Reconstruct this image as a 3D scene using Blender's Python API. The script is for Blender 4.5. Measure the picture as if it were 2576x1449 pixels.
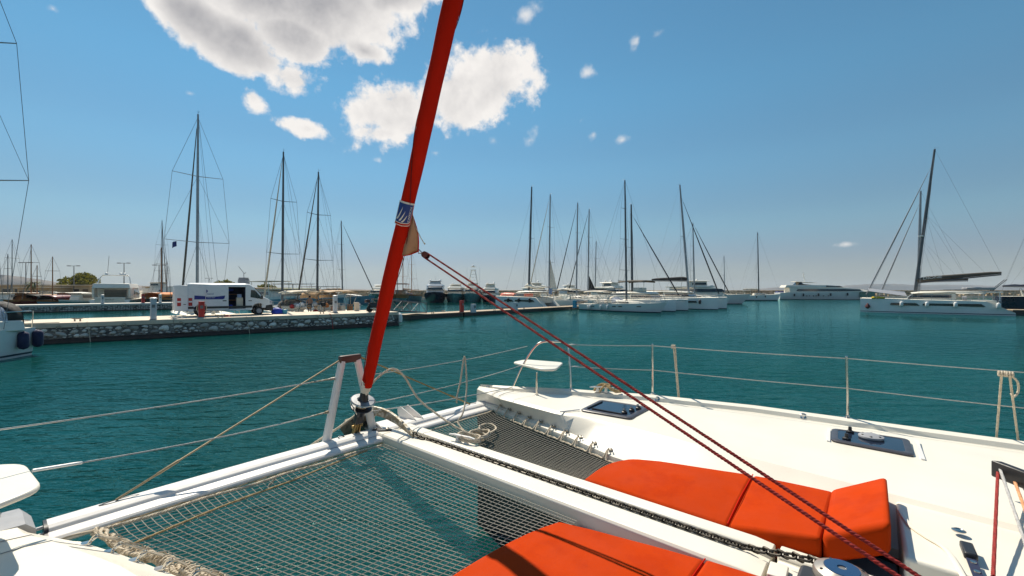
import bpy, bmesh, math, random
from mathutils import Vector, Matrix
random.seed(7)
for _o in list(bpy.data.objects): bpy.data.objects.remove(_o)
SC = bpy.context.scene
COL = SC.collection
# ------------------------------------------------------------------ camera
FPX, CXP, HYP, CZ = 1107.0, 1288.0, 730.0, 3.15      # focal length and horizon in a 2576 px wide picture
cd = bpy.data.cameras.new('camera'); cam = bpy.data.objects.new('camera', cd); COL.objects.link(cam)
cam.location = (0, 0, CZ); cam.rotation_euler = (math.radians(90), 0, 0)
cd.sensor_width = 36; cd.lens = 36 * FPX / 2576; cd.shift_y = (HYP - 724.5) / 2576
cd.clip_start = 0.05; cd.clip_end = 40000
SC.camera = cam
SC.render.resolution_x, SC.render.resolution_y = 1024, 576
SC.view_settings.view_transform = 'Standard'; SC.view_settings.look = 'None'
SC.view_settings.gamma = 1.0; SC.view_settings.use_curve_mapping = False
SC.view_settings.exposure = 0.38
# ------------------------------------------------------------------ sun and sky
SUN_EL = math.radians(52); SUN_H = Vector((-0.500, 0.866, 0)).normalized()
sunvec = Vector((SUN_H.x * math.cos(SUN_EL), SUN_H.y * math.cos(SUN_EL), math.sin(SUN_EL)))
sd = bpy.data.lights.new('sun', 'SUN'); sd.energy = 5.0; sd.angle = math.radians(0.53); sd.color = (1.0, 0.915, 0.77)
sun = bpy.data.objects.new('sun', sd); COL.objects.link(sun)
sun.rotation_euler = sunvec.to_track_quat('Z', 'Y').to_euler(); sun.location = (0, 0, 60)

SC.render.engine = 'CYCLES'; SC.cycles.sample_clamp_direct = 3.0; SC.cycles.max_bounces = 6; SC.cycles.diffuse_bounces = 3; SC.cycles.glossy_bounces = 4; SC.cycles.transmission_bounces = 4; SC.cycles.caustics_reflective = False; SC.cycles.caustics_refractive = False
W = bpy.data.worlds.new('World'); SC.world = W; W.use_nodes = True
W.cycles.sampling_method = 'MANUAL'; W.cycles.sample_map_resolution = 256
class NT:
    def __init__(s, tree): s.t = tree; s.n = tree.nodes; s.l = tree.links
    def new(s, typ, **kw):
        n = s.n.new(typ)
        for k, v in kw.items(): setattr(n, k, v)
        return n
    def put(s, sock, v):
        if isinstance(v, bpy.types.NodeSocket): s.l.new(v, sock)
        elif v is not None: sock.default_value = v
    def math(s, op, a, b=None, c=None, clamp=False):
        n = s.new('ShaderNodeMath', operation=op); n.use_clamp = clamp
        s.put(n.inputs[0], a)
        if b is not None: s.put(n.inputs[1], b)
        if c is not None: s.put(n.inputs[2], c)
        return n.outputs[0]
    def mix(s, f, a, b, blend='MIX'):
        n = s.new('ShaderNodeMix', data_type='RGBA', blend_type=blend)
        s.put(n.inputs[0], f); s.put(n.inputs[6], a); s.put(n.inputs[7], b)
        return n.outputs[2]
    def ramp(s, v, lo, hi, a=0.0, b=1.0):
        n = s.new('ShaderNodeMapRange'); n.interpolation_type = 'SMOOTHSTEP'
        s.put(n.inputs[0], v); s.put(n.inputs[1], lo); s.put(n.inputs[2], hi); s.put(n.inputs[3], a); s.put(n.inputs[4], b)
        return n.outputs[0]
    def noise(s, vec, scale, detail=4, rough=0.5, dist=0.0, lac=2.0):
        n = s.new('ShaderNodeTexNoise'); s.put(n.inputs['Vector'], vec)
        n.inputs['Scale'].default_value = scale; n.inputs['Detail'].default_value = detail
        n.inputs['Roughness'].default_value = rough; n.inputs['Distortion'].default_value = dist
        n.inputs['Lacunarity'].default_value = lac
        return n.outputs['Fac']
def rgb(c): return (c[0], c[1], c[2], 1.0)
def build_world():
    t = NT(W.node_tree); t.n.clear()
    out = t.new('ShaderNodeOutputWorld'); bg = t.new('ShaderNodeBackground'); bg.inputs[1].default_value = 0.0665
    sky = t.new('ShaderNodeTexSky'); sky.sky_type = 'NISHITA'; sky.sun_disc = False
    sky.sun_elevation = SUN_EL; sky.sun_rotation = math.atan2(SUN_H.x, SUN_H.y)
    sky.air_density = 1.0; sky.dust_density = 0.0; sky.ozone_density = 2.0; sky.altitude = 0
    tc = t.new('ShaderNodeTexCoord'); gen = tc.outputs['Generated']
    sep = t.new('ShaderNodeSeparateXYZ'); t.put(sep.inputs[0], gen)
    x, y, z = sep.outputs
    az = t.math('ARCTAN2', x, y); el = t.math('ARCSINE', z)
    def azel(px, py):
        dx = (px - CXP) / FPX; dz = (HYP - py) / FPX
        return math.atan(dx), math.atan(dz / math.sqrt(1 + dx * dx))
    cmb = t.new('ShaderNodeCombineXYZ'); t.put(cmb.inputs[0], az); t.put(cmb.inputs[1], el)
    flat = cmb.outputs[0]
    # warp so that the outlines billow
    wn = t.new('ShaderNodeTexNoise'); t.put(wn.inputs['Vector'], gen); wn.inputs['Scale'].default_value = 9; wn.inputs['Detail'].default_value = 3
    wv = t.new('ShaderNodeVectorMath', operation='SUBTRACT'); t.put(wv.inputs[0], wn.outputs['Color']); wv.inputs[1].default_value = (.5, .5, .5)
    ws = t.new('ShaderNodeVectorMath', operation='SCALE'); t.put(ws.inputs[0], wv.outputs[0]); ws.inputs[3].default_value = 0.034
    fw = t.new('ShaderNodeVectorMath', operation='ADD'); t.put(fw.inputs[0], flat); t.put(fw.inputs[1], ws.outputs[0])
    warped = fw.outputs[0]
    def blob(c, a, b, rot=0.0, amp=1.0):
        v = t.new('ShaderNodeVectorMath', operation='SUBTRACT'); t.put(v.inputs[0], warped); v.inputs[1].default_value = (c[0], c[1], 0)
        r = t.new('ShaderNodeVectorRotate', rotation_type='Z_AXIS'); t.put(r.inputs[0], v.outputs[0]); r.inputs['Angle'].default_value = -rot
        m = t.new('ShaderNodeVectorMath', operation='MULTIPLY'); t.put(m.inputs[0], r.outputs[0]); m.inputs[1].default_value = (1 / a, 1 / b, 0)
        l = t.new('ShaderNodeVectorMath', operation='LENGTH'); t.put(l.inputs[0], m.outputs[0])
        return t.math('MULTIPLY', t.math('SUBTRACT', 1.0, l.outputs['Value']), amp)
    def pb(px, py, a, b, rot=0.0, amp=1.0):
        c = azel(px, py); k = math.cos(c[0]); e = math.cos(c[1])
        return blob(c, a * k * k / FPX, b * k * e * e / FPX, math.radians(rot), amp)
    def union(L):
        v = L[0]
        for q in L[1:]: v = t.math('SMOOTH_MAX', v, q, 0.12)
        return v
    big = union([pb(660, -90, 450, 225, -4, 1.8), pb(500, 55, 230, 85, -34, 1.3), pb(600, 115, 170, 85, -10, 1.25), pb(735, 95, 140, 85, 0, 1.2), pb(985, 0, 150, 48, 10, 1.0), pb(915, 118, 80, 42, -14, .85)])
    white = union([pb(730, 195, 105, 62, 12, 1.0), pb(632, 252, 44, 30, -20, .8), pb(985, 275, 150, 95, 14, 1.3), pb(1175, 230, 200, 110, 16, 1.45), pb(1265, 165, 95, 72, 10, 1.1),
                   pb(955, 335, 90, 34, 0, 1.0), pb(775, 322, 78, 25, -4, .85)])
    small = union([pb(1320, 38, 46, 28, 30, .6), pb(1480, 178, 17, 28, 80, .6), pb(1610, 105, 26, 18, 50, .55), pb(1660, 92, 30, 18, 30, .6), pb(1243, 352, 28, 20, 40, .6),
                   pb(1335, 350, 26, 18, 20, .45), pb(1495, 333, 20, 13, 30, .5), pb(1460, 305, 16, 10, 30, .4), pb(128, 22, 24, 16, -20, .6), pb(475, 232, 9, 16, 80, .5),
                   pb(2140, 612, 36, 10, 0, .6), pb(952, 400, 12, 7, 0, .4), pb(1092, 385, 8, 12, 80, .4), pb(2570, 308, 20, 9, 0, .4), pb(1560, 350, 16, 9, 10, .35)])
    more = union([blob((2.2, .55), .22, .10, .3), blob((-2.4, .5), .30, .12, -.2), blob((3.0, .35), .18, .07), blob((1.6, .75), .16, .08, .4), blob((-1.5, .9), .25, .13)])
    fb = t.noise(gen, 15, 7, 0.60)
    fb2 = t.noise(gen, 55, 3, 0.62)
    rag = t.math('ADD', t.math('MULTIPLY', t.math('SUBTRACT', fb, .5), 2.3), t.math('MULTIPLY', t.math('SUBTRACT', fb2, .5), .7))
    mall = t.math('MAXIMUM', t.math('MAXIMUM', t.math('MULTIPLY', big, 1.35), t.math('ADD', white, .04)), more)
    dens = t.math('ADD', mall, t.math('MULTIPLY', rag, .95))
    alpha1 = t.ramp(dens, 0.02, 0.55)
    alpha2 = t.math('MULTIPLY', t.ramp(t.math('ADD', small, t.math('MULTIPLY', rag, .9)), 0.05, 0.95), .8)
    alpha = t.math('MAXIMUM', alpha1, alpha2)
    # light: white where thin or turned to the sun, grey where the cloud is thick and seen from below
    up = t.new('ShaderNodeVectorMath', operation='ADD'); t.put(up.inputs[0], gen); up.inputs[1].default_value = (sunvec.x * .03, sunvec.y * .03, sunvec.z * .03)
    fbu = t.noise(up.outputs[0], 15, 4, 0.60)
    relief = t.math('MULTIPLY', t.math('SUBTRACT', fb, fbu), .75)
    thick = t.math('MULTIPLY', t.ramp(t.math('ADD', big, t.math('MULTIPLY', rag, .30)), 0.12, 1.05), .66)
    thick2 = t.math('MULTIPLY', t.ramp(t.math('ADD', white, t.math('MULTIPLY', rag, .25)), 0.25, 1.0), .20)
    shade = t.math('MAXIMUM', thick, thick2)
    lit = t.math('ADD', t.math('SUBTRACT', 1.0, shade), relief, clamp=True)
    ccol = t.mix(lit, (3.3, 3.35, 3.75, 1), (10.9, 10.5, 10.1, 1))
    cr = t.new('ShaderNodeValToRGB'); t.put(cr.inputs[0], z); E = cr.color_ramp; E.interpolation = 'EASE'
    stops = [(0.0, (.50, .58, .80)), (.053, (.62, .63, .74)), (.151, (.72, .89, .89)), (.275, (.78, 1.12, 1.09)), (.41, (.80, 1.30, 1.25)), (.75, (.80, 1.34, 1.28))]
    while len(E.elements) < len(stops): E.elements.new(.5)
    for e, (p_, c_) in zip(E.elements, stops): e.position = p_; e.color = rgb(c_)
    tint2 = t.mix(1.0, sky.outputs[0], cr.outputs[0], 'MULTIPLY')
    fin = t.mix(alpha, tint2, ccol)
    t.l.new(fin, bg.inputs[0]); t.l.new(bg.outputs[0], out.inputs[0])
build_world()
# ------------------------------------------------------------------ helpers
def unp(px, py, z):
    d = (CZ - z) * FPX / (py - HYP); return Vector(((px - CXP) / FPX * d, d, z))
def dep(px, py, d): return Vector(((px - CXP) / FPX * d, d, CZ + (HYP - py) / FPX * d))
BYAW = math.radians(49.3)
SV = Vector((math.cos(BYAW), math.sin(BYAW), 0)); FV = Vector((-math.sin(BYAW), math.cos(BYAW), 0))
JP = Vector((-1.45, 4.6125, 0))
def BF(p): return JP + SV * p[0] + FV * p[1] + Vector((0, 0, p[2]))
def ident(p): return Vector(p)
def onplane_u(px, py, u):     # point of the boat's fore-and-aft plane seen at a picture position -> (u, v, z)
    d = Vector(((px - CXP) / FPX, 1, (HYP - py) / FPX)); o = Vector((0, 0, CZ)) - JP
    t = (u - o.dot(SV)) / d.dot(SV); p = Vector((0, 0, CZ)) + d * t - JP
    return (u, p.dot(FV), p.z)
def catmull(P, n=8, closed=False):
    P = [Vector(p) for p in P]; out = []; N = len(P)
    rng = range(N) if closed else range(N - 1)
    for i in rng:
        p0 = P[(i - 1) % N] if closed or i > 0 else P[0]; p1 = P[i]; p2 = P[(i + 1) % N]
        p3 = P[(i + 2) % N] if closed or i + 2 < N else P[-1]
        for k in range(n):
            s = k / n
            out.append(.5 * ((2 * p1) + (p2 - p0) * s + (2 * p0 - 5 * p1 + 4 * p2 - p3) * s * s + (3 * p1 - p0 - 3 * p2 + p3) * s ** 3))
    if not closed: out.append(P[-1])
    return out
class MB:
    def __init__(s): s.v = []; s.f = []; s.m = []
    def add(s, V, F, mi=0):
        o = len(s.v); s.v += [Vector(p) for p in V]; s.f += [tuple(i + o for i in f) for f in F]; s.m += [mi] * len(F); return s
    def hexa(s, P, mi=0):    # bottom 4 (ccw), top 4
        return s.add(P, [(3, 2, 1, 0), (4, 5, 6, 7), (0, 1, 5, 4), (1, 2, 6, 5), (2, 3, 7, 6), (3, 0, 4, 7)], mi)
    def box(s, c, sz, rz=0, mi=0, rx=0):
        a, b, h = sz[0] / 2, sz[1] / 2, sz[2] / 2
        P = [Vector(q) for q in [(-a, -b, -h), (a, -b, -h), (a, b, -h), (-a, b, -h), (-a, -b, h), (a, -b, h), (a, b, h), (-a, b, h)]]
        M = Matrix.Rotation(rz, 3, 'Z') @ Matrix.Rotation(rx, 3, 'X')
        return s.hexa([M @ p + Vector(c) for p in P], mi)
    def prism(s, poly, z0, z1, mi=0, mtop=None):
        n = len(poly)
        za = z0 if callable(z0) else (lambda p: z0); zb = z1 if callable(z1) else (lambda p: z1)
        V = [(p[0], p[1], za(p)) for p in poly] + [(p[0], p[1], zb(p)) for p in poly]
        s.add(V, [(i, (i + 1) % n, n + (i + 1) % n, n + i) for i in range(n)] + [tuple(range(n - 1, -1, -1))], mi)
        s.add([], []); o = len(s.v) - n
        s.f.append(tuple(range(o, o + n))); s.m.append(mi if mtop is None else mtop); return s
    def slab(s, poly, off, mi=0):     # any planar polygon thickened along a vector
        n = len(poly); off = Vector(off); V = [Vector(p) for p in poly] + [Vector(p) + off for p in poly]
        return s.add(V, [tuple(range(n - 1, -1, -1)), tuple(range(n, 2 * n))] + [(i, (i + 1) % n, n + (i + 1) % n, n + i) for i in range(n)], mi)
    def loft(s, rings, closed=True, caps=True, mi=0, rowm=None):
        k = len(rings[0]); o = len(s.v)
        for r in rings: s.v += [Vector(p) for p in r]
        for i in range(len(rings) - 1):
            for j in range(k if closed else k - 1):
                a, b = o + i * k + j, o + i * k + (j + 1) % k
                s.f.append((a, b, b + k, a + k)); s.m.append(mi if rowm is None else rowm[j])
        if caps:
            s.f.append(tuple(o + j for j in range(k - 1, -1, -1))); s.f.append(tuple(o + (len(rings) - 1) * k + j for j in range(k))); s.m += [mi, mi]
        return s
    def tube(s, P, r, n=6, mi=0, caps=True, sq=1.0):
        P = [Vector(p) for p in P]; R = r if isinstance(r, (list, tuple)) else [r] * len(P)
        rings = []; up = None
        for i, p in enumerate(P):
            d = (P[min(i + 1, len(P) - 1)] - P[max(i - 1, 0)])
            if d.length < 1e-9: d = Vector((0, 0, 1))
            d.normalize()
            if up is None:
                up = Vector((0, 0, 1)) if abs(d.z) < .9 else Vector((0, 1, 0))
            a = d.cross(up)
            if a.length < 1e-6: a = d.orthogonal()
            a.normalize(); b = a.cross(d).normalized(); up = b
            rings.append([p + (a * math.cos(q) + b * math.sin(q) * sq) * R[i] for q in [2 * math.pi * j / n for j in range(n)]])
        return s.loft(rings, True, caps, mi)
    def rope(s, P, r, mi=0, n=5, pitch=None, strands=3):
        P = [Vector(p) for p in P]; pitch = pitch or r * 7
        Q = [P[0]]; step = pitch / 8
        for a, b in zip(P, P[1:]):
            L = (b - a).length; k = max(1, int(L / step))
            Q += [a.lerp(b, (i + 1) / k) for i in range(k)]
        acc = 0; up = None; F = []
        for i, p in enumerate(Q):
            d = (Q[min(i + 1, len(Q) - 1)] - Q[max(i - 1, 0)])
            d = d.normalized() if d.length > 1e-9 else Vector((0, 0, 1))
            if up is None: up = Vector((0, 0, 1)) if abs(d.z) < .9 else Vector((0, 1, 0))
            a = d.cross(up); a = a.normalized() if a.length > 1e-6 else d.orthogonal().normalized(); b = a.cross(d).normalized(); up = b
            if i: acc += (Q[i] - Q[i - 1]).length
            F.append((p, a, b, acc))
        for k in range(strands):
            s.tube([p + (a * math.cos(2 * math.pi * (ac / pitch + k / strands)) + b * math.sin(2 * math.pi * (ac / pitch + k / strands))) * r * .5 for p, a, b, ac in F], r * .58, n, mi)
        return s
    def lathe(s, c, prof, n=16, mi=0, axis=(0, 0, 1), squash=1.0):
        c = Vector(c); ax = Vector(axis).normalized(); a = ax.orthogonal().normalized(); b = ax.cross(a)
        return s.loft([[c + ax * h + (a * math.cos(2 * math.pi * j / n) + b * math.sin(2 * math.pi * j / n) * squash) * max(r, 1e-4) for j in range(n)] for r, h in prof], True, True, mi)
    def ball(s, c, r, n=12, mi=0):
        r = (r, r, r) if not isinstance(r, (tuple, list)) else r; c = Vector(c)
        m = max(4, n // 2)
        return s.loft([[c + Vector((r[0] * math.sin(t) * math.cos(2 * math.pi * j / n), r[1] * math.sin(t) * math.sin(2 * math.pi * j / n), -r[2] * math.cos(t))) for j in range(n)]
                       for t in [1e-3 + (math.pi - 2e-3) * i / m for i in range(m + 1)]], True, True, mi)
    def build(s, name, mats, parent=None, frame=None, smooth=35, bevel=None, kind=None, seg=2, label=None):
        me = bpy.data.meshes.new(name)
        V = s.v
        if frame is not None: V = [frame(p) for p in V]
        o = bpy.data.objects.new(name, me); COL.objects.link(o)
        if parent is not None:
            o.parent = parent; INV[o.name] = INV[parent.name]
            if frame is not None:
                V = [INV[parent.name] @ p for p in V]
        me.from_pydata([tuple(p) for p in V], [], s.f)
        if not isinstance(mats, (list, tuple)): mats = [mats]
        for m in mats: me.materials.append(m)
        me.polygons.foreach_set('material_index', s.m)
        bm = bmesh.new(); bm.from_mesh(me)
        bmesh.ops.recalc_face_normals(bm, faces=bm.faces); bm.to_mesh(me); bm.free()
        if smooth:
            me.polygons.foreach_set('use_smooth', [True] * len(me.polygons)); me.set_sharp_from_angle(angle=math.radians(smooth))
        if bevel:
            md = o.modifiers.new('bevel', 'BEVEL'); md.width = bevel; md.segments = seg; md.limit_method = 'ANGLE'; md.angle_limit = math.radians(32)
            md.harden_normals = False
        if kind: o['kind'] = kind
        if label: o['label'] = label
        return o
INV = {}
def tag(o, label, cat, group=None):
    o['label'] = label; o['category'] = cat
    if group: o['group'] = group
    return o
def thing(name, label, cat, loc, rz=0.0, group=None):
    o = bpy.data.objects.new(name, None); COL.objects.link(o); o.empty_display_size = .2
    o.location = loc; o.rotation_euler = (0, 0, rz)
    INV[o.name] = (Matrix.Translation(Vector(loc)) @ Matrix.Rotation(rz, 4, 'Z')).inverted()
    return tag(o, label, cat, group)
def solo(mb, name, mats, label, cat, base, rz=0.0, frame=ident, group=None, **kw):    # a thing that is one mesh
    inv = (Matrix.Translation(Vector(base)) @ Matrix.Rotation(rz, 4, 'Z')).inverted()
    mb.v = [inv @ frame(p) for p in mb.v]
    o = mb.build(name, mats, None, None, **kw); o.location = base; o.rotation_euler = (0, 0, rz)
    return tag(o, label, cat, group)
def copy_part(o, parent, loc=None, rot=None, scale=None):
    c = o.copy(); COL.objects.link(c); c.parent = parent
    if loc is not None: c.location = loc
    if rot is not None: c.rotation_euler = rot
    if scale is not None: c.scale = scale
    return c
def rzof(h): return math.atan2(-h[0], h[1])
def structure(o): o['kind'] = 'structure'; return o
def text_geo(body, size, ext=0.0):
    c = bpy.data.curves.new('lettering', 'FONT'); c.body = body; c.size = size; c.extrude = ext; c.resolution_u = 3
    c.align_x = 'CENTER'; c.align_y = 'CENTER'
    o = bpy.data.objects.new('lettering_source', c); COL.objects.link(o)
    dg = bpy.context.evaluated_depsgraph_get(); me = o.evaluated_get(dg).to_mesh()
    V = [v.co.copy() for v in me.vertices]; F = [tuple(p.vertices) for p in me.polygons]
    o.evaluated_get(dg).to_mesh_clear(); bpy.data.objects.remove(o); bpy.data.curves.remove(c)
    return V, F
# ------------------------------------------------------------------ materials
def lin(c):
    f = lambda x: x / 12.92 if x <= .04045 else ((x + .055) / 1.055) ** 2.4
    return tuple(f(v / 255.0) for v in c)
MATS = {}
def mat(name, col, rough=.5, metal=0.0, var=.12, vs=4.0, bump=0.0, bs=40.0, spec=.5, coat=0.0, rnd=0.0, detail=5, trans=0.0, col2=None, c2s=2.0, c2lo=.5, c2hi=.65, aniso=None, emit=0):
    m = bpy.data.materials.new(name); m.use_nodes = True; t = NT(m.node_tree)
    p = t.n['Principled BSDF']
    p.inputs['Roughness'].default_value = rough; p.inputs['Metallic'].default_value = metal
    p.inputs['Specular IOR Level'].default_value = spec; p.inputs['Coat Weight'].default_value = coat
    if trans: p.inputs['Transmission Weight'].default_value = trans
    tc = t.new('ShaderNodeTexCoord'); vec = tc.outputs['Object']
    if aniso:
        mp = t.new('ShaderNodeMapping'); t.put(mp.inputs[0], vec); mp.inputs['Scale'].default_value = aniso; vec = mp.outputs[0]
    n = t.noise(vec, vs, detail, .6)
    f = t.ramp(n, .25, .75, 1 - var, 1 + var)
    if rnd:
        oi = t.new('ShaderNodeObjectInfo'); f = t.math('MULTIPLY', f, t.math('ADD', t.math('MULTIPLY', oi.outputs['Random'], 2 * rnd), 1 - rnd))
    base = rgb(col)
    if col2 is not None:
        base = t.mix(t.ramp(t.noise(vec, c2s, 6, .65), c2lo, c2hi), rgb(col), rgb(col2))
    g = t.new('ShaderNodeCombineColor'); 
    for i in range(3): t.put(g.inputs[i], f)
    t.put(p.inputs['Base Color'], t.mix(1.0, base, g.outputs[0], 'MULTIPLY'))
    if rough > .05:
        t.put(p.inputs['Roughness'], t.ramp(t.noise(vec, vs * 2.3, 4, .6), .2, .8, max(.02, rough * .82), min(1, rough * 1.18)))
    if bump:
        b = t.new('ShaderNodeBump'); b.inputs['Strength'].default_value = bump; b.inputs['Distance'].default_value = .01
        t.put(b.inputs['Height'], t.noise(vec, bs, 4, .6)); t.l.new(b.outputs[0], p.inputs['Normal'])
    MATS[name] = m; return m
GEL = mat('deck_gelcoat', (.73, .685, .59), .38, var=.05, vs=1.1, bump=.05, bs=260, coat=.1, col2=(.68, .63, .53), c2s=1.6, c2lo=.56, c2hi=.85)
GELN = mat('deck_nonskid', (.72, .68, .585), .62, var=.04, vs=2.3, bump=.12, bs=420, col2=(.76, .72, .64), c2s=1.3, c2lo=.52, c2hi=.8)
ALUW = mat('beam_paint', (.72, .69, .655), .34, var=.05, vs=3, coat=.15)
ALU = mat('mast_alloy', (.30, .31, .33), .42, .55, var=.1, vs=2)
ALUD = mat('dark_mast_alloy', (.10, .105, .115), .45, .35, var=.12, vs=2)
STEEL = mat('stainless_steel', (.62, .58, .52), .16, 1.0, var=.08, vs=9)
WIRE = mat('wire_rope', (.50, .47, .43), .38, .65, var=.15, vs=60)
RIG = mat('rigging_wire', (.17, .175, .19), .5, .3, var=.1)
BLK = mat('black_plastic', (.018, .018, .02), .42, var=.15, vs=20)
GREYP = mat('grey_plastic', (.30, .30, .315), .45, var=.06, vs=12)
RUST = mat('galvanised_rusty', (.30, .25, .17), .62, .35, var=.3, vs=25, bump=.4, bs=60, col2=(.52, .49, .43), c2s=22, c2lo=.48, c2hi=.58)
BRASS = mat('aged_bronze', (.30, .20, .075), .42, .75, var=.3, vs=30)
CHN = mat('chain_iron', (.055, .050, .042), .5, .75, var=.4, vs=60, col2=(.24, .20, .14), c2s=40, c2lo=.62, c2hi=.8)
CUSH = mat('orange_red_canvas', (.43, .037, .002), .85, var=.07, vs=2.2, bump=.35, bs=6, spec=.08, col2=(.39, .031, .002), c2s=3)
SAIL = mat('red_sail_canvas', (.52, .014, .004), .8, var=.10, vs=3, bump=.16, bs=14, spec=.06, aniso=(1, 1, .3))
def translucent(m, col, w):
    t = NT(m.node_tree); p = t.n['Principled BSDF']; o = [n for n in t.n if n.type == 'OUTPUT_MATERIAL'][0]
    tr = t.new('ShaderNodeBsdfTranslucent'); tr.inputs[0].default_value = rgb(col); mx = t.new('ShaderNodeMixShader'); mx.inputs[0].default_value = w
    t.l.new(p.outputs[0], mx.inputs[1]); t.l.new(tr.outputs[0], mx.inputs[2]); t.l.new(mx.outputs[0], o.inputs[0])
CLEW = mat('beige_sailcloth', (.46, .31, .20), .8, var=.12, vs=8); translucent(CLEW, (.5, .30, .16), .35)
BLUE = mat('logo_blue', (.008, .035, .17), .6, var=.08)
LOGOW = mat('logo_white', (.72, .66, .56), .7, var=.06)
ROPEC = mat('cream_rope', (.54, .46, .35), .9, var=.2, vs=50)
ROPED = mat('brown_rope', (.36, .25, .12), .9, var=.25, vs=50)
ROPER = mat('red_rope', (.26, .018, .014), .85, var=.35, vs=70)
ROPEG = mat('green_rope', (.20, .33, .27), .85, var=.2, vs=50)
ROPEO = mat('orange_rope', (.62, .30, .15), .85, var=.2, vs=50)
ROPEW = mat('grey_rope', (.42, .41, .40), .85, var=.2, vs=50)
TANW = mat('tan_wire', (.34, .26, .15), .6, .2, var=.2, vs=60)
NETDARK = mat('dark_under_net', (.018, .020, .024), .6, var=.2)  # darkness under the net, painted into the colour of the inner hull side
NETM = mat('net_cord', (.37, .34, .285), .85, var=.12, vs=30)
GLASSD = mat('dark_acrylic', (.010, .016, .032), .07, var=.2, vs=3, spec=.8)
GLASS = mat('tinted_glass', (.012, .016, .02), .06, var=.2, vs=2, spec=.8)
CLEARV = mat('clear_vinyl', (.45, .47, .52), .25, var=.25, vs=5, col2=(.25, .24, .28), c2s=4)
HULLW = mat('white_topsides', (.76, .77, .76), .22, var=.03, vs=.8, coat=.25)
HULLT = mat('teal_reflecting_hull', (.10, .26, .27), .25, var=.12, vs=1, coat=.3)
HULLB = mat('navy_hull', (.010, .014, .035), .18, var=.2, vs=1, coat=.4)
HULLG = mat('green_hull', (.02, .15, .125), .22, var=.15, vs=1, coat=.3)
HULLR = mat('maroon_hull', (.16, .018, .015), .35, var=.15, vs=1)
HULLC = mat('light_blue_hull', (.10, .25, .33), .35, var=.12, vs=1)
BOOT = mat('navy_boot_stripe', (.010, .03, .055), .3, var=.15)
ANTIF = mat('dark_antifouling', (.012, .028, .035), .6, var=.3, vs=3)
CREAM = mat('cream_canvas', (.66, .58, .46), .8, var=.08, vs=3, bump=.2, bs=10)
TAN = mat('tan_canvas', (.42, .25, .12), .82, var=.12, vs=2, bump=.2, bs=8)
TAUPE = mat('taupe_canvas', (.085, .070, .055), .8, var=.15, vs=2, bump=.25, bs=7)
BLKC = mat('black_canvas', (.020, .019, .020), .8, var=.2, vs=2)
NAVYC = mat('navy_canvas', (.012, .02, .06), .8, var=.2, vs=2)
BLUEC = mat('bright_blue_plastic', (.02, .05, .42), .5, var=.2, vs=3)
AQUA = mat('aqua_plastic', (.03, .28, .42), .45, var=.1)
FEND = mat('white_fender', (.72, .72, .70), .4, var=.08)
FENDB = mat('black_fender', (.016, .016, .02), .55, var=.2)
FENDN = mat('navy_fender', (.012, .016, .06), .75, var=.2)
WOOD = mat('varnished_wood', (.32, .13, .04), .4, var=.3, vs=6, aniso=(1, .2, 1))
TEAK = mat('weathered_teak', (.40, .30, .20), .7, var=.2, vs=5)
REDP = mat('red_paint', (.42, .018, .014), .4, var=.12)
ORNG = mat('orange_tarp', (.62, .20, .05), .75, var=.12)
DINGR = mat('red_inflatable', (.66, .07, .018), .5, var=.08)
DINGG = mat('grey_inflatable', (.40, .40, .39), .6, var=.08)
GRAYP = mat('grey_post_paint', (.50, .53, .56), .5, var=.08)
CONC = mat('concrete', (.64, .54, .42), .85, var=.10, vs=.9, bump=.25, bs=30, col2=(.55, .465, .365), c2s=.5)
CONCG = mat('wall_mortar', (.22, .205, .19), .9, var=.3, vs=2, bump=.6, bs=12, col2=(.085, .08, .078), c2s=1.2, c2lo=.48, c2hi=.62)
WEED = mat('wet_weed', (.030, .016, .012), .6, var=.4, vs=4, bump=.5, bs=20)
STONE = mat('field_stone', (.58, .55, .50), .85, var=.22, vs=3, bump=.5, bs=22, rnd=.55, col2=(.30, .22, .15), c2s=.8, c2lo=.55, c2hi=.62)
RUBBLE = mat('breakwater_stone', (.36, .25, .15), .9, var=.5, vs=.9, bump=.8, bs=2.2, col2=(.52, .40, .27), c2s=1.1, c2lo=.45, c2hi=.6)
LAND = mat('dry_ground', (.33, .27, .19), .95, var=.2, vs=.05)
HILL = mat('dry_hill', (.13, .105, .09), .95, var=.25, vs=.004, detail=8)
FOL = mat('foliage', (.11, .115, .020), .85, var=.35, vs=.8); translucent(FOL, (.16, .15, .02), .4)
PALM = mat('palm_leaf', (.07, .085, .025), .8, var=.3)
BARK = mat('bark', (.13, .085, .05), .9, var=.3, vs=6)
ROOFM = mat('building_roof', (.55, .47, .36), .8, var=.1, vs=.4)
WALLM = mat('building_wall', (.42, .32, .20), .85, var=.15, vs=.5)
ROOFG = mat('pale_green_roof', (.48, .50, .33), .8, var=.1, vs=.4)
VANW = mat('van_white', (.72, .735, .75), .28, var=.03, vs=1, coat=.3)
VANB = mat('van_livery_blue', (.008, .016, .20), .35, var=.05)
TYRE = mat('tyre_rubber', (.014, .014, .015), .8, var=.2)
SKIN = mat('skin', (.42, .22, .13), .6, var=.1)
CLOTH = mat('dark_shorts', (.05, .04, .05), .85, var=.2)
HAIR = mat('dark_hair', (.02, .013, .01), .7, var=.2)
TOWERM = mat('tower_glass', (.07, .09, .14), .4, var=.3, vs=.1)
LAMP = mat('lamp_grey', (.16, .16, .165), .6, .2, var=.1)
FLAGB = mat('flag_blue', (.015, .03, .16), .8, var=.2)
WFLAG = mat('striped_flag', (.35, .42, .60), .8, var=.4, vs=6)
YELLOW = mat('yellow_cover', (.70, .48, .02), .6, var=.1)
WSAIL = mat('white_sailcloth', (.74, .69, .60), .8, var=.12, vs=3, bump=.4, bs=5)
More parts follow.
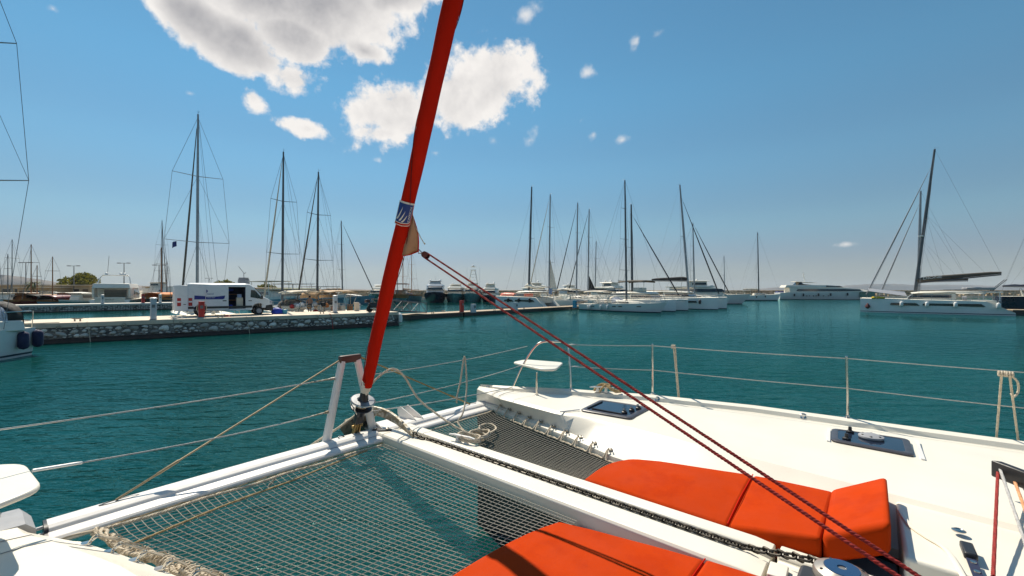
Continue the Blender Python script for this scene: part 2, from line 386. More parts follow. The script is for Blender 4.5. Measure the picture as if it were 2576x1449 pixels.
def water_mat():
    m = bpy.data.materials.new('harbour_water'); m.use_nodes = True; t = NT(m.node_tree); p = t.n['Principled BSDF']
    tc = t.new('ShaderNodeTexCoord'); o = tc.outputs['Object']
    def mp(sx, sy, rz):
        q = t.new('ShaderNodeMapping'); t.put(q.inputs[0], o); q.inputs['Scale'].default_value = (sx, sy, 1); q.inputs['Rotation'].default_value = (0, 0, rz); return q.outputs[0]
    w1 = t.noise(mp(.75, 2.0, .12), 1.25, 3, .5, .3)
    w2 = t.noise(mp(1, 2.2, -.2), 5.5, 3, .6, .5)
    w3 = t.noise(mp(1, 1.4, .35), .18, 3, .5)
    big = t.noise(mp(.35, 1, .1), .045, 4, .6)
    sx = t.new('ShaderNodeSeparateXYZ'); t.put(sx.inputs[0], o)
    shelter = t.ramp(t.math('ADD', sx.outputs[1], t.math('MULTIPLY', t.math('SUBTRACT', big, .5), 60.0)), 14.0, 55.0, 1.0, .20)      # calmer under the lee of the breakwater
    calm = t.math('MULTIPLY', t.ramp(big, .38, .60, .55, 1.0), shelter)
    h = t.math('ADD', t.math('MULTIPLY', w1, .85), t.math('ADD', t.math('MULTIPLY', w2, .13), t.math('MULTIPLY', w3, .9)))
    b = t.new('ShaderNodeBump'); b.inputs['Distance'].default_value = .30
    t.put(b.inputs['Strength'], calm); t.put(b.inputs['Height'], h)
    c = t.mix(t.ramp(t.noise(mp(.5, 1, 0), .06, 3, .5), .35, .65), (.0014, .040, .039, 1), (.0024, .056, .050, 1))
    df = t.new('ShaderNodeBsdfDiffuse'); t.put(df.inputs['Color'], c); t.l.new(b.outputs[0], df.inputs['Normal'])
    gl = t.new('ShaderNodeBsdfGlossy'); gl.inputs['Color'].default_value = (.50, .89, .86, 1); gl.inputs['Roughness'].default_value = .022; t.l.new(b.outputs[0], gl.inputs['Normal'])
    fr = t.new('ShaderNodeFresnel'); fr.inputs['IOR'].default_value = 1.33; t.l.new(b.outputs[0], fr.inputs['Normal'])
    mx = t.new('ShaderNodeMixShader'); t.put(mx.inputs[0], t.math('MULTIPLY', fr.outputs[0], .98)); t.l.new(df.outputs[0], mx.inputs[1]); t.l.new(gl.outputs[0], mx.inputs[2])
    o_ = [n for n in t.n if n.type == 'OUTPUT_MATERIAL'][0]; t.l.new(mx.outputs[0], o_.inputs[0]); t.n.remove(p)
    return m
WATER = water_mat()
# ================================================================== water
wm = MB(); R_ = 9000
wm.add([(-R_, -400, 0), (R_, -400, 0), (R_, 9000, 0), (-R_, 9000, 0)], [(0, 1, 2, 3)])
water = structure(wm.build('water', WATER, smooth=None))
# ================================================================== our catamaran (u starboard, v forward, z up)
boat = thing('catamaran', 'white catamaran foredeck filling the foreground, with crossbeam, nets and lifelines', 'catamaran', JP, BYAW)
def bp(mb, name, mats, parent=boat, **kw): return mb.build(name, mats, parent, None, **kw)
def lerp_tab(tab, x):
    for (a, fa), (b, fb) in zip(tab, tab[1:]):
        if (a >= x >= b) or (a <= x <= b): return fa + (fb - fa) * (x - a) / (b - a)
    return tab[-1][1] if abs(x - tab[-1][0]) < abs(x - tab[0][0]) else tab[0][1]
GW = [(.12, 1.72), (-.05, 1.79), (-.19, 1.85), (-.49, 2.02), (-1.03, 2.31), (-1.87, 2.66), (-2.96, 2.93), (-3.78, 3.0), (-4.41, 3.06), (-5, 3.12), (-6.6, 3.16)]
CH = [(.12, 1.66), (-.3, 1.52), (-.5, 1.46), (-.74, 1.44), (-1.34, 1.38), (-2.36, 1.36), (-3.1, 1.27), (-3.72, 1.22), (-4.22, 1.16), (-6.6, 1.0)]
LO = [(.12, 1.64), (-.3, 1.58), (-.44, 1.53), (-1.03, 1.38), (-1.6, 1.25), (-2.21, 1.06), (-3.0, .97), (-3.8, .93), (-4.3, .80), (-6.6, .7)]
VS = [.12, -.05, -.19, -.34, -.49, -.74, -1.03, -1.34, -1.6, -1.87, -2.21, -2.6, -2.96, -3.4, -3.78, -4.1, -4.41, -5, -6.6]
def hull_ring(v, k=1.0):
    g, c, l = lerp_tab(GW, v), lerp_tab(CH, v), lerp_tab(LO, v); w = g - c
    zc = 1.845; t = min(1, max(0, (.12 - v) / .5))
    return [(l + .10 * t, v, -.3), (l + .03, v, 1.2), (l - .02, v, 1.60), (l - .01, v, 1.648), (l + .06 * t, v, 1.665), (c - .02, v, zc - .03), (c + .015, v, zc - .006),
            (c + w * .25, v, zc + .004), (c + w * .6, v, zc), (g - .115 * min(1, w * 2), v, 1.815), (g - .095 * min(1, w * 2), v, 1.855), (g - .02, v, 1.872), (g + .005, v, 1.855), (g + .02, v, 1.78), (g + .01, v, 1.0), (g - .25 * t, v, -.3)]
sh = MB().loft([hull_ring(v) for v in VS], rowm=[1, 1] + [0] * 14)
hull_s = bp(sh, 'hull', [GEL, NETDARK], smooth=28)
# seams moulded near the bow, drain and toe fitting
for v0 in (-.30, -.42):
    r = hull_ring(v0)
    m = MB().tube([Vector(p) + Vector((-.002, 0, .002)) for p in r[3:9]], .0028, 4); m.build('panel_seam', GREYP, hull_s, None)
for (u, v) in ((2.60, -1.98), (2.885, -3.42)):
    m = MB().lathe((u, v, 1.838), [(.034, 0), (.034, .012), (.02, .018), (.02, .004)], 14, axis=(-.7, 0, .7)); m.build('deck_filler', STEEL, hull_s, None)
# port hull
GWp = [(.1, -2.62), (-.3, -2.85), (-1, -3.2), (-2, -3.5), (-4, -3.65), (-7, -3.7)]
CHp = [(.1, -2.50), (-.46, -2.47), (-.56, -2.45), (-.87, -2.32), (-1.33, -2.16), (-2.0, -2.0), (-3, -1.9), (-7, -1.7)]
LOp = [(.1, -2.49), (-.3, -2.30), (-.46, -2.25), (-.77, -2.13), (-1.15, -2.0), (-1.8, -1.80), (-2.5, -1.6), (-7, -1.3)]
def hull_ring_p(v):
    g, c, l = lerp_tab(GWp, v), lerp_tab(CHp, v), lerp_tab(LOp, v); zc = 1.845
    return [(l - .08, v, -.3), (l - .03, v, 1.2), (l + .02, v, 1.60), (l + .01, v, 1.655), (l - .02, v, 1.67), (c + .02, v, zc - .05), (c - .02, v, zc - .006),
            (c - .12, v, zc + .004), (g + .1, v, zc), (g + .06, v, 1.86), (g, v, 1.86), (g - .02, v, 1.7), (g + .1, v, -.3)]
ph = MB().loft([hull_ring_p(v) for v in (-.45, -.50, -.56, -.77, -.87, -1.15, -1.33, -1.8, -2, -2.5, -3, -4, -7)])
hull_p = bp(ph, 'hull', GEL, smooth=28)
for v0 in (-.62, -.78):
    r = hull_ring_p(v0); m = MB().tube([Vector(p) + Vector((0, 0, .0015)) for p in r[4:9]], .0026, 4); m.build('panel_seam', GREYP, hull_p, None)
# grey bow fairings
def bow_cap(cu, cv, sgn):
    m = MB(); R = []
    for dv, w, zt_, zb_ in ((-.30, .14, 1.835, 1.55), (-.05, .13, 1.825, 1.55), (.07, .115, 1.81, 1.58), (.13, .09, 1.78, 1.62), (.16, .05, 1.74, 1.66)):
        R.append([(cu - w, cv + dv, zb_), (cu - w * 1.04, cv + dv, (zt_ + zb_) / 2), (cu - w, cv + dv, zt_ - .04), (cu - w * .72, cv + dv, zt_), (cu + w * .72, cv + dv, zt_), (cu + w, cv + dv, zt_ - .04), (cu + w * 1.04, cv + dv, (zt_ + zb_) / 2), (cu + w, cv + dv, zb_)])
    m.loft(R); o = bp(m, 'bow_fairing', GREYP)
    k = MB().lathe((cu - .02, cv - .02, 1.825), [(.03, 0), (.034, .012), (.026, .03), (.008, .036)], 12); k.build('mooring_knob', STEEL, o, None)
bow_cap(1.765, .03, 1); bow_cap(-2.56, -.12, -1)
# crossbeam
prof = [(.125, 1.56), (.115, 1.625), (.07, 1.652), (-.045, 1.655), (-.075, 1.640), (-.085, 1.622), (-.165, 1.612), (-.185, 1.595), (-.185, 1.575), (-.15, 1.555), (-.06, 1.52), (.09, 1.52)]
cb = MB().loft([[(u, p[0], p[1] + .03 * (1 - ((u + .22) / 2.2) ** 2)) for p in prof] for u in [-2.36 + i * 4.2 / 16 for i in range(17)]])
beam = bp(cb, 'crossbeam', ALUW, smooth=25, bevel=.006)
for u in (-2.352, 1.845):
    m = MB().loft([[(u + (0 if k == 0 else (-.02 if u < 0 else .02)), p[0] * 1.03, (p[1] - 1.55) * 1.03 + 1.548) for p in prof] for k in (0, 1)]); m.build('end_cap', BLK, beam, None)
for u in (-2.0, 1.43):
    m = MB(); m.loft([[(u + .11 * math.cos(a) * s, .035 + .024 * math.sin(a) * s, 1.6605 + (.004 if abs(u) > 1.5 else .005) + dz) for a in [2 * math.pi * j / 20 for j in range(20)]] for s, dz in ((1, -.004), (1, .0015), (.86, .0015), (.84, -.006))]); m.build('stay_slot', BLK, beam, None)
for u in (-.25, .6):
    m = MB().tube([(u - .3, -.1, 1.652), (u, -.1, 1.652), (u + .3, -.1, 1.652)], .003, 4); m.build('bolt_rope_track', GREYP, beam, None)
# short link rods at the port beam end
m = MB()
for dz in (0, .045): m.tube([(-2.36, .0, 1.59 + dz), (-2.47, -.02, 1.59 + dz)], .011, 6)
m.box((-2.49, -.02, 1.62), (.035, .05, .12)); bp(m, 'beam_bracket', ALUW)
# longeron with its chain channel
lp = [(.03, 1.53), (.002, 1.545), (-.004, 1.655), (.012, 1.674), (.155, 1.681), (.178, 1.678), (.186, 1.656), (.256, 1.656), (.262, 1.684), (.275, 1.690), (.375, 1.690), (.391, 1.676), (.392, 1.545), (.36, 1.53)]
VL = [-.06, -.12, -.3, -1, -1.8, -2.6, -3.3, -3.5, -3.57, -3.6]
def lring(v):
    e = 0 if v > -3.5 else (-3.5 - v) * .12
    return [(p[0], v, p[1] - e * (1 if p[1] > 1.5 else 0)) for p in lp]
lg = bp(MB().loft([lring(v) for v in VL]), 'longeron', GEL, smooth=24, bevel=.005)
m = MB(); m.loft([[(p[0] * 1.0, v, p[1] - .006) for p in lp] for v in (-3.63, -3.8, -4.36)]); bp(m, 'windlass_pod', GEL, bevel=.012)
# solid foredeck behind the nets, with the well under the cushions
fd = MB(); fd.prism([(-1.62, -2.50), (-.012, -2.50), (-.012, -6.5), (-1.5, -6.5)], 1.30, 1.56); fd.prism([(.400, -2.36), (1.06, -2.36), (.97, -3.8), (.90, -4.14), (.400, -4.14)], 1.30, 1.56)
bp(fd, 'foredeck', GREYP, bevel=.01)
ad = MB()
ad.prism([(.402, -4.16), (1.16, -4.13), (1.22, -4.2), (1.2, -6.5), (.402, -6.5)], 1.5, 1.815)
aft = bp(ad, 'aft_deck', GEL, bevel=.02, seg=3)
m = MB().tube(catmull([(.98, -4.15, 1.82), (.80, -4.19, 1.822), (.70, -4.25, 1.823), (.62, -4.315, 1.823), (.50, -4.345, 1.823), (.30, -4.37, 1.823)], 6), .013, 8, sq=.7); m.build('hatch_rim', GEL, aft, None)
# lashing eyes along the hull edges
eye = MB(); eye.box((0, 0, .003), (.05, .042, .006))
eye.tube(catmull([(-.012, -.014, .004), (-.03, -.016, .028), (-.052, -.014, .03), (-.03, -.012, .014)], 4), .0042, 5); eye.tube(catmull([(-.012, .014, .004), (-.03, .016, .028), (-.052, .014, .03), (-.03, .012, .014)], 4), .0042, 5)
e0 = None
def add_eye(p, rz, par):
    global e0
    if e0 is None: e0 = eye.build('lashing_eye', STEEL, par, None); o = e0
    else: o = copy_part(e0, par)
    o.location = p; o.rotation_euler = (0, 0, rz)
EYES_S = [(lerp_tab(LO, v) + .055, v) for v in (-.36, -.55, -.74, -.94, -1.14, -1.34, -1.54, -1.74, -1.94, -2.14)]
for u, v in EYES_S: add_eye((u, v, 1.672), .28, hull_s)
EYES_P = [(-2.225, -.55), (-2.15, -.76), (-2.075, -.97), (-2.0, -1.17), (-1.93, -1.38), (-1.85, -1.6)]
for u, v in EYES_P: add_eye((u, v, 1.672), math.pi - .32, hull_p)
# ------------------------------------------------------------------ trampolines
def net(name, label, f_left, f_right, v0, v1, nu, nv, base, rnd, cr_=.0024):
    rr = random.Random(rnd); t = thing(name, label, 'net', BF(base), BYAW)
    P = lambda s, v: (f_left(v) + (f_right(v) - f_left(v)) * s)
    def z(s, v):
        w = (v - v0) / (v1 - v0); return 1.605 - .055 * math.sin(math.pi * s) ** .7 * math.sin(math.pi * min(1, max(0, w))) ** .7
    m = MB(); K = 14
    for i in range(nu + 1):
        s = i / nu; ph = rr.random() * 6; m.tube([(P(s, v0 + (v1 - v0) * k / K) + .0015 * math.sin(ph + k), v0 + (v1 - v0) * k / K, z(s, v0 + (v1 - v0) * k / K)) for k in range(K + 1)], cr_, 4)
    for j in range(nv + 1):
        v = v0 + (v1 - v0) * j / nv; ph = rr.random() * 6
        m.tube([(P(k / K, v), v + .0015 * math.sin(ph + k * .9), z(k / K, v) + .001) for k in range(K + 1)], cr_, 4)
    m.build('net_mesh', NETM, t, BF, kind='stuff')
    return t, P, z
netL, PL, zL = net('trampoline_net', 'wide cream net left of the longeron, lashed to port hull with thick rope', lambda v: lerp_tab([(-.2, -2.13), (-.5, -2.10), (-1.15, -1.89), (-2.52, -1.42)], v), lambda v: -.035, -.25, -2.52, 44, 46, (-1.0, -1.3, 1.6), 3)
netR, PR, zR = net('trampoline_net', 'narrow dark-looking net between longeron and starboard hull, lashed with small eyes', lambda v: .425, lambda v: lerp_tab([(-.2, 1.60), (-.44, 1.46), (-1.03, 1.31), (-1.6, 1.18), (-2.44, .96)], v), -.25, -2.44, 26, 46, (.9, -1.3, 1.6), 4, .0020)
# border ropes and lashings
def jit(P, a, rr): return [Vector(p) + Vector((rr.uniform(-a, a), rr.uniform(-a, a), rr.uniform(-a, a) * .6)) for p in P]
rr = random.Random(11)
m = MB()
edge = [(-2.13, -.27), (-2.11, -.5), (-2.045, -.72), (-1.97, -.93), (-1.90, -1.14), (-1.83, -1.35), (-1.76, -1.57), (-1.66, -1.9)]
ctr = catmull([(u + (.012 if i % 2 else -.018), v, 1.615) for i, (u, v) in enumerate(edge)], 10)
for k in range(4): m.rope([p + Vector((.022 * math.cos(k * 1.57 + i * .5), .022 * math.sin(k * 1.57 + i * .5), .012 * math.sin(k * 2.1 + i * .33))) for i, p in enumerate(jit(ctr, .003, rr))], .0115, pitch=.06)
m.build('border_rope', ROPEC, netL, BF)
m = MB()
for i, (u, v) in enumerate(EYES_P[:5]):
    for q in range(4):
        a = rr.uniform(-.03, .03); tgt = lerp_tab([(e[1], e[0]) for e in edge], v)
        m.tube(catmull([(u + .045, v + (.012 if q % 2 else -.012), 1.70), (u + .08, v + a * .4, 1.675), (tgt, v + a, 1.645), (tgt + .045, v + a * 1.4, 1.60), (tgt + .01, v + a * 2, 1.585)], 4), .0042, 5)
    for q in range(7):
        tgt = lerp_tab([(e[1], e[0]) for e in edge], v - .02 * q); a = rr.uniform(0, 6)
        m.tube([(tgt + .037 * math.cos(b), v + .05 - .028 * q, 1.615 + .03 * math.sin(b)) for b in [a + j * .7 for j in range(8)]], .0045, 5)
m.build('lashing', ROPED if False else ROPEC, netL, BF)
m = MB()
for k in range(6):
    o = .012 * (k % 3); m.tube(catmull([(-2.36 + o, -.21 - .008 * k, 1.60 + .004 * k), (-2.26, -.215 - .008 * k, 1.612 + .003 * k), (-2.15, -.24 - .006 * k, 1.615)], 5), .006, 5)
m.build('corner_lashing', ROPEC, netL, BF)
m = MB(); L = catmull([(u, -.262 + .012 * (-1) ** i, 1.608) for i, u in enumerate([-2.13, -1.85, -1.55, -1.25, -.95, -.66, -.36, -.08])], 8)
m.rope(L, .011, pitch=.055)
m.build('border_rope', ROPEC, netL, BF)
m = MB()
us = [-2.08 + .145 * i for i in range(15)]
for a, b in zip(us, us[1:]): m.tube([(a, -.255, 1.618), ((a + b) / 2 + .03, -.19, 1.60), (b, -.255, 1.618)], .0035, 5)
m.build('lacing_line', ROPED, netL, BF)
m = MB().rope(catmull([(-2.03, -.62, 1.61), (-1.5, -.47, 1.60), (-1.0, -.40, 1.595), (-.6, -.33, 1.60), (-.25, -.29, 1.61)], 10), .0075, pitch=.04); m.build('tension_line', ROPED, netL, BF)
m = MB().rope(catmull([(.44, -.262, 1.607), (.75, -.275, 1.61), (1.1, -.26, 1.61), (1.42, -.268, 1.61), (1.6, -.25, 1.615)], 8), .010, pitch=.05); m.build('border_rope', ROPEC, netR, BF)
m = MB()
pts = []
for i, (u, v) in enumerate(EYES_S):
    pts += [(u - .05, v, 1.69), (PR(1, v - .03) - .01, v - .02, 1.615), (PR(1, v - .10) + .012, v - .10, 1.612), (PR(1, v - .17) - .006, v - .17, 1.615)]
m.rope(catmull(pts, 5), .0075, pitch=.045)
m.rope([(PR(1, v) + .004, v, 1.607) for v in [-.26 - .12 * i for i in range(19)]], .009, pitch=.05)
for k in range(5): m.tube(catmull([(1.60, -.25, 1.615), (1.66 + .01 * k, -.2 - .01 * k, 1.66), (1.70, -.24 - .012 * k, 1.72)], 4), .0055, 5)
m.build('border_rope', ROPEC, netR, BF)
# ------------------------------------------------------------------ compression frame over the stay base
fr = bp(MB().box((-.235, .055, 2.455), (.235, .05, .075)), 'striker_frame', BLK, bevel=.012)
fr.data.materials.clear(); fr.data.materials.append(mat('brown_plate', (.085, .042, .03), .45, var=.15))
for (a, b) in (((-.47, .085, 1.66), (-.318, .06, 2.44)), ((.035, .075, 1.67), (-.155, .055, 2.44))):
    m = MB().tube([a, b], [.042, .036], 18); m.build('strut', ALUW, fr, None)
m = MB()
m.slab([(-.02, .02, 1.60), (.06, .02, 1.60), (.14, -.10, 1.60), (.14, -.135, 1.60), (.10, -.15, 1.60), (-.02, -.02, 1.60)], (0, 0, .09)); bp(m, 'hinge_plate', BLK, bevel=.01)
for p in ((.02, .0, 1.695), (.10, -.10, 1.695)): bp(MB().lathe(p, [(.02, 0), (.02, .01), (.012, .014)], 12), 'bolt', STEEL)
for a, b, nm in (((-.34, .06, 2.452), (-2.02, .04, 1.668), 'port'), ((-.125, .055, 2.462), (1.43, .04, 1.67), 'stb')):
    m = MB(); A, Bq = Vector(a), Vector(b); m.tube([A, A.lerp(Bq, .78), A.lerp(Bq, .785), A.lerp(Bq, .86), A.lerp(Bq, .865), Bq], [.0075, .0075, .012, .012, .0085, .0085], 8); bp(m, 'striker_stay', TANW if nm == 'port' else BRASS)
# ------------------------------------------------------------------ furled headsail on its stay
su = -.17
s0 = Vector((su, .07, 1.66)); s1 = Vector(onplane_u(918, 985, su)); s2 = Vector(onplane_u(1140, 0, su))
dirs = (s2 - s1).normalized(); s0 = s1 - dirs * (s1.z - 1.67) / dirs.z
sail = thing('furled_headsail', 'tall red furled headsail on the forestay with blue logo patch', 'sail', BF(s0), BYAW)
def sp(t, r=0, a=0):     # point at height t along the stay, angle a measured from the direction facing the camera
    c = s1 + dirs * t
    to = (Vector((-2.55, -4.1, 3.15)) - c); to = (to - dirs * to.dot(dirs)).normalized(); sd_ = dirs.cross(to)
    return c + (to * math.cos(a) + sd_ * math.sin(a)) * r
Ltop = (13.5 - s1.z) / dirs.z
rr = random.Random(5); ts = []; t_ = 0
t_ = .07
while t_ < Ltop: ts.append(t_); t_ += .045 if t_ < 5 else .5
def sail_r(t): return (.050 + .018 * min(1, t / 1.2)) * (1 + .05 * math.sin(t * 2.1) + .03 * math.sin(t * 5.3 + 1)) * (1 if t < 6 else max(.35, 1 - (t - 6) / 9))
NS = 44; rings = []
for t_ in ts:
    ring = []
    for j in range(NS):
        a = 2 * math.pi * j / NS; fold = (a + t_ * 3.1 + .35 * math.sin(t_ * 1.7)) % (2 * math.pi)
        bulge = .013 * (1 - fold / (2 * math.pi)) - .004 * max(0, 1 - fold / .5) + .004 * math.sin(2 * a + t_ * 1.3)
        ring.append(sp(t_, sail_r(t_) - .006 + bulge + .0016 * math.sin(11 * t_ + 3 * a) * math.sin(2.3 * t_), a))
    rings.append(ring)
sl = MB().loft(rings); rs = sl.build('rolled_sail', SAIL, sail, BF, smooth=50)
MB().tube([sp(t_, sail_r(t_) + .0075, -(t_ * 3.1 + .35 * math.sin(t_ * 1.7))) for t_ in [.1 + .03 * k for k in range(190)]], .0035, 5).build('wrap_seam', mat('seam_dark_red', (.14, .004, .003), .9, var=.2), rs, BF)
m = MB().tube([s0, s1 + dirs * .05], .013, 10); m.build('stay_foil', BLK, sail, BF)
m = MB()   # white tack tape
R2 = []
for i, (t_, r_) in enumerate([(.12, .050), (.07, .050), (.02, .044), (-.02, .036), (-.04, .026)]):
    R2.append([sp(t_, r_ * (1 + .12 * math.sin(a * 3 + i * 2)), a) for a in [2 * math.pi * j / 14 for j in range(14)]])
m.loft(R2); tk = m.build('tack_tape', LOGOW, sail, BF)
# furler drum and tang
dm = MB()
dm.lathe((0, 0, 0), [(.035, .17), (.042, .10), (.05, .06), (.06, .05)], 18)
dm.lathe((0, 0, 0), [(.112, .052), (.116, .046), (.112, .040), (.05, .036), (.048, -.02), (.10, -.028), (.105, -.036), (.08, -.052), (.055, -.07), (.05, -.12), (.045, -.125)], 26)
bs_ = s1 - dirs * .15
axis_to = dirs
def place(mb, c, ax):
    q = Vector((0, 0, 1)).rotation_difference(ax); M = q.to_matrix(); mb.v = [M @ p + Vector(c) for p in mb.v]; return mb
drum = place(dm, bs_, dirs).build('furler_drum', mat('furler_black', (.012, .014, .022), .32, var=.2), sail, BF)
m = MB().lathe((0, 0, 0), [(.1135, .0535), (.1135, .056), (.06, .058), (.055, .0535)], 26); place(m, bs_, dirs).build('drum_plate', ALU, drum, BF)
m = MB()
for k in range(3): m.tube([(.052 * math.cos(a), .052 * math.sin(a), .004 * k - .012 + k * .012) for a in [2 * math.pi * j / 16 for j in range(17)]], .0065, 6)
place(m, bs_, dirs).build('furling_line', ROPEC, drum, BF)
m = MB()
for k in range(4):
    a = k * 1.57 + .5; m.tube([(.118 * math.cos(a), .118 * math.sin(a), .048), (.128 * math.cos(a), .128 * math.sin(a), 0), (.108 * math.cos(a + .2), .108 * math.sin(a + .2), -.05)], .0055, 6)
m.tube([(.12 * math.cos(a), .12 * math.sin(a), .048) for a in [2 * math.pi * j / 24 for j in range(25)]], .006, 6)
place(m, bs_, dirs).build('drum_guard', STEEL, drum, BF)
m = MB(); m.box((0, 0, -.165), (.085, .06, .10)); place(m, bs_, dirs).build('toggle', BLK, sail, BF, bevel=.008)
m = MB()
for k in (-1, 1): m.box((k * .026, 0, -.28), (.014, .045, .16))
m.tube([(-.06, 0, -.25), (.06, 0, -.25)], .014, 10); m.tube([(0, 0, -.2), (0, 0, -.36)], .016, 8)
place(m, bs_, dirs).build('tang', BRASS, sail, BF, bevel=.004)
# logo patch wrapped on the sail
def t_of(py):
    lo, hi = 0., 8.
    for _ in range(40):
        mid = (lo + hi) / 2; w_ = BF(s1 + dirs * mid); y_ = HYP - (w_.z - CZ) / w_.y * FPX
        if y_ > py: lo = mid
        else: hi = mid
    return (lo + hi) / 2
tA, tB = t_of(566), t_of(507); tm = (tA + tB) / 2; hh = (tB - tA) / 2
def wrap(x, y, lift): return sp(tm + y, sail_r(tm + y) + .011 + lift, x / .088 - .10)      # x to the right as seen, y up
def patch(poly, lift, material, name, sub=6):
    m = MB(); n = len(poly); C = (sum(p[0] for p in poly) / n, sum(p[1] for p in poly) / n)
    V = [wrap(*C, lift)]; F = []
    for k in range(1, sub + 1):
        for p in poly: V.append(wrap(C[0] + (p[0] - C[0]) * k / sub, C[1] + (p[1] - C[1]) * k / sub, lift))
    for i in range(n): F.append((0, 1 + i, 1 + (i + 1) % n))
    for k in range(1, sub):
        for i in range(n): a = 1 + (k - 1) * n; b = 1 + k * n; F.append((a + i, b + i, b + (i + 1) % n, a + (i + 1) % n))
    m.add(V, F); return m.build(name, material, lp_ if name != 'logo_patch' else sail, BF, smooth=60)
def rr_poly(w, h, r=.02, dn=.03):
    pts = []
    E_ = [(-w, h), (w, h), (w, -h + dn), (w * .8, -h + dn * .35), (0, -h), (-w, -h + .005)]
    for a, b in zip(E_, E_[1:] + E_[:1]):
        for k in range(5): pts.append((a[0] + (b[0] - a[0]) * k / 5, a[1] + (b[1] - a[1]) * k / 5))
    return pts
lp_ = None
lp_ = patch(rr_poly(.098, hh), 0.0, LOGOW, 'logo_patch')
patch([(x * .97 + .002, y * .9 - .004) for x, y in rr_poly(.094, hh)], .0012, SAIL, 'logo_red_band')
patch([(x * .97 - .002, y * .9 + .004) for x, y in rr_poly(.088, hh * .93)], .0022, LOGOW, 'logo_edge')
patch([(x, y + .006) for x, y in rr_poly(.080, hh * .80)], .0032, BLUE, 'logo_field')
for k, (x0, hgt) in enumerate(((-.050, .085), (-.018, .068), (.008, .052))):
    A = []; Bq = []
    for i in range(7):
        q = i / 6; y = -.055 - .010 * k + hgt * 1.35 * q; xc = x0 - .014 + .040 * q ** .7; w_ = .0085 * (1 - q) ** .8 + .0006
        A.append((xc - w_, y)); Bq.append((xc + w_, y))
    patch(A + Bq[::-1], .0042, LOGOW, 'logo_stroke', 2)
TV, TF = text_geo('INCIDENCE', .030)
m = MB().add([wrap(.058 + p.y, -p.x * .92 + .006, .0042) for p in TV], TF); m.build('logo_lettering', LOGOW, lp_, BF, smooth=None)
# clew, block and sheets
tc_ = t_of(528); tk_ = t_of(640)
cl_w = dep(1053, 632, 4.12); cl = Vector(((cl_w - JP).dot(SV), (cl_w - JP).dot(FV), cl_w.z))
A = sp(tc_, .062, 1.25); Cc = sp(tk_, .05, 1.2)
m = MB(); N1 = 8
rows = []
for i in range(N1 + 1):
    q = i / N1; a = A.lerp(Cc, q); e = A.lerp(cl, q) + Vector((.652, -.758, 0)) * .018 * math.sin(math.pi * q)
    rows.append([a.lerp(e, k / 5) + Vector((.010 * math.sin(q * 5 + k), .012 * math.sin(q * 3 + k * 1.3), 0)) for k in range(6)])
m.loft(rows, closed=False, caps=False)
ck = m.build('clew_patch', CLEW, sail, BF, smooth=60)
sm_ = ck.modifiers.new('thick', 'SOLIDIFY'); sm_.thickness = .004
m = MB().tube([r_[-1] for r_ in rows], .007, 6); m.tube([Cc, Cc.lerp(cl, .5) + Vector((0, 0, -.01)), cl], .006, 6)
m.build('leech_tape', SAIL, ck, BF)
m = MB()
for q in (.35, .62): m.tube([Cc.lerp(A, q), cl + Vector((0, 0, .01))], .0025, 4)
m.tube([A.lerp(cl, .25), A.lerp(cl, .9)], .0025, 4); m.build('seam', TAN, ck, BF)
m = MB().rope(catmull([A.lerp(cl, .3), A.lerp(cl, .62) + Vector((.03, -.02, .0)), A.lerp(cl, .66) + Vector((.045, -.03, -.02)), A.lerp(cl, .70) + Vector((.06, -.04, -.04)), A.lerp(cl, .66) + Vector((.065, -.04, -.04))], 6), .004); m.build('leech_line', ROPEC, ck, BF)
bk_w = dep(1069, 641, 4.09); bk = Vector(((bk_w - JP).dot(SV), (bk_w - JP).dot(FV), bk_w.z))
m = MB().tube([cl + Vector((0, 0, .02)), cl + Vector((.02, -.02, -.01)), cl.lerp(bk, .6), cl + Vector((0, 0, -.02)), cl + Vector((0, 0, .02))], .005, 6); m.build('shackle', STEEL, sail, BF)
E1 = unp(2310, 1449, 2.06); E2 = unp(2258, 1449, 2.06)
bd_ = Vector((SV.dot(E1 - bk_w), FV.dot(E1 - bk_w), (E1 - bk_w).z)).normalized()
blk = thing('sheet_block', 'dark red pulley block shackled to the clew of the furled sail', 'pulley', BF(bk), BYAW)
nrm = bd_.cross(Vector((0, 0, 1))).normalized(); nn = Vector((-2.55, -4.1, 3.15)) - bk; nn = (nn - bd_ * nn.dot(bd_)).normalized()
ov = nn.cross(bd_).normalized()
m = MB()
for sg in (-1, 1):
    poly = [bk + bd_ * (.045 * math.cos(a) + .01) + ov * .030 * math.sin(a) + nn * .010 * sg for a in [2 * math.pi * j / 16 for j in range(16)]]
    m.slab(poly, nn * .008 * sg)
m.build('cheek', mat('block_maroon', (.075, .012, .012), .4, var=.2), blk, BF)
m = MB().lathe(bk + bd_ * .015 - nn * .008, [(.03, 0), (.022, .004), (.022, .012), (.03, .016)], 16, axis=nn); m.build('sheave', BLK, blk, BF)
def loc(p): return Vector(((p - JP).dot(SV), (p - JP).dot(FV), p.z))
s_a, s_b = bk + ov * (-.024), bk + ov * .024
if BF(s_a).z > BF(s_b).z: s_a, s_b = s_b, s_a
e1, e2 = loc(E1), loc(E2); x1 = s_b + (e1 - s_b) * ((s_b.z - 1.86) / (s_b.z - e1.z)); x2 = s_a + (e2 - s_a) * ((s_a.z - 1.86) / (s_a.z - e2.z))
m = MB().rope([s_b, s_b.lerp(x1, .5), x1], .0085, pitch=.05); solo(m, 'jib_sheet', ROPER, 'upper of two dark red sheets running from the block down to the deck', 'rope', BF(x1), BYAW, BF)
m = MB().rope([s_a, s_a.lerp(x2, .5), x2], .0085, pitch=.05); solo(m, 'jib_sheet', ROPER, 'lower of two dark red sheets running from the block down to the deck', 'rope', BF(x2), BYAW, BF)
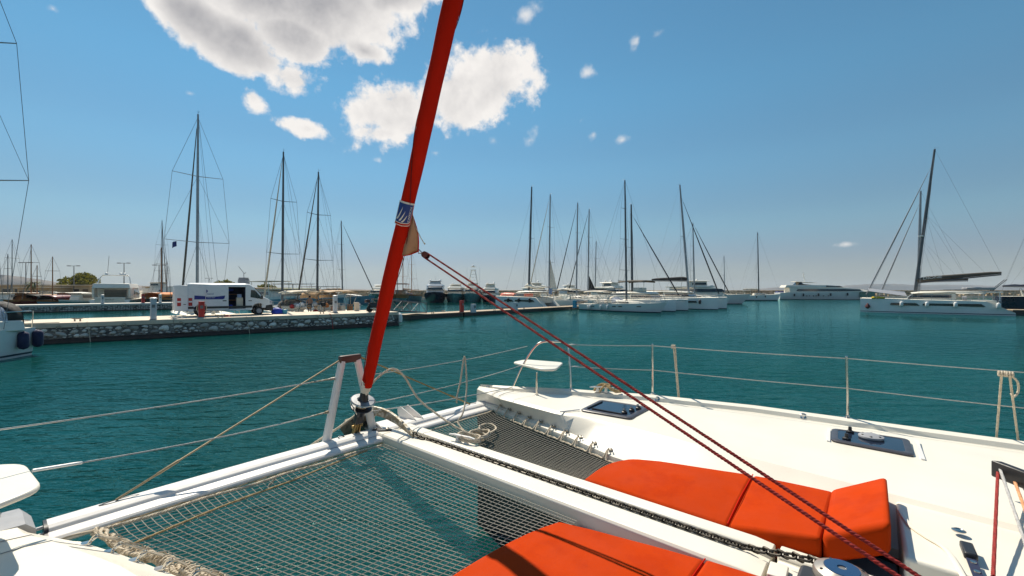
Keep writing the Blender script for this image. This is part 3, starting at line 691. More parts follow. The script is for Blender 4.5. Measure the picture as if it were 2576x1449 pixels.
# ------------------------------------------------------------------ anchor, roller cheeks, chain
an = thing('anchor', 'weathered galvanised anchor stowed on the bow roller, rust along its shank', 'anchor', BF((.15, -.1, 1.68)), BYAW)
sh_pts = [(.135, -.50, 1.70), (.15, -.36, 1.74), (.165, -.15, 1.79), (.15, .05, 1.822), (.12, .20, 1.825), (.10, .27, 1.79)]
m = MB(); Q = catmull(sh_pts, 6); n_ = len(Q)
m.loft([[p + Vector((sx * .016, 0, 0)) + Vector((0, .25, 1)).normalized() * sz * (.018 + .030 * min(1, i / (n_ * .45))) for sx, sz in ((-1, -1), (1, -1), (1, 1), (-1, 1))] for i, p in enumerate(Q)])
m.build('shank', RUST, an, BF, bevel=.004)
m = MB(); m.slab([(-.20, .22, 1.78), (.0, .10, 1.83), (.12, .16, 1.78), (.13, .26, 1.60), (.02, .30, 1.48), (-.14, .28, 1.56), (-.24, .25, 1.70)], (.012, .018, .012)); m.build('fluke', mat('grey_fluke', (.20, .185, .15), .6, .4, var=.3, vs=14, col2=(.05, .05, .05), c2s=9), an, BF)
m = MB(); m.tube(catmull([(-.10, -.30, 0), (0, -.33, 0)], 2), .01, 5)
for u0, h0 in ((.075, .11), (.50, .13), (.60, .13)):
    c = MB(); c.slab([(u0, -.05, 1.66), (u0, .26, 1.66), (u0, .30, 1.70), (u0, .30, 1.66 + h0 * .7), (u0, .24, 1.66 + h0), (u0, .02, 1.66 + h0 * .45), (u0, -.05, 1.69)], (.009, 0, 0)); bp(c, 'roller_cheek', ALUW, bevel=.002)
bp(MB().box((.33, .12, 1.655), (.62, .34, .016)), 'roller_plate', ALUW, bevel=.003)
for (a, b) in (((-.35, .03, 1.668), (-.2, .04, 1.668)),):
    for q in (0, .17): bp(MB().tube(catmull([(-.36 + q, .02, 1.675), (-.37 + q, .035, 1.694), (-.33 + q, .05, 1.696), (-.30 + q, .03, 1.676)], 5), .006, 6), 'pad_eye', STEEL)
# chain: stadium links turned by turns
ch = thing('anchor_chain', 'dark iron anchor chain lying along the longeron to the windlass', 'chain', BF((.2, -2.2, 1.66)), BYAW)
lk = MB(); S_ = []
hl, hw, rw = .0165, .0125, .0058
for j in range(14):
    a = 2 * math.pi * j / 14; S_.append(Vector((hw * math.cos(a), hl * (1 if math.sin(a) > 0 else -1) * (1 if abs(math.sin(a)) > 1e-6 else 0) + hw * math.sin(a), 0)))
ringsL = []
for j, c in enumerate(S_):
    d = (S_[(j + 1) % 14] - S_[j - 1]).normalized(); nrm_ = d.cross(Vector((0, 0, 1)))
    ringsL.append([c + (nrm_ * math.cos(q) + Vector((0, 0, 1)) * math.sin(q)) * rw for q in [2 * math.pi * k / 6 for k in range(6)]])
ringsL.append(ringsL[0]); lk.loft(ringsL, True, False)
path = [(.150, -.50, 1.712), (.16, -.60, 1.690), (.20, -.8, 1.682), (.215, -1.6, 1.680), (.220, -2.4, 1.680), (.222, -3.3, 1.680), (.215, -3.5, 1.69), (.20, -3.66, 1.725), (.16, -3.86, 1.775)]
Q = catmull(path, 30); L0 = 0; cum = [0]
for a, b in zip(Q, Q[1:]): L0 += (b - a).length; cum.append(L0)
pitch = .0370; k0 = None; i = 0; s_ = 0
invc = INV[ch.name]
while s_ < L0:
    while cum[i + 1] < s_: i += 1
    f = (s_ - cum[i]) / max(1e-9, cum[i + 1] - cum[i]); p = Q[i].lerp(Q[i + 1], f); d = (Q[i + 1] - Q[i]).normalized()
    if k0 is None: k0 = lk.build('link', CHN, ch, None); o = k0; k0.scale = (1.2, 1.0, 1.2)
    else: o = copy_part(k0, ch)
    o.location = invc @ BF(p)
    cnt = int(round(s_ / pitch)); o.rotation_euler = (math.atan2(d.z, math.hypot(d.x, d.y)), (0.25 if cnt % 2 else 1.75) + random.uniform(-.12, .12), math.atan2(-d.x, d.y) + random.uniform(-.06, .06))
    s_ += pitch
# mooring cleat on the longeron and its coil
def cleat(c, rz, name='cleat', par=boat, L=.26, matr=ALUW):
    m = MB(); L2 = L / 2
    m.tube([(-L2, 0, .055), (-L2 * .6, 0, .062), (0, 0, .060), (L2 * .6, 0, .062), (L2, 0, .055)], [.010, .015, .016, .015, .010], 8, sq=.7)
    for s in (-.35, .35): m.tube([(L2 * s, 0, 0), (L2 * s, 0, .055)], [.022, .014], 8)
    o = m.build(name, matr, par, None); o.location = c; o.rotation_euler = (0, 0, rz); return o
cleat((.335, -.99, 1.69), math.radians(100), L=.30)
cleat((2.37, -1.36, 1.872), math.radians(118), L=.30)
cr = MB(); rr = random.Random(21)
for k in range(5):
    a0 = rr.uniform(0, 6); c = Vector((.66 + rr.uniform(-.03, .03), -.86 + rr.uniform(-.03, .03), 1.61 + .017 * k)); ra = .13 + rr.uniform(-.025, .03); rb = .095 + rr.uniform(-.02, .02)
    cr.rope(catmull([c + Vector((ra * math.cos(a0 + j * .7), rb * math.sin(a0 + j * .7), .006 * math.sin(j * 2.2))) for j in range(10)], 5), .0105, pitch=.055)
for k in range(3):
    a0 = rr.uniform(0, 6); c = Vector((.40, -1.02, 1.715 + .014 * k))
    cr.rope(catmull([c + Vector((.075 * math.cos(a0 + j * .75), .13 * math.sin(a0 + j * .75), .008 * math.sin(j * 1.9))) for j in range(10)], 5), .0105, pitch=.055)
cr.rope(catmull([(.80, -.78, 1.63), (.95, -.62, 1.63), (1.08, -.66, 1.63), (1.0, -.82, 1.63), (.84, -.88, 1.635)], 7), .0105, pitch=.055)
arch_w = [dep(922, 986, 4.62), dep(945, 955, 4.65), dep(985, 928, 4.75), dep(1015, 945, 4.85), dep(1050, 1000, 4.9), dep(1090, 1035, 4.85), dep(1140, 1070, 4.7), dep(1190, 1096, 4.55)]
cr.rope([loc(p) for p in catmull(arch_w, 8)], .0115, pitch=.055)
hang = [dep(1149, 1014, 5.2), dep(1150, 995, 5.2), dep(1158, 960, 5.25), dep(1166, 905, 5.3), dep(1170, 903, 5.3), dep(1174, 960, 5.25), dep(1172, 1000, 5.15), dep(1164, 1040, 5.0), dep(1152, 1062, 4.95), dep(1168, 1085, 4.8)]
cr.rope([loc(p) for p in catmull(hang, 8)], .0100, pitch=.05)
solo(cr, 'mooring_rope', ROPEC, 'coiled cream mooring rope looping from furler drum over the nets and longeron', 'rope', BF((.6, -.9, 1.6)), BYAW, BF)
m = MB().rope(catmull([(-.08, .20, 1.83), (-.30, .17, 1.745), (-.55, .19, 1.64), (-.75, .26, 1.50), (-.9, .34, 1.30)], 8), .012, pitch=.06)
solo(m, 'bow_line', ROPEC, 'cream rope leading from behind the furler down over the crossbeam', 'rope', BF((-.5, .2, 1.62)), BYAW, BF)
m = MB()
for k in range(4): m.rope(catmull([(2.33 + .02 * k, -1.27, 1.885), (2.40 + .015 * k, -1.30 - .02 * k, 1.945), (2.42, -1.38 - .02 * k, 1.965), (2.37 + .01 * k, -1.47, 1.93), (2.42 + .02 * k, -1.54 - .01 * k, 1.885)], 6), .014, pitch=.06)
m.rope(catmull([(2.30, -1.37, 1.89), (2.37, -1.40, 1.96), (2.48, -1.36, 1.90)], 6), .014, pitch=.06)
solo(m, 'cleat_rope', ROPED, 'brown rope belayed on the starboard side-deck cleat', 'rope', BF((2.37, -1.36, 1.875)), BYAW, BF)
# ------------------------------------------------------------------ pulpits with seats, stanchions, lifelines
def pulpit(feet, top, seat_poly, legp, zs, side):
    pp = bp(MB().tube(catmull([feet[0], top[0], top[1], top[2], top[3], feet[1]], 10), .0135, 10), 'pulpit', STEEL)
    m = MB().slab([(p[0], p[1], zs) for p in seat_poly], (0, 0, .03)); st = m.build('seat', GEL, pp, None, bevel=.012, seg=3)
    m = MB().tube([(legp[0], legp[1], 1.842), (legp[0], legp[1], zs)], .012, 8); m.build('seat_leg', STEEL, pp, None)
    for f in list(feet) + [(legp[0], legp[1], 1.845)]:
        MB().lathe((f[0], f[1], f[2] - .004), [(.028, 0), (.028, .006), (.016, .012)], 12).build('foot', STEEL, pp, None)
    return pp
def rounded(poly, r=.09, n=4):
    out = []; N = len(poly)
    for i in range(N):
        p = Vector(poly[i]); a = (Vector(poly[i - 1]) - p); b = (Vector(poly[(i + 1) % N]) - p)
        ra = min(r, a.length * .45); rb = min(r, b.length * .45); A_ = p + a.normalized() * ra; B_ = p + b.normalized() * rb
        for k in range(n + 1):
            q = k / n; out.append((A_ * (1 - q) ** 2 + p * 2 * q * (1 - q) + B_ * q * q)[:])
    return out
pulpit([(1.93, -.27, 1.845), (2.27, -.97, 1.872)], [(2.02, -.38, 2.16), (2.17, -.50, 2.42), (2.32, -.66, 2.455), (2.32, -.88, 2.40)], rounded([(2.06, -.14), (2.36, -.14), (2.50, -.70), (2.0, -.92), (1.88, -.80)], .09), (1.80, -.77), 2.13, 1)
pulpit([(-2.9, -.35, 1.86), (-3.2, -1.0, 1.86)], [(-2.85, -.4, 2.2), (-2.85, -.5, 2.44), (-2.95, -.8, 2.46), (-3.15, -1.0, 2.4)], rounded([(-2.46, -.34), (-2.41, -.86), (-2.62, -1.02), (-3.0, -.9), (-2.9, -.2), (-2.6, -.22)], .09), (-2.62, -.62), 2.13, -1)
for (u, v, ru, rv) in ((2.70, -1.88, 2.72, -1.87), (3.0, -3.78, 3.02, -3.77), (3.1, -5.6, 3.12, -5.6)):
    st = bp(MB().tube([(u, v, 1.862), (u, v, 2.12), (ru, rv, 2.475)], .0125, 10), 'stanchion', STEEL)
    MB().lathe((u, v, 1.866), [(.036, 0), (.036, .006), (.02, .012), (.017, .03)], 14).build('stanchion_base', STEEL, st, None)
    MB().ball((ru, rv, 2.478), .013, 8).build('stanchion_cap', STEEL, st, None)
LU = [(2.31, -.86, 2.435), (2.72, -1.87, 2.462), (3.02, -3.77, 2.462), (3.12, -5.6, 2.462)]
LL = [(2.29, -.92, 2.155), (2.71, -1.88, 2.162), (3.01, -3.775, 2.162), (3.11, -5.6, 2.162)]
def sag(a, b, d, n=8): a, b = Vector(a), Vector(b); return [a.lerp(b, k / n) - Vector((0, 0, d * 4 * (k / n) * (1 - k / n))) for k in range(n + 1)]
for LN in (LU, LL):
    for a, b in zip(LN, LN[1:]): bp(MB().tube(sag(a, b, .006), .0042, 6), 'lifeline', WIRE)
    a, b = Vector(LN[0]), Vector(LN[1]); bp(MB().tube([a.lerp(b, .02), a.lerp(b, .06), a.lerp(b, .065), a.lerp(b, .13)], [.006, .006, .009, .009], 8), 'turnbuckle', STEEL)
a1 = (-.388, .075, 2.275); a2 = (-.452, .08, 1.955)
pe = loc(unp(0, 1075, 2.40)); pe = Vector(a1).lerp(pe, 1.25); pl_ = loc(unp(82, 1184, 2.165)); pl_ = Vector(a2).lerp(pl_, 1.0)
for A_, E_, s in ((a1, pe, .02), (a2, pl_, .03)):
    L = sag(A_, E_, s); bp(MB().tube(L, .0048, 6), 'lifeline', WIRE)
    A_, E_ = Vector(A_), Vector(E_)
    bp(MB().tube([A_, A_.lerp(L[1], .15), A_.lerp(L[1], .16), A_.lerp(L[1], .8)], [.014, .014, .008, .006], 8), 'turnbuckle', RUST)
    bp(MB().tube([L[-2].lerp(L[-1], .2), L[-1]], .009, 8), 'lifeline_sleeve', FEND)
b1 = (-.10, .06, 2.26); b2 = (-.02, .07, 1.95); b3 = (.0, .1, 1.86)
for A_, E_, s, r in ((b1, (2.05, -.42, 2.40), .03, .004), (b2, (1.98, -.36, 2.14), .03, .004), (b3, (1.86, -.32, 1.87), .02, .0055)):
    bp(MB().tube(sag(A_, E_, s), r, 6), 'lifeline', WIRE)
# fender lines knotted to the lifeline
def fline(top_l, bots, nm, lab):
    m = MB()
    for (p, q) in bots: m.rope(catmull([p, Vector(p).lerp(Vector(q), .5) + Vector((.004, 0, 0)), q], 6), .0085, pitch=.05)
    for p, _ in bots:
        for k in range(3): m.rope(catmull([Vector(p) + Vector((.018 * math.cos(a), (k - 1) * .016, .018 * math.sin(a))) for a in [j * .9 + k for j in range(8)]], 4), .0075, pitch=.045)
    return m
m = fline(None, [((2.80, -2.10, 2.462), (2.86, -2.14, 1.80))], 'a', 'b'); m.rope(catmull([(2.81, -2.12, 2.46), (2.83, -2.13, 2.2), (2.87, -2.15, 1.8)], 5), .008)
solo(m, 'fender_line', ROPEC, 'cream fender line tied to the lifeline just aft of the first stanchion', 'rope', BF((2.86, -2.14, 1.8)), BYAW, BF)
t1, t2 = loc(unp(2520, 940, 2.455)), loc(unp(2540, 942, 2.455)); q1, q2 = loc(unp(2506, 1112, 1.80)), loc(unp(2563, 1118, 1.80))
m = fline(None, [(t1, q1), (t2, q2)], 'a', 'b'); m.rope(catmull([t2, t2 + Vector((.06, -.05, -.06)), t2 + Vector((.085, -.06, -.14)), t2 + Vector((.05, -.03, -.19)), t2 + Vector((.01, -.01, -.16))], 6), .0085)
solo(m, 'fender_line', ROPEC, 'pair of cream fender lines knotted to the lifeline near the right edge', 'rope', BF(q1), BYAW, BF)
# ------------------------------------------------------------------ hatches
def hatch(poly, z, nm, vent):
    c = Vector((sum(p[0] for p in poly) / 4, sum(p[1] for p in poly) / 4, 0)); g = lambda k: [(c.x + (p[0] - c.x) * k, c.y + (p[1] - c.y) * k) for p in poly]
    h = bp(MB().prism(rounded([Vector((q[0], q[1], 0)) for q in poly], .05, 3), z, z + .014), 'deck_hatch', GLASSD, bevel=.004)
    m = MB().loft([[(q[0], q[1], zz) for q in rounded([Vector((p[0], p[1], 0)) for p in g(k)], .05, 3)] for k, zz in ((1.04, z), (1.04, z + .008), (1.0, z + .015), (.86, z + .0165), (.85, z + .0145))], True, False); m.build('hatch_frame', mat('hatch_frame_grey', (.05, .048, .058), .35, var=.1), h, None)
    return h
h1 = hatch([(2.04, -1.53), (2.10, -2.10), (1.58, -2.12), (1.53, -1.58)], 1.852, 'h1', False)
for (a, b) in (((1.62, -1.66, 1.872), (1.63, -2.0, 1.872)), ((1.60, -1.62, 1.872), (1.95, -1.60, 1.872))): MB().tube([a, b], .009, 6).build('hatch_strip', BLK, h1, None)
for (u, v) in ((1.70, -2.0), (1.83, -2.02), (1.95, -2.04)):
    MB().lathe((u, v, 1.868), [(.03, 0), (.03, .014), (.018, .02), (.018, .03)], 12).build('hatch_knob', BLK, h1, None); MB().box((u + .03, v + .02, 1.893), (.075, .024, .014), .5).build('hatch_handle', BLK, h1, None, bevel=.003)
h2 = hatch([(2.50, -3.70), (2.56, -4.22), (2.09, -4.24), (2.11, -3.73)], 1.852, 'h2', True)
MB().lathe((2.37, -3.98, 1.867), [(.085, 0), (.09, .01), (.088, .022), (.05, .036), (.0, .04)], 24).build('hatch_vent', GREYP, h2, None)
for k in range(6): MB().ball((2.37 + .065 * math.cos(k * 1.05), -3.98 + .065 * math.sin(k * 1.05), 1.896), (.012, .012, .005), 8).build('vent_hole', BLK, h2, None)
for (u, v) in ((2.45, -3.83), (2.20, -3.82)): MB().lathe((u, v, 1.867), [(.03, 0), (.032, .012), (.015, .02), (.013, .05)], 12).build('hatch_knob', BLK, h2, None)
for (a, b) in (((2.53, -3.655), (2.09, -3.69)), ((2.60, -4.265), (2.06, -4.285))): MB().slab([(a[0], a[1], 1.845), (b[0], b[1], 1.845), (b[0], b[1] - .025, 1.845), (a[0], a[1] - .025, 1.845)], (0, 0, .012)).build('hatch_hinge', ALUW, h2, None)
MB().tube([(1.53, -1.56, 1.86), (1.36, -1.42, 1.845)], .008, 6).build('hatch_drain', ALUW, h1, None)
# ------------------------------------------------------------------ sun cushions
def pad(t, fn, ff, va, vb, zt, z0=1.565, name='pad', nu=10, nv=10, bow=.0, bev=.022, rc=0.0):
    # fn, ff: near and far edge u(v); rc rounds the forward far corner
    top = []; rr_ = random.Random(int(va * -100))
    for j in range(nv + 1):
        row = []
        for i in range(nu + 1):
            s_ = i / nu; v = va + (vb - va) * j / nv; u = fn(v) + (ff(v) - fn(v)) * s_
            if rc: v -= rc * s_ ** 4 * (1 - j / nv) ** 3
            e = min(s_, 1 - s_, j / nv, 1 - j / nv); row.append(Vector((u, v, zt(u, v) + .012 * min(1, e * 5) + rr_.uniform(-.0012, .0012))))
        top.append(row)
    per = [top[0][i] for i in range(nu + 1)] + [top[j][nu] for j in range(1, nv + 1)] + [top[nv][i] for i in range(nu - 1, -1, -1)] + [top[j][0] for j in range(nv - 1, 0, -1)]
    m = MB(); V = [p for r_ in top for p in r_]; F = [(j * (nu + 1) + i, j * (nu + 1) + i + 1, (j + 1) * (nu + 1) + i + 1, (j + 1) * (nu + 1) + i) for j in range(nv) for i in range(nu)]
    idx = [i for i in range(nu + 1)] + [j * (nu + 1) + nu for j in range(1, nv + 1)] + [nv * (nu + 1) + i for i in range(nu - 1, -1, -1)] + [j * (nu + 1) for j in range(nv - 1, 0, -1)]
    n0 = len(V); cx = sum(p.x for p in per) / len(per); cy = sum(p.y for p in per) / len(per)
    V += [Vector((p.x + (p.x - cx) * .01, p.y + (p.y - cy) * .01, (p.z + z0) / 2)) for p in per] + [Vector((p.x, p.y, z0)) for p in per]; K_ = len(per)
    for k in range(K_):
        k2 = (k + 1) % K_; F += [(idx[k], idx[k2], n0 + k2, n0 + k), (n0 + k, n0 + k2, n0 + K_ + k2, n0 + K_ + k)]
    F.append(tuple(n0 + K_ + k for k in range(K_)))
    return m.add(V, F).build(name, CUSH, t, BF, bevel=bev, seg=3, smooth=50)
cs = thing('sun_cushion', 'orange-red sunbathing cushion with raised headrest on the starboard side', 'cushion', BF((.6, -3.2, 1.56)), BYAW, 'sunbathing cushions')
def zR(u, v): q = min(1, max(0, (-2.33 - v) / 1.0)); return 1.685 + (u - .4) * (.07 + .08 * q) + max(0, (-3.35 - v) / .47) * .10 * max(0, 1 - (u - .4) / .7)
farR = lambda v: lerp_tab([(-2.25, .93), (-2.6, 1.0), (-3.31, 1.08), (-3.8, 1.12)], v)
pad(cs, lambda v: .402, farR, -2.30, -3.335, zR, rc=.16); pad(cs, lambda v: .402, farR, -3.34, -3.815, zR, nv=6)
def wedge(t, A_, B_, C_, D_, zf0, zf1, zb0, zb1):
    m = MB(); P = [(A_[0], A_[1], zf0), (B_[0], B_[1], zf0), (C_[0], C_[1], zb0), (D_[0], D_[1], zb0), (A_[0], A_[1], zf1), (B_[0], B_[1], zf1), (C_[0], C_[1], zb1), (D_[0], D_[1], zb1)]
    return m.hexa(P).build('headrest', CUSH, t, BF, bevel=.035, seg=4)
wedge(cs, (.402, -3.822), (1.13, -3.80), (1.15, -4.09), (.41, -4.11), 1.63, 1.80, 1.79, 1.965)
cp = thing('sun_cushion', 'orange-red sunbathing cushion cut by the lower edge, crossed by the stay shadow', 'cushion', BF((-.9, -3.2, 1.56)), BYAW, 'sunbathing cushions')
pad(cp, lambda v: -1.5, lambda v: lerp_tab([(-2.42, -.25), (-3.36, -.06), (-4, -.02)], v), -2.40, -3.345, lambda u, v: 1.695, rc=.12); pad(cp, lambda v: -1.5, lambda v: lerp_tab([(-2.42, -.25), (-3.36, -.06), (-4, -.02)], v), -3.35, -3.9, lambda u, v: 1.70 + .04 * max(0, -3.35 - v), nv=5)
for t, L in ((cs, [(.405, -3.337, 1.695), (.7, -3.337, 1.75), (1.07, -3.337, 1.79)]), (cp, [(-.07, -3.348, 1.70), (-.9, -3.348, 1.712)])): MB().tube(L, .004, 6).build('piping', SAIL, t, BF)
# ------------------------------------------------------------------ windlass and right-hand fittings
wl = bp(MB().prism(rounded([Vector(p + (0,)) for p in [(-.10, -3.76), (.11, -3.76), (.12, -4.02), (-.10, -4.05)]], .04), 1.66, lambda p: 1.765 + (p[1] + 3.76) * .06), 'windlass', mat('windlass_grey', (.055, .054, .056), .38, .3, var=.1), bevel=.015)
MB().lathe((.10, -3.93, 1.70), [(.105, 0), (.105, .045), (.118, .055), (.120, .075), (.112, .09), (.075, .108), (.07, .106)], 30).build('gypsy_cap', mat('cap_alloy', (.42, .38, .33), .35, .7, var=.06), wl, None)
MB().lathe((.10, -3.93, 1.805), [(.074, 0), (.072, .006), (.02, .007), (.018, -.004)], 24).build('cap_centre', mat('cap_blue', (.05, .12, .24), .25, .6, var=.05), wl, None)
for k in range(4): MB().lathe((.10 + .093 * math.cos(k * 1.57 + .6), -3.93 + .093 * math.sin(k * 1.57 + .6), 1.796), [(.007, 0), (.006, .006)], 8).build('cap_screw', BLK, wl, None)
bp(MB().box((.075, -3.665, 1.69), (.13, .085, .025), .05), 'hinge_block', GEL, bevel=.006)
of_ = loc(unp(2412, 1335, 1.84)); bp(MB().lathe((of_.x, of_.y, 1.838), [(.03, 0), (.03, .005), (.02, .01), (.016, .006)], 16), 'deck_fitting', STEEL)
lt = loc(unp(2438, 1390, 1.85)); lt2 = loc(unp(2462, 1449, 1.85)); dd = (lt2 - lt).normalized(); ang = math.atan2(dd.y, dd.x)
la = bp(MB().box((lt.x + .02, lt.y, 1.85), (.14, .05, .035), ang), 'locker_latch', BLK, bevel=.008)
MB().slab([(lt.x + dd.x * a - dd.y * b, lt.y + dd.y * a + dd.x * b, 1.838) for a, b in ((.06, -.018), (.5, -.018), (.5, .018), (.06, .018))], (0, 0, .01)).build('latch_strap', NAVYC, la, None)
for a in (.10, .19, .30): MB().lathe((lt.x + dd.x * a, lt.y + dd.y * a, 1.848), [(.012, 0), (.011, .006)], 10).build('latch_rivet', STEEL, la, None)
o1 = unp(2492, 1176, 2.02); o2 = unp(2610, 1222, 2.0); p1, p2 = loc(o1), loc(o2); dd = (p2 - p1).normalized()
orgm = bp(MB().slab([p1 + Vector((0, 0, -.055)), p2 + Vector((0, 0, -.055)), p2 + Vector((0, 0, .05)), p1 + Vector((0, 0, .05))], (.012, -.05, 0)), 'line_organiser', BLK, bevel=.008)
m = MB().tube([p1.lerp(p2, .5) + Vector((.02, -.05, -.04)), p1.lerp(p2, .5) + Vector((.05, -.12, -.2))], .02, 8); m.build('organiser_foot', BLK, orgm, None)
def lead(px0, py0, px1, py1, m_, nm, lab, r=.008):
    d = o1.y; a = loc(dep(px0, py0, o1.y - .03)); b = loc(unp(px1, py1, 1.86)); x = Vector(b) + (Vector(b) - a).normalized() * .5
    if x.z < 1.86: x = Vector(b)
    solo(MB().rope([a, Vector(a).lerp(Vector(b), .5), b], r, pitch=.05), nm, m_, lab, 'rope', BF(b), BYAW, BF)
lead(2510, 1188, 2498, 1449, ROPER, 'control_line', 'dark red line dropping from the black organiser at right')
lead(2515, 1178, 2590, 1400, ROPEW, 'control_line', 'grey line slanting from the black organiser at right')
lead(2545, 1190, 2610, 1370, ROPEO, 'control_line', 'orange line slanting from the black organiser at right')
lead(2568, 1200, 2630, 1340, ROPEG, 'control_line', 'pale green line at the right edge below the organiser')
# ================================================================== generic craft
Z3 = lambda x, y, z: Vector((x, y, z))
def hull_shape(L, B, fs, fb, ws=.72, rake=.07, fine=2.0, keel=.35, tr=0.0, vee=.82):
    N = 13; rows = [-.35, 0.0, .10, .19, .5, .8, 1.0]     # last three are fractions of the freeboard
    St = []
    for i in range(N):
        s = i / (N - 1); s = s if s < .5 else .5 + (s - .5) * 1.0
        b = (ws + (1 - ws) * math.sin(math.pi / 2 * min(1, s / .45))) if s < .45 else max(0.0, 1 - ((s - .45) / .55) ** fine)
        b = b * B / 2; fr = fs + (fb - fs) * s ** 1.6
        zs = [rows[0], rows[1], rows[2], rows[3], fr * .55, fr * .82, fr]
        pts = []
        for z in zs:
            q = max(0, z) / fr; w = b * (vee + (1 - vee) * q ** .7) * (.9 if z < 0 else 1)
            y = -L / 2 + L * s - rake * L * (1 - q) * max(0, (s - .6) / .4) ** 1.5 + tr * L * (1 - q) * max(0, (.15 - s) / .15)
            pts.append((w, y, z))
        St.append(pts)
    return St
def hull_obj(root, St, mats, bands, name='hull'):
    rings = [[(-p[0], p[1], p[2]) for p in reversed(st)] + [(p[0], p[1], p[2]) for p in st] for st in St]
    k = len(rings[0]); n = len(St[0]); rowm = []
    for j in range(k - 1):
        r = (n - 2 - j) if j < n - 1 else (j - n)
        rowm.append(0 if j == n - 1 else bands[max(0, min(n - 2, r))])
    m = MB().loft(rings, closed=False, caps=True, rowm=rowm, mi=bands[-1])
    return m.build(name, mats, root, None, smooth=40)
def deck_obj(root, St, matd, camber=.05, drop=.02, name='deck'):
    m = MB(); A = [(-st[-1][0] * .985, st[-1][1] * .998, st[-1][2] - drop) for st in St]; C = [(0, st[-1][1] * .998, st[-1][2] - drop + camber * min(1, st[-1][0])) for st in St]; Bq = [(-a[0], a[1], a[2]) for a in A]
    m.loft([[a, c, b] for a, c, b in zip(A, C, Bq)], closed=False, caps=False); return m.build(name, matd, root, None, smooth=60)
def fr_at(St, y):
    for a, b in zip(St, St[1:]):
        if a[-1][1] <= y <= b[-1][1]:
            q = (y - a[-1][1]) / (b[-1][1] - a[-1][1] + 1e-9); return a[-1][0] + (b[-1][0] - a[-1][0]) * q, a[-1][2] + (b[-1][2] - a[-1][2]) * q
    return St[-1][-1][0], St[-1][-1][2]
def trunk(root, secs, m_, name='cabin', bevel=.05):       # secs: (y, halfwidth_bottom, halfwidth_top, z0, z1)
    m = MB().loft([[(-a, y, z0), (-b, y + sh, z1), (b, y + sh, z1), (a, y, z0)] for (y, a, b, z0, z1, sh) in secs]); return m.build(name, m_, root, None, smooth=35, bevel=bevel)
def fender_at(root, x, y, ztop, m_=FEND, r=.13, h=.6, nm='fender'):
    o = MB().lathe((x, y, ztop - h - .15), [(.02, 0), (r * .7, .05), (r, .14), (r, h - .14), (r * .7, h - .05), (.03, h)], 12).build(nm, m_, root, None)
    MB().tube([(x, y, ztop - .17), (x * .97, y, ztop + .12)], .012, 4).build('fender_lanyard', ROPEW, o, None); return o
def arch_cover(root, y0, y1, hw, z0, h, m_, name, n=10, front=0.0, thick=.03, crown=.35):
    rings = []
    for i in range(7):
        q = i / 6; y = y0 + (y1 - y0) * q; zz = z0 + h * (1 - front * q) + .10 * math.sin(math.pi * q)
        rings.append([(hw * math.cos(math.pi * (1 - j / n)) , y, zz - crown * (1 - math.sin(math.pi * j / n) ** .55)) for j in range(n + 1)])
    o = MB().loft(rings, closed=False, caps=False).build(name, m_, root, None, smooth=60); sm = o.modifiers.new('thick', 'SOLIDIFY'); sm.thickness = thick; return o
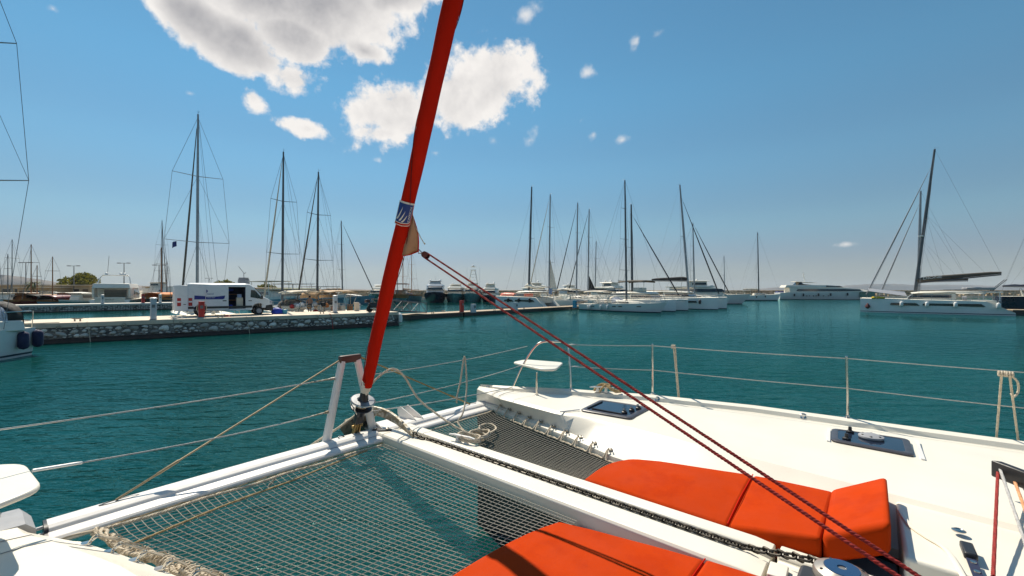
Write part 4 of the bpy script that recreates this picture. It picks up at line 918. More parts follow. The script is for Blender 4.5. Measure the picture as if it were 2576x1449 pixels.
def rig(root, St, L, B, my, H, zb, nsp=2, alloy=ALU, rake=0.0, spr=.38, genoa=None, boom=None, cover=None, fores=1.0, backst=True, rr=.014, mr=None, bowy=None, lean=0.0, stern_y=None, bl=None, rise=.12):
    mr = mr or (.055 + H * .0035)
    top = Z3(lean, my - rake, H); base = Z3(0, my, zb)
    ms = MB().tube([base, base.lerp(top, .6), top], [mr, mr * .95, mr * .6], 10, sq=1.35).build('mast', alloy, root, None)
    MB().tube([top + Z3(0, 0, 0), top + Z3(0, 0, .35)], .012, 4).build('antenna', RIG, ms, None)
    MB().tube([top + Z3(0, .0, .12), top + Z3(0, -.45, .14)], .012, 4).build('wind_vane', RIG, ms, None)
    cw, cz = fr_at(St, my - .1); tips = []
    for k in range(nsp):
        f = (k + 1) / (nsp + 1) * 1.02; c = base.lerp(top, f); w = B * spr * (1 - .22 * k)
        for sd in (-1, 1):
            e = c + Z3(sd * w, -.25, .08); MB().tube([c, e], [.035, .022], 6).build('spreader', alloy, ms, None)
        tips.append((c, w))
    for sd in (-1, 1):
        P = [Z3(sd * cw * .96, my - .1, cz)] + [c + Z3(sd * w, -.25, .08) for c, w in tips] + [top - Z3(0, 0, .3)]
        MB().tube(P, rr, 4).build('shroud', RIG, root, None)
        if tips: MB().tube([Z3(sd * cw * .9, my - .3, cz), tips[0][0]], rr * .8, 4).build('lower_shroud', RIG, root, None)
        if len(tips) > 1: MB().tube([tips[0][0] + Z3(sd * tips[0][1], -.25, .08), tips[1][0]], rr * .7, 4).build('diagonal_shroud', RIG, root, None)
    by = L / 2 - .25 if bowy is None else bowy; bz = fr_at(St, by - .1)[1] + .1; ft = base.lerp(top, fores)
    if genoa is not None:
        a, b = Z3(0, by, bz + .5), Z3(0, by, bz + .5).lerp(ft, .93); MB().tube([a, a.lerp(b, .1), a.lerp(b, .5), b], [.06, .10, .085, .03], 8).build('furled_genoa', genoa, root, None)
    MB().tube([Z3(0, by, bz), ft], rr, 4).build('forestay', RIG, root, None)
    if backst: MB().tube([top, Z3(0, -L / 2 + .3 if stern_y is None else stern_y, fr_at(St, -L / 2 + .4)[1] + .1)], rr * .9, 4).build('backstay', RIG, root, None)
    if boom is not None:
        bl = bl or L * .36; a = Z3(0, my - .15, boom); e = Z3(0, my - bl, boom + rise)
        bo = MB().tube([a, e], [.09, .08], 8).build('boom', alloy, root, None)
        if cover is not None:
            R = []
            for i in range(9):
                q = i / 8; c = a.lerp(e, q) + Z3(0, 0, .12); hgt = .36 * (1 - .55 * q) * (1 if i not in (0, 8) else .6) + .04 * math.sin(i * 2.3)
                R.append([c + Z3(.15 * math.cos(t_) * (1 - .3 * q), 0, hgt * .5 + hgt * .55 * math.sin(t_)) for t_ in [2 * math.pi * j / 10 for j in range(10)]])
            MB().loft(R).build('sail_cover', cover, bo, None, smooth=60)
        for f in (.35, .6, .85):
            MB().tube([base.lerp(top, .55), a.lerp(e, f) + Z3(0, 0, .1)], rr * .55, 4).build('lazy_jack', RIG, bo, None)
        MB().tube([top, e], rr * .6, 4).build('topping_lift', RIG, bo, None)
    return ms
def rails(root, St, L, y0, y1, h=.62, n=6, pulpit=True, pushpit=True, r=.016):
    for sd in (-1, 1):
        P = []
        for i in range(n + 1):
            y = y0 + (y1 - y0) * i / n; w, z = fr_at(St, y); P.append(Z3(sd * w * .95, y, z + h)); MB().tube([Z3(sd * w * .95, y, z), P[-1]], r, 5).build('stanchion', STEEL, root, None)
        MB().tube(P, r * .55, 4).build('guard_wire', WIRE, root, None); MB().tube([p - Z3(0, 0, h * .48) for p in P], r * .5, 4).build('guard_wire', WIRE, root, None)
    if pulpit:
        w, z = fr_at(St, y1); by = L / 2 - .1; MB().tube(catmull([(-w * .95, y1, z + h), (-w * .6, (y1 + by) / 2, z + h + .05), (0, by, z + h + .05), (w * .6, (y1 + by) / 2, z + h + .05), (w * .95, y1, z + h)], 5), r * 1.2, 6).build('pulpit', STEEL, root, None)
        for sd in (-1, 1): MB().tube([(sd * .2, by - .1, z), (sd * .2, by - .05, z + h + .04)], r, 5).build('pulpit_leg', STEEL, root, None)
    if pushpit:
        w, z = fr_at(St, y0); sy = -L / 2 + .1; MB().tube(catmull([(-w * .95, y0, z + h), (-w * .9, sy, z + h), (0, sy, z + h), (w * .9, sy, z + h), (w * .95, y0, z + h)], 5), r * 1.2, 6).build('pushpit', STEEL, root, None)
def bimini(root, y0, y1, hw, z0, z1, m_):
    arch_cover(root, y0, y1, hw, z1, 0, m_, 'bimini', crown=.22)
    for y in (y0 + .1, (y0 + y1) / 2, y1 - .1):
        MB().tube([(-hw, (y0 + y1) / 2, z0), (-hw * .99, y, z1 - .22), (-hw * .5, y, z1 - .03), (hw * .5, y, z1 - .03), (hw * .99, y, z1 - .22), (hw, (y0 + y1) / 2, z0)], .016, 5).build('bimini_frame', STEEL, root, None)
def dodger(root, y0, y1, hw, z0, h, m_):
    rings = []
    for q, sc, up in ((0, 1, 1.0), (.45, .98, .96), (.8, .9, .62), (1, .84, .12)):
        rings.append([(hw * sc * math.cos(math.pi * (1 - j / 10)), y0 + (y1 - y0) * q, z0 + h * up * math.sin(math.pi * j / 10) ** .5) for j in range(11)])
    m = MB(); m.loft(rings[:2], closed=False, caps=False); d = m.build('dodger', m_, root, None, smooth=60); d.modifiers.new('thick', 'SOLIDIFY').thickness = .03
    MB().loft([[Z3(p[0], p[1], p[2]) for p in r] for r in rings[1:]], closed=False, caps=False).build('dodger_window', CLEARV, d, None, smooth=60)
    return d
def sailboat(name, label, stern, h, L, B, fs=1.0, fb=1.35, mats=None, bands=(2, 2, 1, 0, 0, 0), mast=.55, H=16, nsp=2, boom=2.3, cover=None, genoa=None, bim=None, dod=None, alloy=ALU, cab=True, fend=(), rail=True, cat='sailboat', group=None, ports=True, sub=None, rake=.3, ws=.72, deckm=None, lean=0.0, spr=.38, bl=None, fores=1.0, cabm=None, wheel=True):
    h = Vector((h[0], h[1], 0)).normalized(); c = Vector((stern[0], stern[1], 0)) + h * L / 2
    root = thing(name, label, cat, c, rzof(h), group)
    mats = mats or [HULLW, BOOT, ANTIF]
    St = hull_shape(L, B, fs, fb, ws=ws); hull = hull_obj(root, St, mats, bands); deck_obj(root, St, deckm or GELN)
    if cab:
        y0, y1 = -L * .12, L * .27; z = (fs + fb) / 2 - .05
        secs = [(y0, B * .30, B * .25, z - .1, z + .48, .05), (0, B * .29, B * .24, z - .05, z + .50, 0), (L * .15, B * .22, B * .17, z, z + .38, -.1), (y1, B * .10, B * .06, z + .05, z + .16, -.3)]
        cb_ = trunk(root, secs, cabm or GEL)
        for sd in (-1, 1):
            m = MB().hexa([(sd * B * .292, -L * .08, z + .15), (sd * B * .245, L * .12, z + .18), (sd * B * .225, L * .12, z + .18), (sd * B * .27, -L * .08, z + .15), (sd * B * .272, -L * .08, z + .33), (sd * B * .225, L * .115, z + .30), (sd * B * .205, L * .115, z + .30), (sd * B * .25, -L * .08, z + .33)]); m.build('cabin_window', GLASS, cb_, None)
    if ports:
        for sd in (-1, 1):
            for y in (-L * .30, -L * .02, L * .05, L * .24):
                w, z = fr_at(St, y); w2, z2 = fr_at(St, y + .5)
                MB().slab([(sd * (w * .965 + .01), y, z * .62), (sd * (w2 * .965 + .01), y + .62, z2 * .62), (sd * (w2 * .975 + .01), y + .62, z2 * .62 + .11), (sd * (w * .975 + .01), y, z * .62 + .11)], (sd * .02, 0, 0)).build('hull_window', GLASS, hull, None)
    if H:
        rig(root, St, L, B, -L / 2 + L * mast, H, (fs + fb) / 2 + .3, nsp, alloy, rake=rake, genoa=genoa, boom=boom, cover=cover, lean=lean, spr=spr, bl=bl, fores=fores)
    if rail: rails(root, St, L, -L * .42, L * .40)
    z = fs
    if dod is not None: dodger(root, -L * .13, L * .0, B * .30, z + .25, 1.0, dod)
    if bim is not None: bimini(root, -L * .42, -L * .16, B * .38, z + .1, z + 2.05, bim)
    if wheel: MB().tube([(.5 * math.cos(a), -L * .33, z + .75 + .5 * math.sin(a)) for a in [2 * math.pi * j / 14 for j in range(15)]], .02, 5).build('wheel', BLK, root, None); MB().tube([(0, -L * .31, z), (0, -L * .325, z + .85)], [.16, .1], 8).build('binnacle', GEL, root, None)
    for (sd, f, mm) in fend:
        w, zz = fr_at(St, L * f); fender_at(root, sd * (w + .10), L * f, zz, mm)
    return root, St
def motoryacht(name, label, c, h, L, B, fb, mats, bands, tiers, deckm=GELN, mast=None, rail=True, group=None, cat='motor yacht', fend=(), flare=.74, fine=2.2, sheer=.8, domes=(), ports=False):
    h = Vector((h[0], h[1], 0)).normalized(); root = thing(name, label, cat, Vector((c[0], c[1], 0)), rzof(h), group)
    St = hull_shape(L, B, fb * sheer, fb, ws=.92, rake=.10, fine=fine, vee=flare); hull = hull_obj(root, St, mats, bands); deck_obj(root, St, deckm)
    for (nm, secs, mm, wins) in tiers:
        o = trunk(root, secs, mm, nm, bevel=.06)
        for (wn, wsecs) in wins: trunk(o, wsecs, GLASS, wn, bevel=None)
    if mast: 
        m = MB()
        for a, b, r in mast: m.tube([a, b], r, 6)
        m.build('radar_mast', FEND, root, None)
    for (p, r) in domes: MB().lathe(p, [(r * .75, 0), (r, r * .3), (r * .95, r * .8), (r * .6, r * 1.3), (.02, r * 1.5)], 12).build('radar_dome', FEND, root, None)
    if rail: rails(root, St, L, -L * .1, L * .42, h=.7, n=6, pushpit=False, r=.02)
    if ports:
        for sd in (-1, 1):
            for y in ports:
                w, z = fr_at(St, y); MB().lathe((sd * (w * .93), y, z * .52), [(.16, 0), (.16, .14 + .02), (.12, .17)], 10, axis=(sd, 0, -.15)).build('porthole', GLASS, hull, None)
    for (sd, f, mm) in fend:
        w, zz = fr_at(St, L * f); fender_at(root, sd * (w + .14), L * f, zz - .2, mm, r=.22, h=.95)
    return root, St
def px(pxx, d): return (pxx - CXP) / FPX * d
Fh, Sh = (FV.x, FV.y), (SV.x, SV.y)
# ================================================================== far setting
def ridge(name, pts, d, m_, thick=400, base=-5):
    m = MB(); R = []
    for (x, y) in pts:
        p = dep(x, y, d); R.append([(p.x, d - thick * .25, base), (p.x, d - thick * .1, p.z * .55), (p.x, d, p.z), (p.x * 1.05, d + thick, base)])
    m.loft(R, closed=False, caps=False); return structure(m.build(name, m_, smooth=60))
rr = random.Random(2)
def jag(pts, n, a):
    out = []
    for (p, q) in zip(pts, pts[1:]):
        for k in range(n): out.append((p[0] + (q[0] - p[0]) * k / n, p[1] + (q[1] - p[1]) * k / n + rr.uniform(-a, a)))
    return out + [pts[-1]]
ridge('hills', jag([(-900, 700), (-400, 680), (-100, 686), (0, 691), (60, 697), (110, 705), (165, 712), (260, 716), (420, 720), (640, 723), (800, 727), (1000, 729)], 6, .8), 2600, HILL)
ridge('far_hills', jag([(1890, 729), (1935, 724), (1965, 722), (1995, 727), (2050, 728), (2100, 724), (2130, 718), (2180, 715), (2250, 714), (2300, 717), (2400, 716), (2500, 719), (2650, 714), (3000, 722)], 5, .4), 6500, HILL)
lm = MB().prism([(-2500, 150), (-420, 105), (-96, 104), (-60, 128), (-52, 150), (-40, 420), (-300, 2200), (-2500, 2200)], -1, .95); structure(lm.build('shore', LAND, smooth=None))
# breakwater
bwt = thing('breakwater', 'long brown stone breakwater wall running behind the far boats', 'breakwater', (0, 136, 0))
rb = random.Random(9)
bpts = [Vector((-66, 140, 0)), Vector((0, 139, 0)), Vector((60, 150, 0)), Vector((120, 168, 0)), Vector((300, 196, 0)), Vector((520, 214, 0))]
bp_ = []
for a, b in zip(bpts, bpts[1:]):
    n = int((b - a).length / 1.6)
    for k in range(n): bp_.append(a.lerp(b, k / n))
m = MB(); m.loft([[p + Vector((0, 3.5, 0)), p + Vector((0, 3.5, 3.08)), p + Vector((0, 5.2, 3.12)), p + Vector((0, 9, 0))] for p in bp_[::4] + [bpts[-1]]], closed=False, caps=True)
m.build('parapet', RUBBLE, bwt, ident, smooth=None)
m = MB(); m.loft([[p + Vector((0, 1.2, -.3)), p + Vector((0, 1.4, .75)), p + Vector((0, 3.6, .8))] for p in bp_[::4] + [bpts[-1]]], closed=False, caps=False); m.build('quay_ledge', CONC, bwt, ident, smooth=None)
m = MB()
for p in bp_:
    for k in range(2):
        c = p + Vector((rb.uniform(-.9, .9), rb.uniform(.2, 3.3), rb.uniform(-.1, 1.0) if k else rb.uniform(.9, 2.2))); s = rb.uniform(.25, .6)
        if k: c.y = p.y + 3.45; s *= .6
        V = [c + Vector((rb.uniform(.6, 1) * s * a, rb.uniform(.6, 1) * s * b, rb.uniform(.5, .9) * s * d)) for a in (-1, 1) for b in (-1, 1) for d in (-1, 1)]
        m.add(V, [(0, 1, 3, 2), (4, 6, 7, 5), (0, 4, 5, 1), (2, 3, 7, 6), (0, 2, 6, 4), (1, 5, 7, 3)])
m.build('rubble', RUBBLE, bwt, ident, smooth=None, kind='stuff')
# ================================================================== near quay with stone facing
QA, QB = Vector((-27.5, 25.6, 0)), Vector((-10.2, 39.6, 0)); QD = (QB - QA).normalized(); QN = Vector((-QD.y, QD.x, 0))     # QN points away from us
Q0 = QA - QD * 26; QL = (QB - Q0).length; QW = 5.4; QZ = 1.2
qrz = math.atan2(QD.y, QD.x)
quay = thing('stone_quay', 'near concrete quay faced with pale irregular stones, carrying the van', 'quay', Q0, qrz)      # local x along the quay, y away
qb = MB().prism([(0, .10), (QL - .12, .10), (QL - .12, QW), (0, QW)], -1.0, .92); qb.build('mortar_core', CONCG, quay, None, smooth=None)
m = MB(); x = 0; rq = random.Random(4)
while x < QL - .1:
    w = min(4.6, QL - x); m.prism([(x + .008, 0), (x + w - .008, 0), (x + w - .008, QW), (x + .008, QW)], .92, QZ + rq.uniform(-.004, .004)); x += w
m.build('coping_slab', CONC, quay, None, smooth=None, bevel=.02)
m = MB(); rw = []
for i in range(100): xx = QL * i / 99; rw.append([(xx, .12, -.4), (xx, rq.uniform(-.05, .02), -.3), (xx, rq.uniform(-.10, -.02), .02), (xx, rq.uniform(-.07, 0.0), rq.uniform(.06, .22)), (xx, .12, .27)])
m.loft(rw, closed=False, caps=False).build('weed_band', WEED, quay, None, smooth=60)
def stone_mesh(seed):
    r = random.Random(seed); n = r.randint(7, 9); P = [(math.cos(2 * math.pi * j / n + r.uniform(-.2, .2)) * r.uniform(.40, .54), math.sin(2 * math.pi * j / n + r.uniform(-.2, .2)) * r.uniform(.40, .54)) for j in range(n)]
    rings = [[(x_ * s, d, y_ * s) for x_, y_ in P] for s, d in ((1.0, .06), (1.0, -.015), (.84, -.05 - r.uniform(0, .012)))]
    return MB().loft(rings)
protos = [None] * 8; placed = []
for k in range(9000):
    big_ = k < 900; w = rq.uniform(.34, .62) if big_ else rq.uniform(.14, .34); hh_ = w * rq.uniform(.5, .85); hh_ = min(hh_, .42)
    x = rq.uniform(20.5, QL - .4); zc = rq.uniform(.24 + hh_ / 2, max(.25 + hh_ / 2, .90 - hh_ / 2))
    if any(abs(x - a_) < 1.2 and ((x - a_) / ((w + b_) * .5)) ** 2 + ((zc - c_) / ((hh_ + d_) * .5)) ** 2 < .98 for a_, b_, c_, d_ in placed): continue
    placed.append((x, w, zc, hh_)); q = rq.randint(0, 7)
    if protos[q] is None: protos[q] = stone_mesh(q).build('stone', STONE, quay, None, smooth=50); o = protos[q]
    else: o = copy_part(protos[q], quay)
    o.location = (x, .09, zc); o.scale = (w, rq.uniform(.6, 1.5), hh_); o.rotation_euler = (0, rq.uniform(-.3, .3), 0)
    if len(placed) >= 296: break
m = MB().box((QL - .055, QW / 2, .45), (.13, QW - .02, 1.5)); m.build('end_wall', CONCG, quay, None, smooth=None)
for xx in [21 + 2.9 * i for i in range(10)]:
    if xx < QL: MB().tube([(xx + .11 * math.cos(a), -.045, .93 + .11 * math.sin(a)) for a in [2 * math.pi * j / 12 for j in range(13)]], .022, 5).build('mooring_ring', RUST, quay, None)
def Qw(x_, y_, z_=QZ): return Q0 + QD * x_ + QN * y_ + Vector((0, 0, z_))
def q_at(pxx, pyy, z_=QZ):
    p = unp(pxx, pyy, z_) - Q0; return p.dot(QD), p.dot(QN)
# weathered ropes down the wall
for (pxx, pyy, nm) in ((202, 818, 'left of the white van, by the blue fenders'), (866, 795, 'right of the grey pedestal, red and thin'), (630, 800, 'below the open van door')):
    a, b = q_at(pxx, pyy); P = Qw(a, -.10, 1.2); m = MB().tube([Qw(a, .3, 1.22), Qw(a, -.06, 1.2), Qw(a + .1, -.12, .7), Qw(a + .16, -.14, .1), Qw(a + .2, -.16, -.2)], .022, 5)
    solo(m, 'quay_rope', REDP if 'red' in nm else ROPEC, 'old rope hanging down the quay wall ' + nm, 'rope', P)
# mooring cleats on the quay
def quay_cleat(p, rz, label, group):
    m = MB()
    for s in (-.12, .12): m.tube([(s, 0, 0), (s * 1.1, 0, .16)], [.05, .03], 6)
    m.tube([(-.3, 0, .2), (-.15, 0, .16), (.15, 0, .16), (.3, 0, .2)], [.03, .045, .045, .03], 6)
    o = m.build('mooring_cleat', RUST); o.location = p; o.rotation_euler = (0, 0, rz); tag(o, label, 'cleat', group)
for (pxx, pyy, lab) in ((195, 808, 'rusty cleat near the left end of the near quay'), (557, 800, 'rusty cleat on the near quay beside the van, left of centre'), (810, 789, 'rusty cleat just left of the grey pedestal'), (926, 783, 'rusty cleat under the motor scooter'), (1008, 776, 'rusty cleat at the end of the near quay')):
    a, b = q_at(pxx, pyy); quay_cleat(Qw(a, max(.3, b)), qrz, lab, 'cleats on the near quay')
# service pedestals
def pedestal(p, rz, hgt, m_, label, name='service_pedestal', w=.34, cap=True, cat='pedestal'):
    t = thing(name, label, cat, p, rz)
    MB().prism(rounded([Z3(-w / 2, -w / 2, 0), Z3(w / 2, -w / 2, 0), Z3(w / 2, w / 2, 0), Z3(-w / 2, w / 2, 0)], .07, 3), 0.05, hgt - .12).build('post', m_, t, None)
    MB().prism([(-w * .55, -w * .55), (w * .55, -w * .55), (w * .55, w * .55), (-w * .55, w * .55)], 0, .05).build('base_plate', LAMP, t, None)
    if cap: MB().lathe((0, 0, hgt - .12), [(w * .42, 0), (w * .45, .03), (w * .62, .05), (w * .6, .10), (w * .4, .14)], 14).build('cap', FEND, t, None)
    MB().box((0, -w / 2 - .012, hgt * .62), (w * .5, .02, w * .6)).build('socket_panel', LAMP, t, None, bevel=.005)
    return t
a, b = q_at(386, 805); pedestal(Qw(a, max(b, .45)), qrz, 1.45, GRAYP, 'grey service pedestal with white cap left of the van')
a, b = q_at(843, 787); pedestal(Qw(a, max(b, .45)), qrz, 1.50, GRAYP, 'grey service pedestal with white cap between van and scooter')
a, b = q_at(507, 799); fp = pedestal(Qw(a, max(b, .5)), qrz, 1.22, REDP, 'red fire hose cabinet standing in front of the van', 'fire_cabinet', .36, False, 'fire cabinet')
MB().box((0, 0, 1.12), (.38, .38, .05)).build('lid', REDP, fp, None, bevel=.01)
for sd in (-1, 1): MB().tube(catmull([(sd * .19, -.05, .95), (sd * .26, -.05, .85), (sd * .27, -.05, .55), (sd * .19, -.05, .42)], 5), .03, 6).build('hose', ROPEC, fp, None)
# ------------------------------------------------------------------ van
vr = Vector((px(524, 32.9), 32.9, 0)); vf = Vector((px(656, 34.9), 34.9, 0)); vd = (vf - vr).normalized(); vc = (vr + vf) / 2
VSC = .93
van = thing('delivery_van', 'white high-roof delivery van with open side and rear doors and blue livery stripe', 'van', Vector((vc.x, vc.y, QZ)) + QN * .9 - vd * .25, qrz); van.scale = (VSC, VSC, VSC)
VL2, VW, VB, VT = 3.0, .98, .42, 2.58            # half length, half width, sill height, roof height; local x forward, -y toward us
def side(poly, name, m_, y, th, par=van, bev=.015): return MB().slab([(p[0], y, p[1]) for p in poly], (0, th, 0)).build(name, m_, par, None, bevel=bev)
cabp = [(1.0, VB), (1.48, VB), (1.52, .75), (1.70, .93), (2.0, 1.0), (2.28, .93), (2.44, .72), (2.48, .55), (2.98, .55), (3.0, .98), (2.86, 1.22), (2.28, 1.52), (1.62, 2.32), (1.28, 2.55), (1.0, VT)]
side(cabp, 'cab_side', VANW, -VW, .06); side([(-2.9, VB), (-2.55, VB), (-2.5, .75), (-2.3, .9), (-1.85, .9), (-1.65, .75), (-1.6, VB), (-.2, VB), (-.2, VT), (-2.9, VT)], 'rear_side', VANW, -VW, .06)
side([(-.2, VB), (1.0, VB), (1.0, .56), (-.2, .56)], 'sill', VANW, -VW, .06); side([(-.2, 2.36), (1.0, 2.36), (1.0, VT), (-.2, VT)], 'header', VANW, -VW, .06)
side([(-2.9, VB), (2.98, .5), (3.0, .98), (2.86, 1.22), (2.28, 1.52), (1.62, 2.32), (1.28, 2.55), (1.0, VT), (-2.9, VT)], 'far_side', VANW, VW - .06, .06)
MB().loft([[(x_, -VW + .03 + i_, z_), (x_, -VW * .86, z_ + .07), (x_, 0, z_ + .11), (x_, VW * .86, z_ + .07), (x_, VW - .03 - i_, z_), (x_, 0, z_ - .05)] for x_, z_, i_ in ((-2.92, VT - .06, 0), (-2.7, VT, 0), (1.0, VT, 0), (1.3, VT - .05, 0), (1.62, 2.30, 0))]).build('roof', VANW, van, None, smooth=40)
MB().slab([(1.64, -VW + .05, 2.30), (2.27, -VW + .05, 1.54), (2.27, VW - .05, 1.54), (1.64, VW - .05, 2.30)], (.04, 0, .03)).build('windscreen', GLASS, van, None)
MB().loft([[(x_, -VW + .04, z_), (x_, -VW * .6, z_ + .05), (x_, VW * .6, z_ + .05), (x_, VW - .04, z_), (x_, VW - .04, .6), (x_, -VW + .04, .6)] for x_, z_ in ((2.22, 1.55), (2.5, 1.42), (2.8, 1.26), (2.96, 1.02))]).build('hood', VANW, van, None, smooth=40)
side([(1.36, 1.50), (2.16, 1.36), (2.10, 1.55), (1.70, 2.08), (1.40, 2.12)], 'side_window', GLASS, -VW - .012, .02, bev=None)
side([(1.86, 1.38), (1.92, 1.38), (1.80, 1.98), (1.74, 2.02)], 'quarter_pillar', BLK, -VW - .018, .012, bev=None)
MB().box((2.2, -VW - .12, 1.5), (.12, .22, .32)).build('mirror', BLK, van, None, bevel=.03)
MB().slab([(2.46, -VW - .02, .34), (3.05, -VW - .02, .34), (3.08, -VW - .02, .62), (2.98, -VW - .02, .88), (2.5, -VW - .02, .80)], (0, 2 * VW + .04, 0)).build('front_bumper', BLK, van, None, bevel=.04)
MB().box((2.90, -VW + .10, 1.05), (.18, .24, .30), 0).build('headlight', CLEARV, van, None, bevel=.03)
for x0, x1 in ((-2.9, -2.52), (-1.62, 1.48)): side([(x0, .62), (x1, .62), (x1, .80), (x0, .80)], 'side_moulding', BLK, -VW - .022, .024, bev=None)
side([(1.22, 1.18), (1.46, 1.18), (1.46, 1.24), (1.22, 1.24)], 'door_handle', BLK, -VW - .03, .03, bev=None)
# sliding door, slid back along the flank
sdm = side([(-1.75, .50), (-.22, .50), (-.22, 2.46), (-1.72, 2.46)], 'sliding_door', VANW, -VW - .11, .06)
side([(-1.74, .62), (-.23, .62), (-.23, .80), (-1.74, .80)], 'side_moulding', BLK, -VW - .128, .018, sdm, None); side([(-.62, 1.20), (-.36, 1.20), (-.36, 1.27), (-.62, 1.27)], 'door_handle', BLK, -VW - .135, .03, sdm, None)
def curve_band(x0, x1, z0, za, zb, zc): return [(x0, z0), (x1 - .1, z0), (x1, z0 + .06), (x1 + .05, zc)] + [(x1 + .05 + (x0 - x1 - .05) * k / 8, zc + (za - zc) * k / 8 - zb * math.sin(math.pi * k / 8)) for k in range(1, 9)]
side(curve_band(-1.74, -.50, 1.36, 1.57, .03, 1.66), 'livery_stripe', VANB, -VW - .117, .006, sdm, None)
side([(-2.50, 1.36), (-1.77, 1.36), (-1.77, 1.62), (-2.48, 1.68)], 'livery_stripe', VANB, -VW - .008, .007, van, None)
TV, TF = text_geo('manel', .20)
MB().add([(p.x - 1.46, -VW - .116, p.y + 1.80) for p in TV], TF).build('livery_lettering', VANB, sdm, None, smooth=None)
MB().slab([(-1.72 + .10 * math.cos(a), -VW - .117, 2.02 + .12 * math.sin(a)) for a in [math.pi / 2 - math.pi * j / 10 for j in range(11)]], (0, .006, 0)).build('livery_emblem', VANB, sdm, None, smooth=None)
for x0_, x1_ in ((-1.66, -1.40), (-1.37, -1.14)): side([(x0_, 1.475), (x1_, 1.475), (x1_, 1.50), (x0_, 1.50)], 'livery_line', FEND, -VW - .1235, .006, sdm, None)
# interior
MB().box((-.95, 0, .50), (3.9, 1.8, .10)).build('cargo_floor', LAMP, van, None); MB().box((1.02, .0, 1.5), (.05, 1.8, 2.0)).build('bulkhead', NAVYC, van, None); MB().box((-.9, VW - .12, 1.5), (3.8, .05, 2.0)).build('lining', NAVYC, van, None); MB().box((-.9, 0, VT - .12), (3.8, 1.85, .04)).build('headliner', NAVYC, van, None)
for z_ in (1.25, 1.75): MB().box((-.2, .65, z_), (2.2, .4, .05)).build('shelf', WOOD, van, None)
MB().box((-.15, .45, 2.12), (.9, .4, .22)).build('stowage_bag', BLUEC, van, None, bevel=.06)
# rear doors standing open, lights
rd = MB().box((-3.32, -VW - .02, 1.47), (.86, .06, 2.0)).build('rear_door', VANW, van, None, bevel=.03)
for z_ in (.9, 1.5, 2.1): MB().box((-2.92, -VW - .0, z_), (.05, .08, .08)).build('hinge', LAMP, rd, None)
MB().box((-3.1, -VW - .056, .98), (.16, .012, .05)).build('door_handle', BLK, rd, None)
MB().box((-3.35, VW + .02, 1.47), (.9, .06, 2.0)).build('rear_door', VANW, van, None, bevel=.03)
for x_, par, y_ in ((-3.45, rd, -VW - .05), (-2.74, van, -VW - .006)):
    tl = MB().box((x_, y_, 1.17), (.24, .03, .62)).build('tail_light', REDP, par, None, bevel=.01)
    MB().box((x_, y_ - .02, 1.19), (.22, .012, .12)).build('reversing_lens', FEND, tl if par is van else tl, None)
MB().box((-2.95, 0, .5), (.14, 1.7, .16)).build('rear_bumper', BLK, van, None, bevel=.03)
for x_ in (-2.08, 2.0):
    for y_ in (-VW + .11, VW - .11):
        wh = MB().lathe((x_, y_ - .11, .345), [(.22, 0), (.30, 0), (.345, .04), (.345, .18), (.30, .22), (.22, .22)], 20, axis=(0, 1, 0)).build('wheel', TYRE, van, None)
        MB().lathe((x_, y_ - .115, .345), [(.02, 0), (.20, .0), (.215, .03), (.215, .19), (.02, .19)], 16, axis=(0, 1, 0)).build('rim', GREYP, wh, None)
vloc = lambda x_, y_, z_: Matrix.Translation(van.location) @ Matrix.Rotation(qrz, 4, 'Z') @ (Vector((x_, y_, z_)) * VSC)
solo(MB().box((.62, -.55, 1.02), (.46, .40, .92)), 'cabinet', CREAM, 'beige upright cabinet inside the van side door', 'cabinet', vloc(.62, -.55, .56), qrz, lambda p: vloc(*p), bevel=.02)
solo(MB().prism(rounded([Z3(.45, -.68, 0), Z3(.76, -.68, 0), Z3(.76, -.42, 0), Z3(.45, -.42, 0)], .06), 1.485, 1.76), 'detergent_box', WFLAG, 'blue and white box on top of the beige cabinet in the van', 'box', vloc(.6, -.55, 1.485), qrz, lambda p: vloc(*p), bevel=.03)
solo(MB().lathe((-.02, -.62, .56), [(.15, 0), (.17, .05), (.16, .24), (.10, .32), (.04, .34)], 12), 'canister', BLUEC, 'blue canister on the van floor at the open side door', 'canister', vloc(-.02, -.62, .56), qrz, lambda p: vloc(*p))
# ------------------------------------------------------------------ small things on the quay
a, b = q_at(697, 790)
m = MB(); R = []
for i, (z_, r_) in enumerate(((0, .36), (.12, .44), (.32, .36), (.46, .22), (.52, .1))): R.append([(r_ * (1 + .18 * math.sin(3 * q + i)) * math.cos(q) * 1.15, r_ * .8 * math.sin(q), z_) for q in [2 * math.pi * j / 14 for j in range(14)]])
m.loft(R); bg_ = solo(m, 'tote_bag', BLUEC, 'slumped dark blue bag on the quay in front of the van bonnet', 'bag', (0, 0, 0), 0, ident); bg_.location = Qw(a, max(b, .6)); 
a, b = q_at(717, 790); bk_ = thing('bucket', 'turquoise bucket with white handle beside the blue bag', 'bucket', Qw(a, max(b, .6)), qrz)
MB().lathe((0, 0, 0), [(.15, 0), (.20, .36), (.22, .37), (.20, .38), (.185, .37), (.14, .03), (.02, .03)], 16).build('pail', AQUA, bk_, None)
MB().tube([(.2 * math.cos(q), 0, .38 + .18 * math.sin(q)) for q in [math.pi * j / 10 for j in range(11)]], .015, 5).build('handle', FEND, bk_, None)
a, b = q_at(572, 797); solo(MB().loft([[(r_ * math.cos(q) * 1.6, r_ * math.sin(q), z_) for q in [2 * math.pi * j / 10 for j in range(10)]] for z_, r_ in ((0, .16), (.05, .17), (.12, .09), (.15, .03))]), 'red_cloth', REDP, 'crumpled red cloth lying on the quay under the van', 'cloth', (0, 0, 0)).location = Qw(a, max(b, .5))
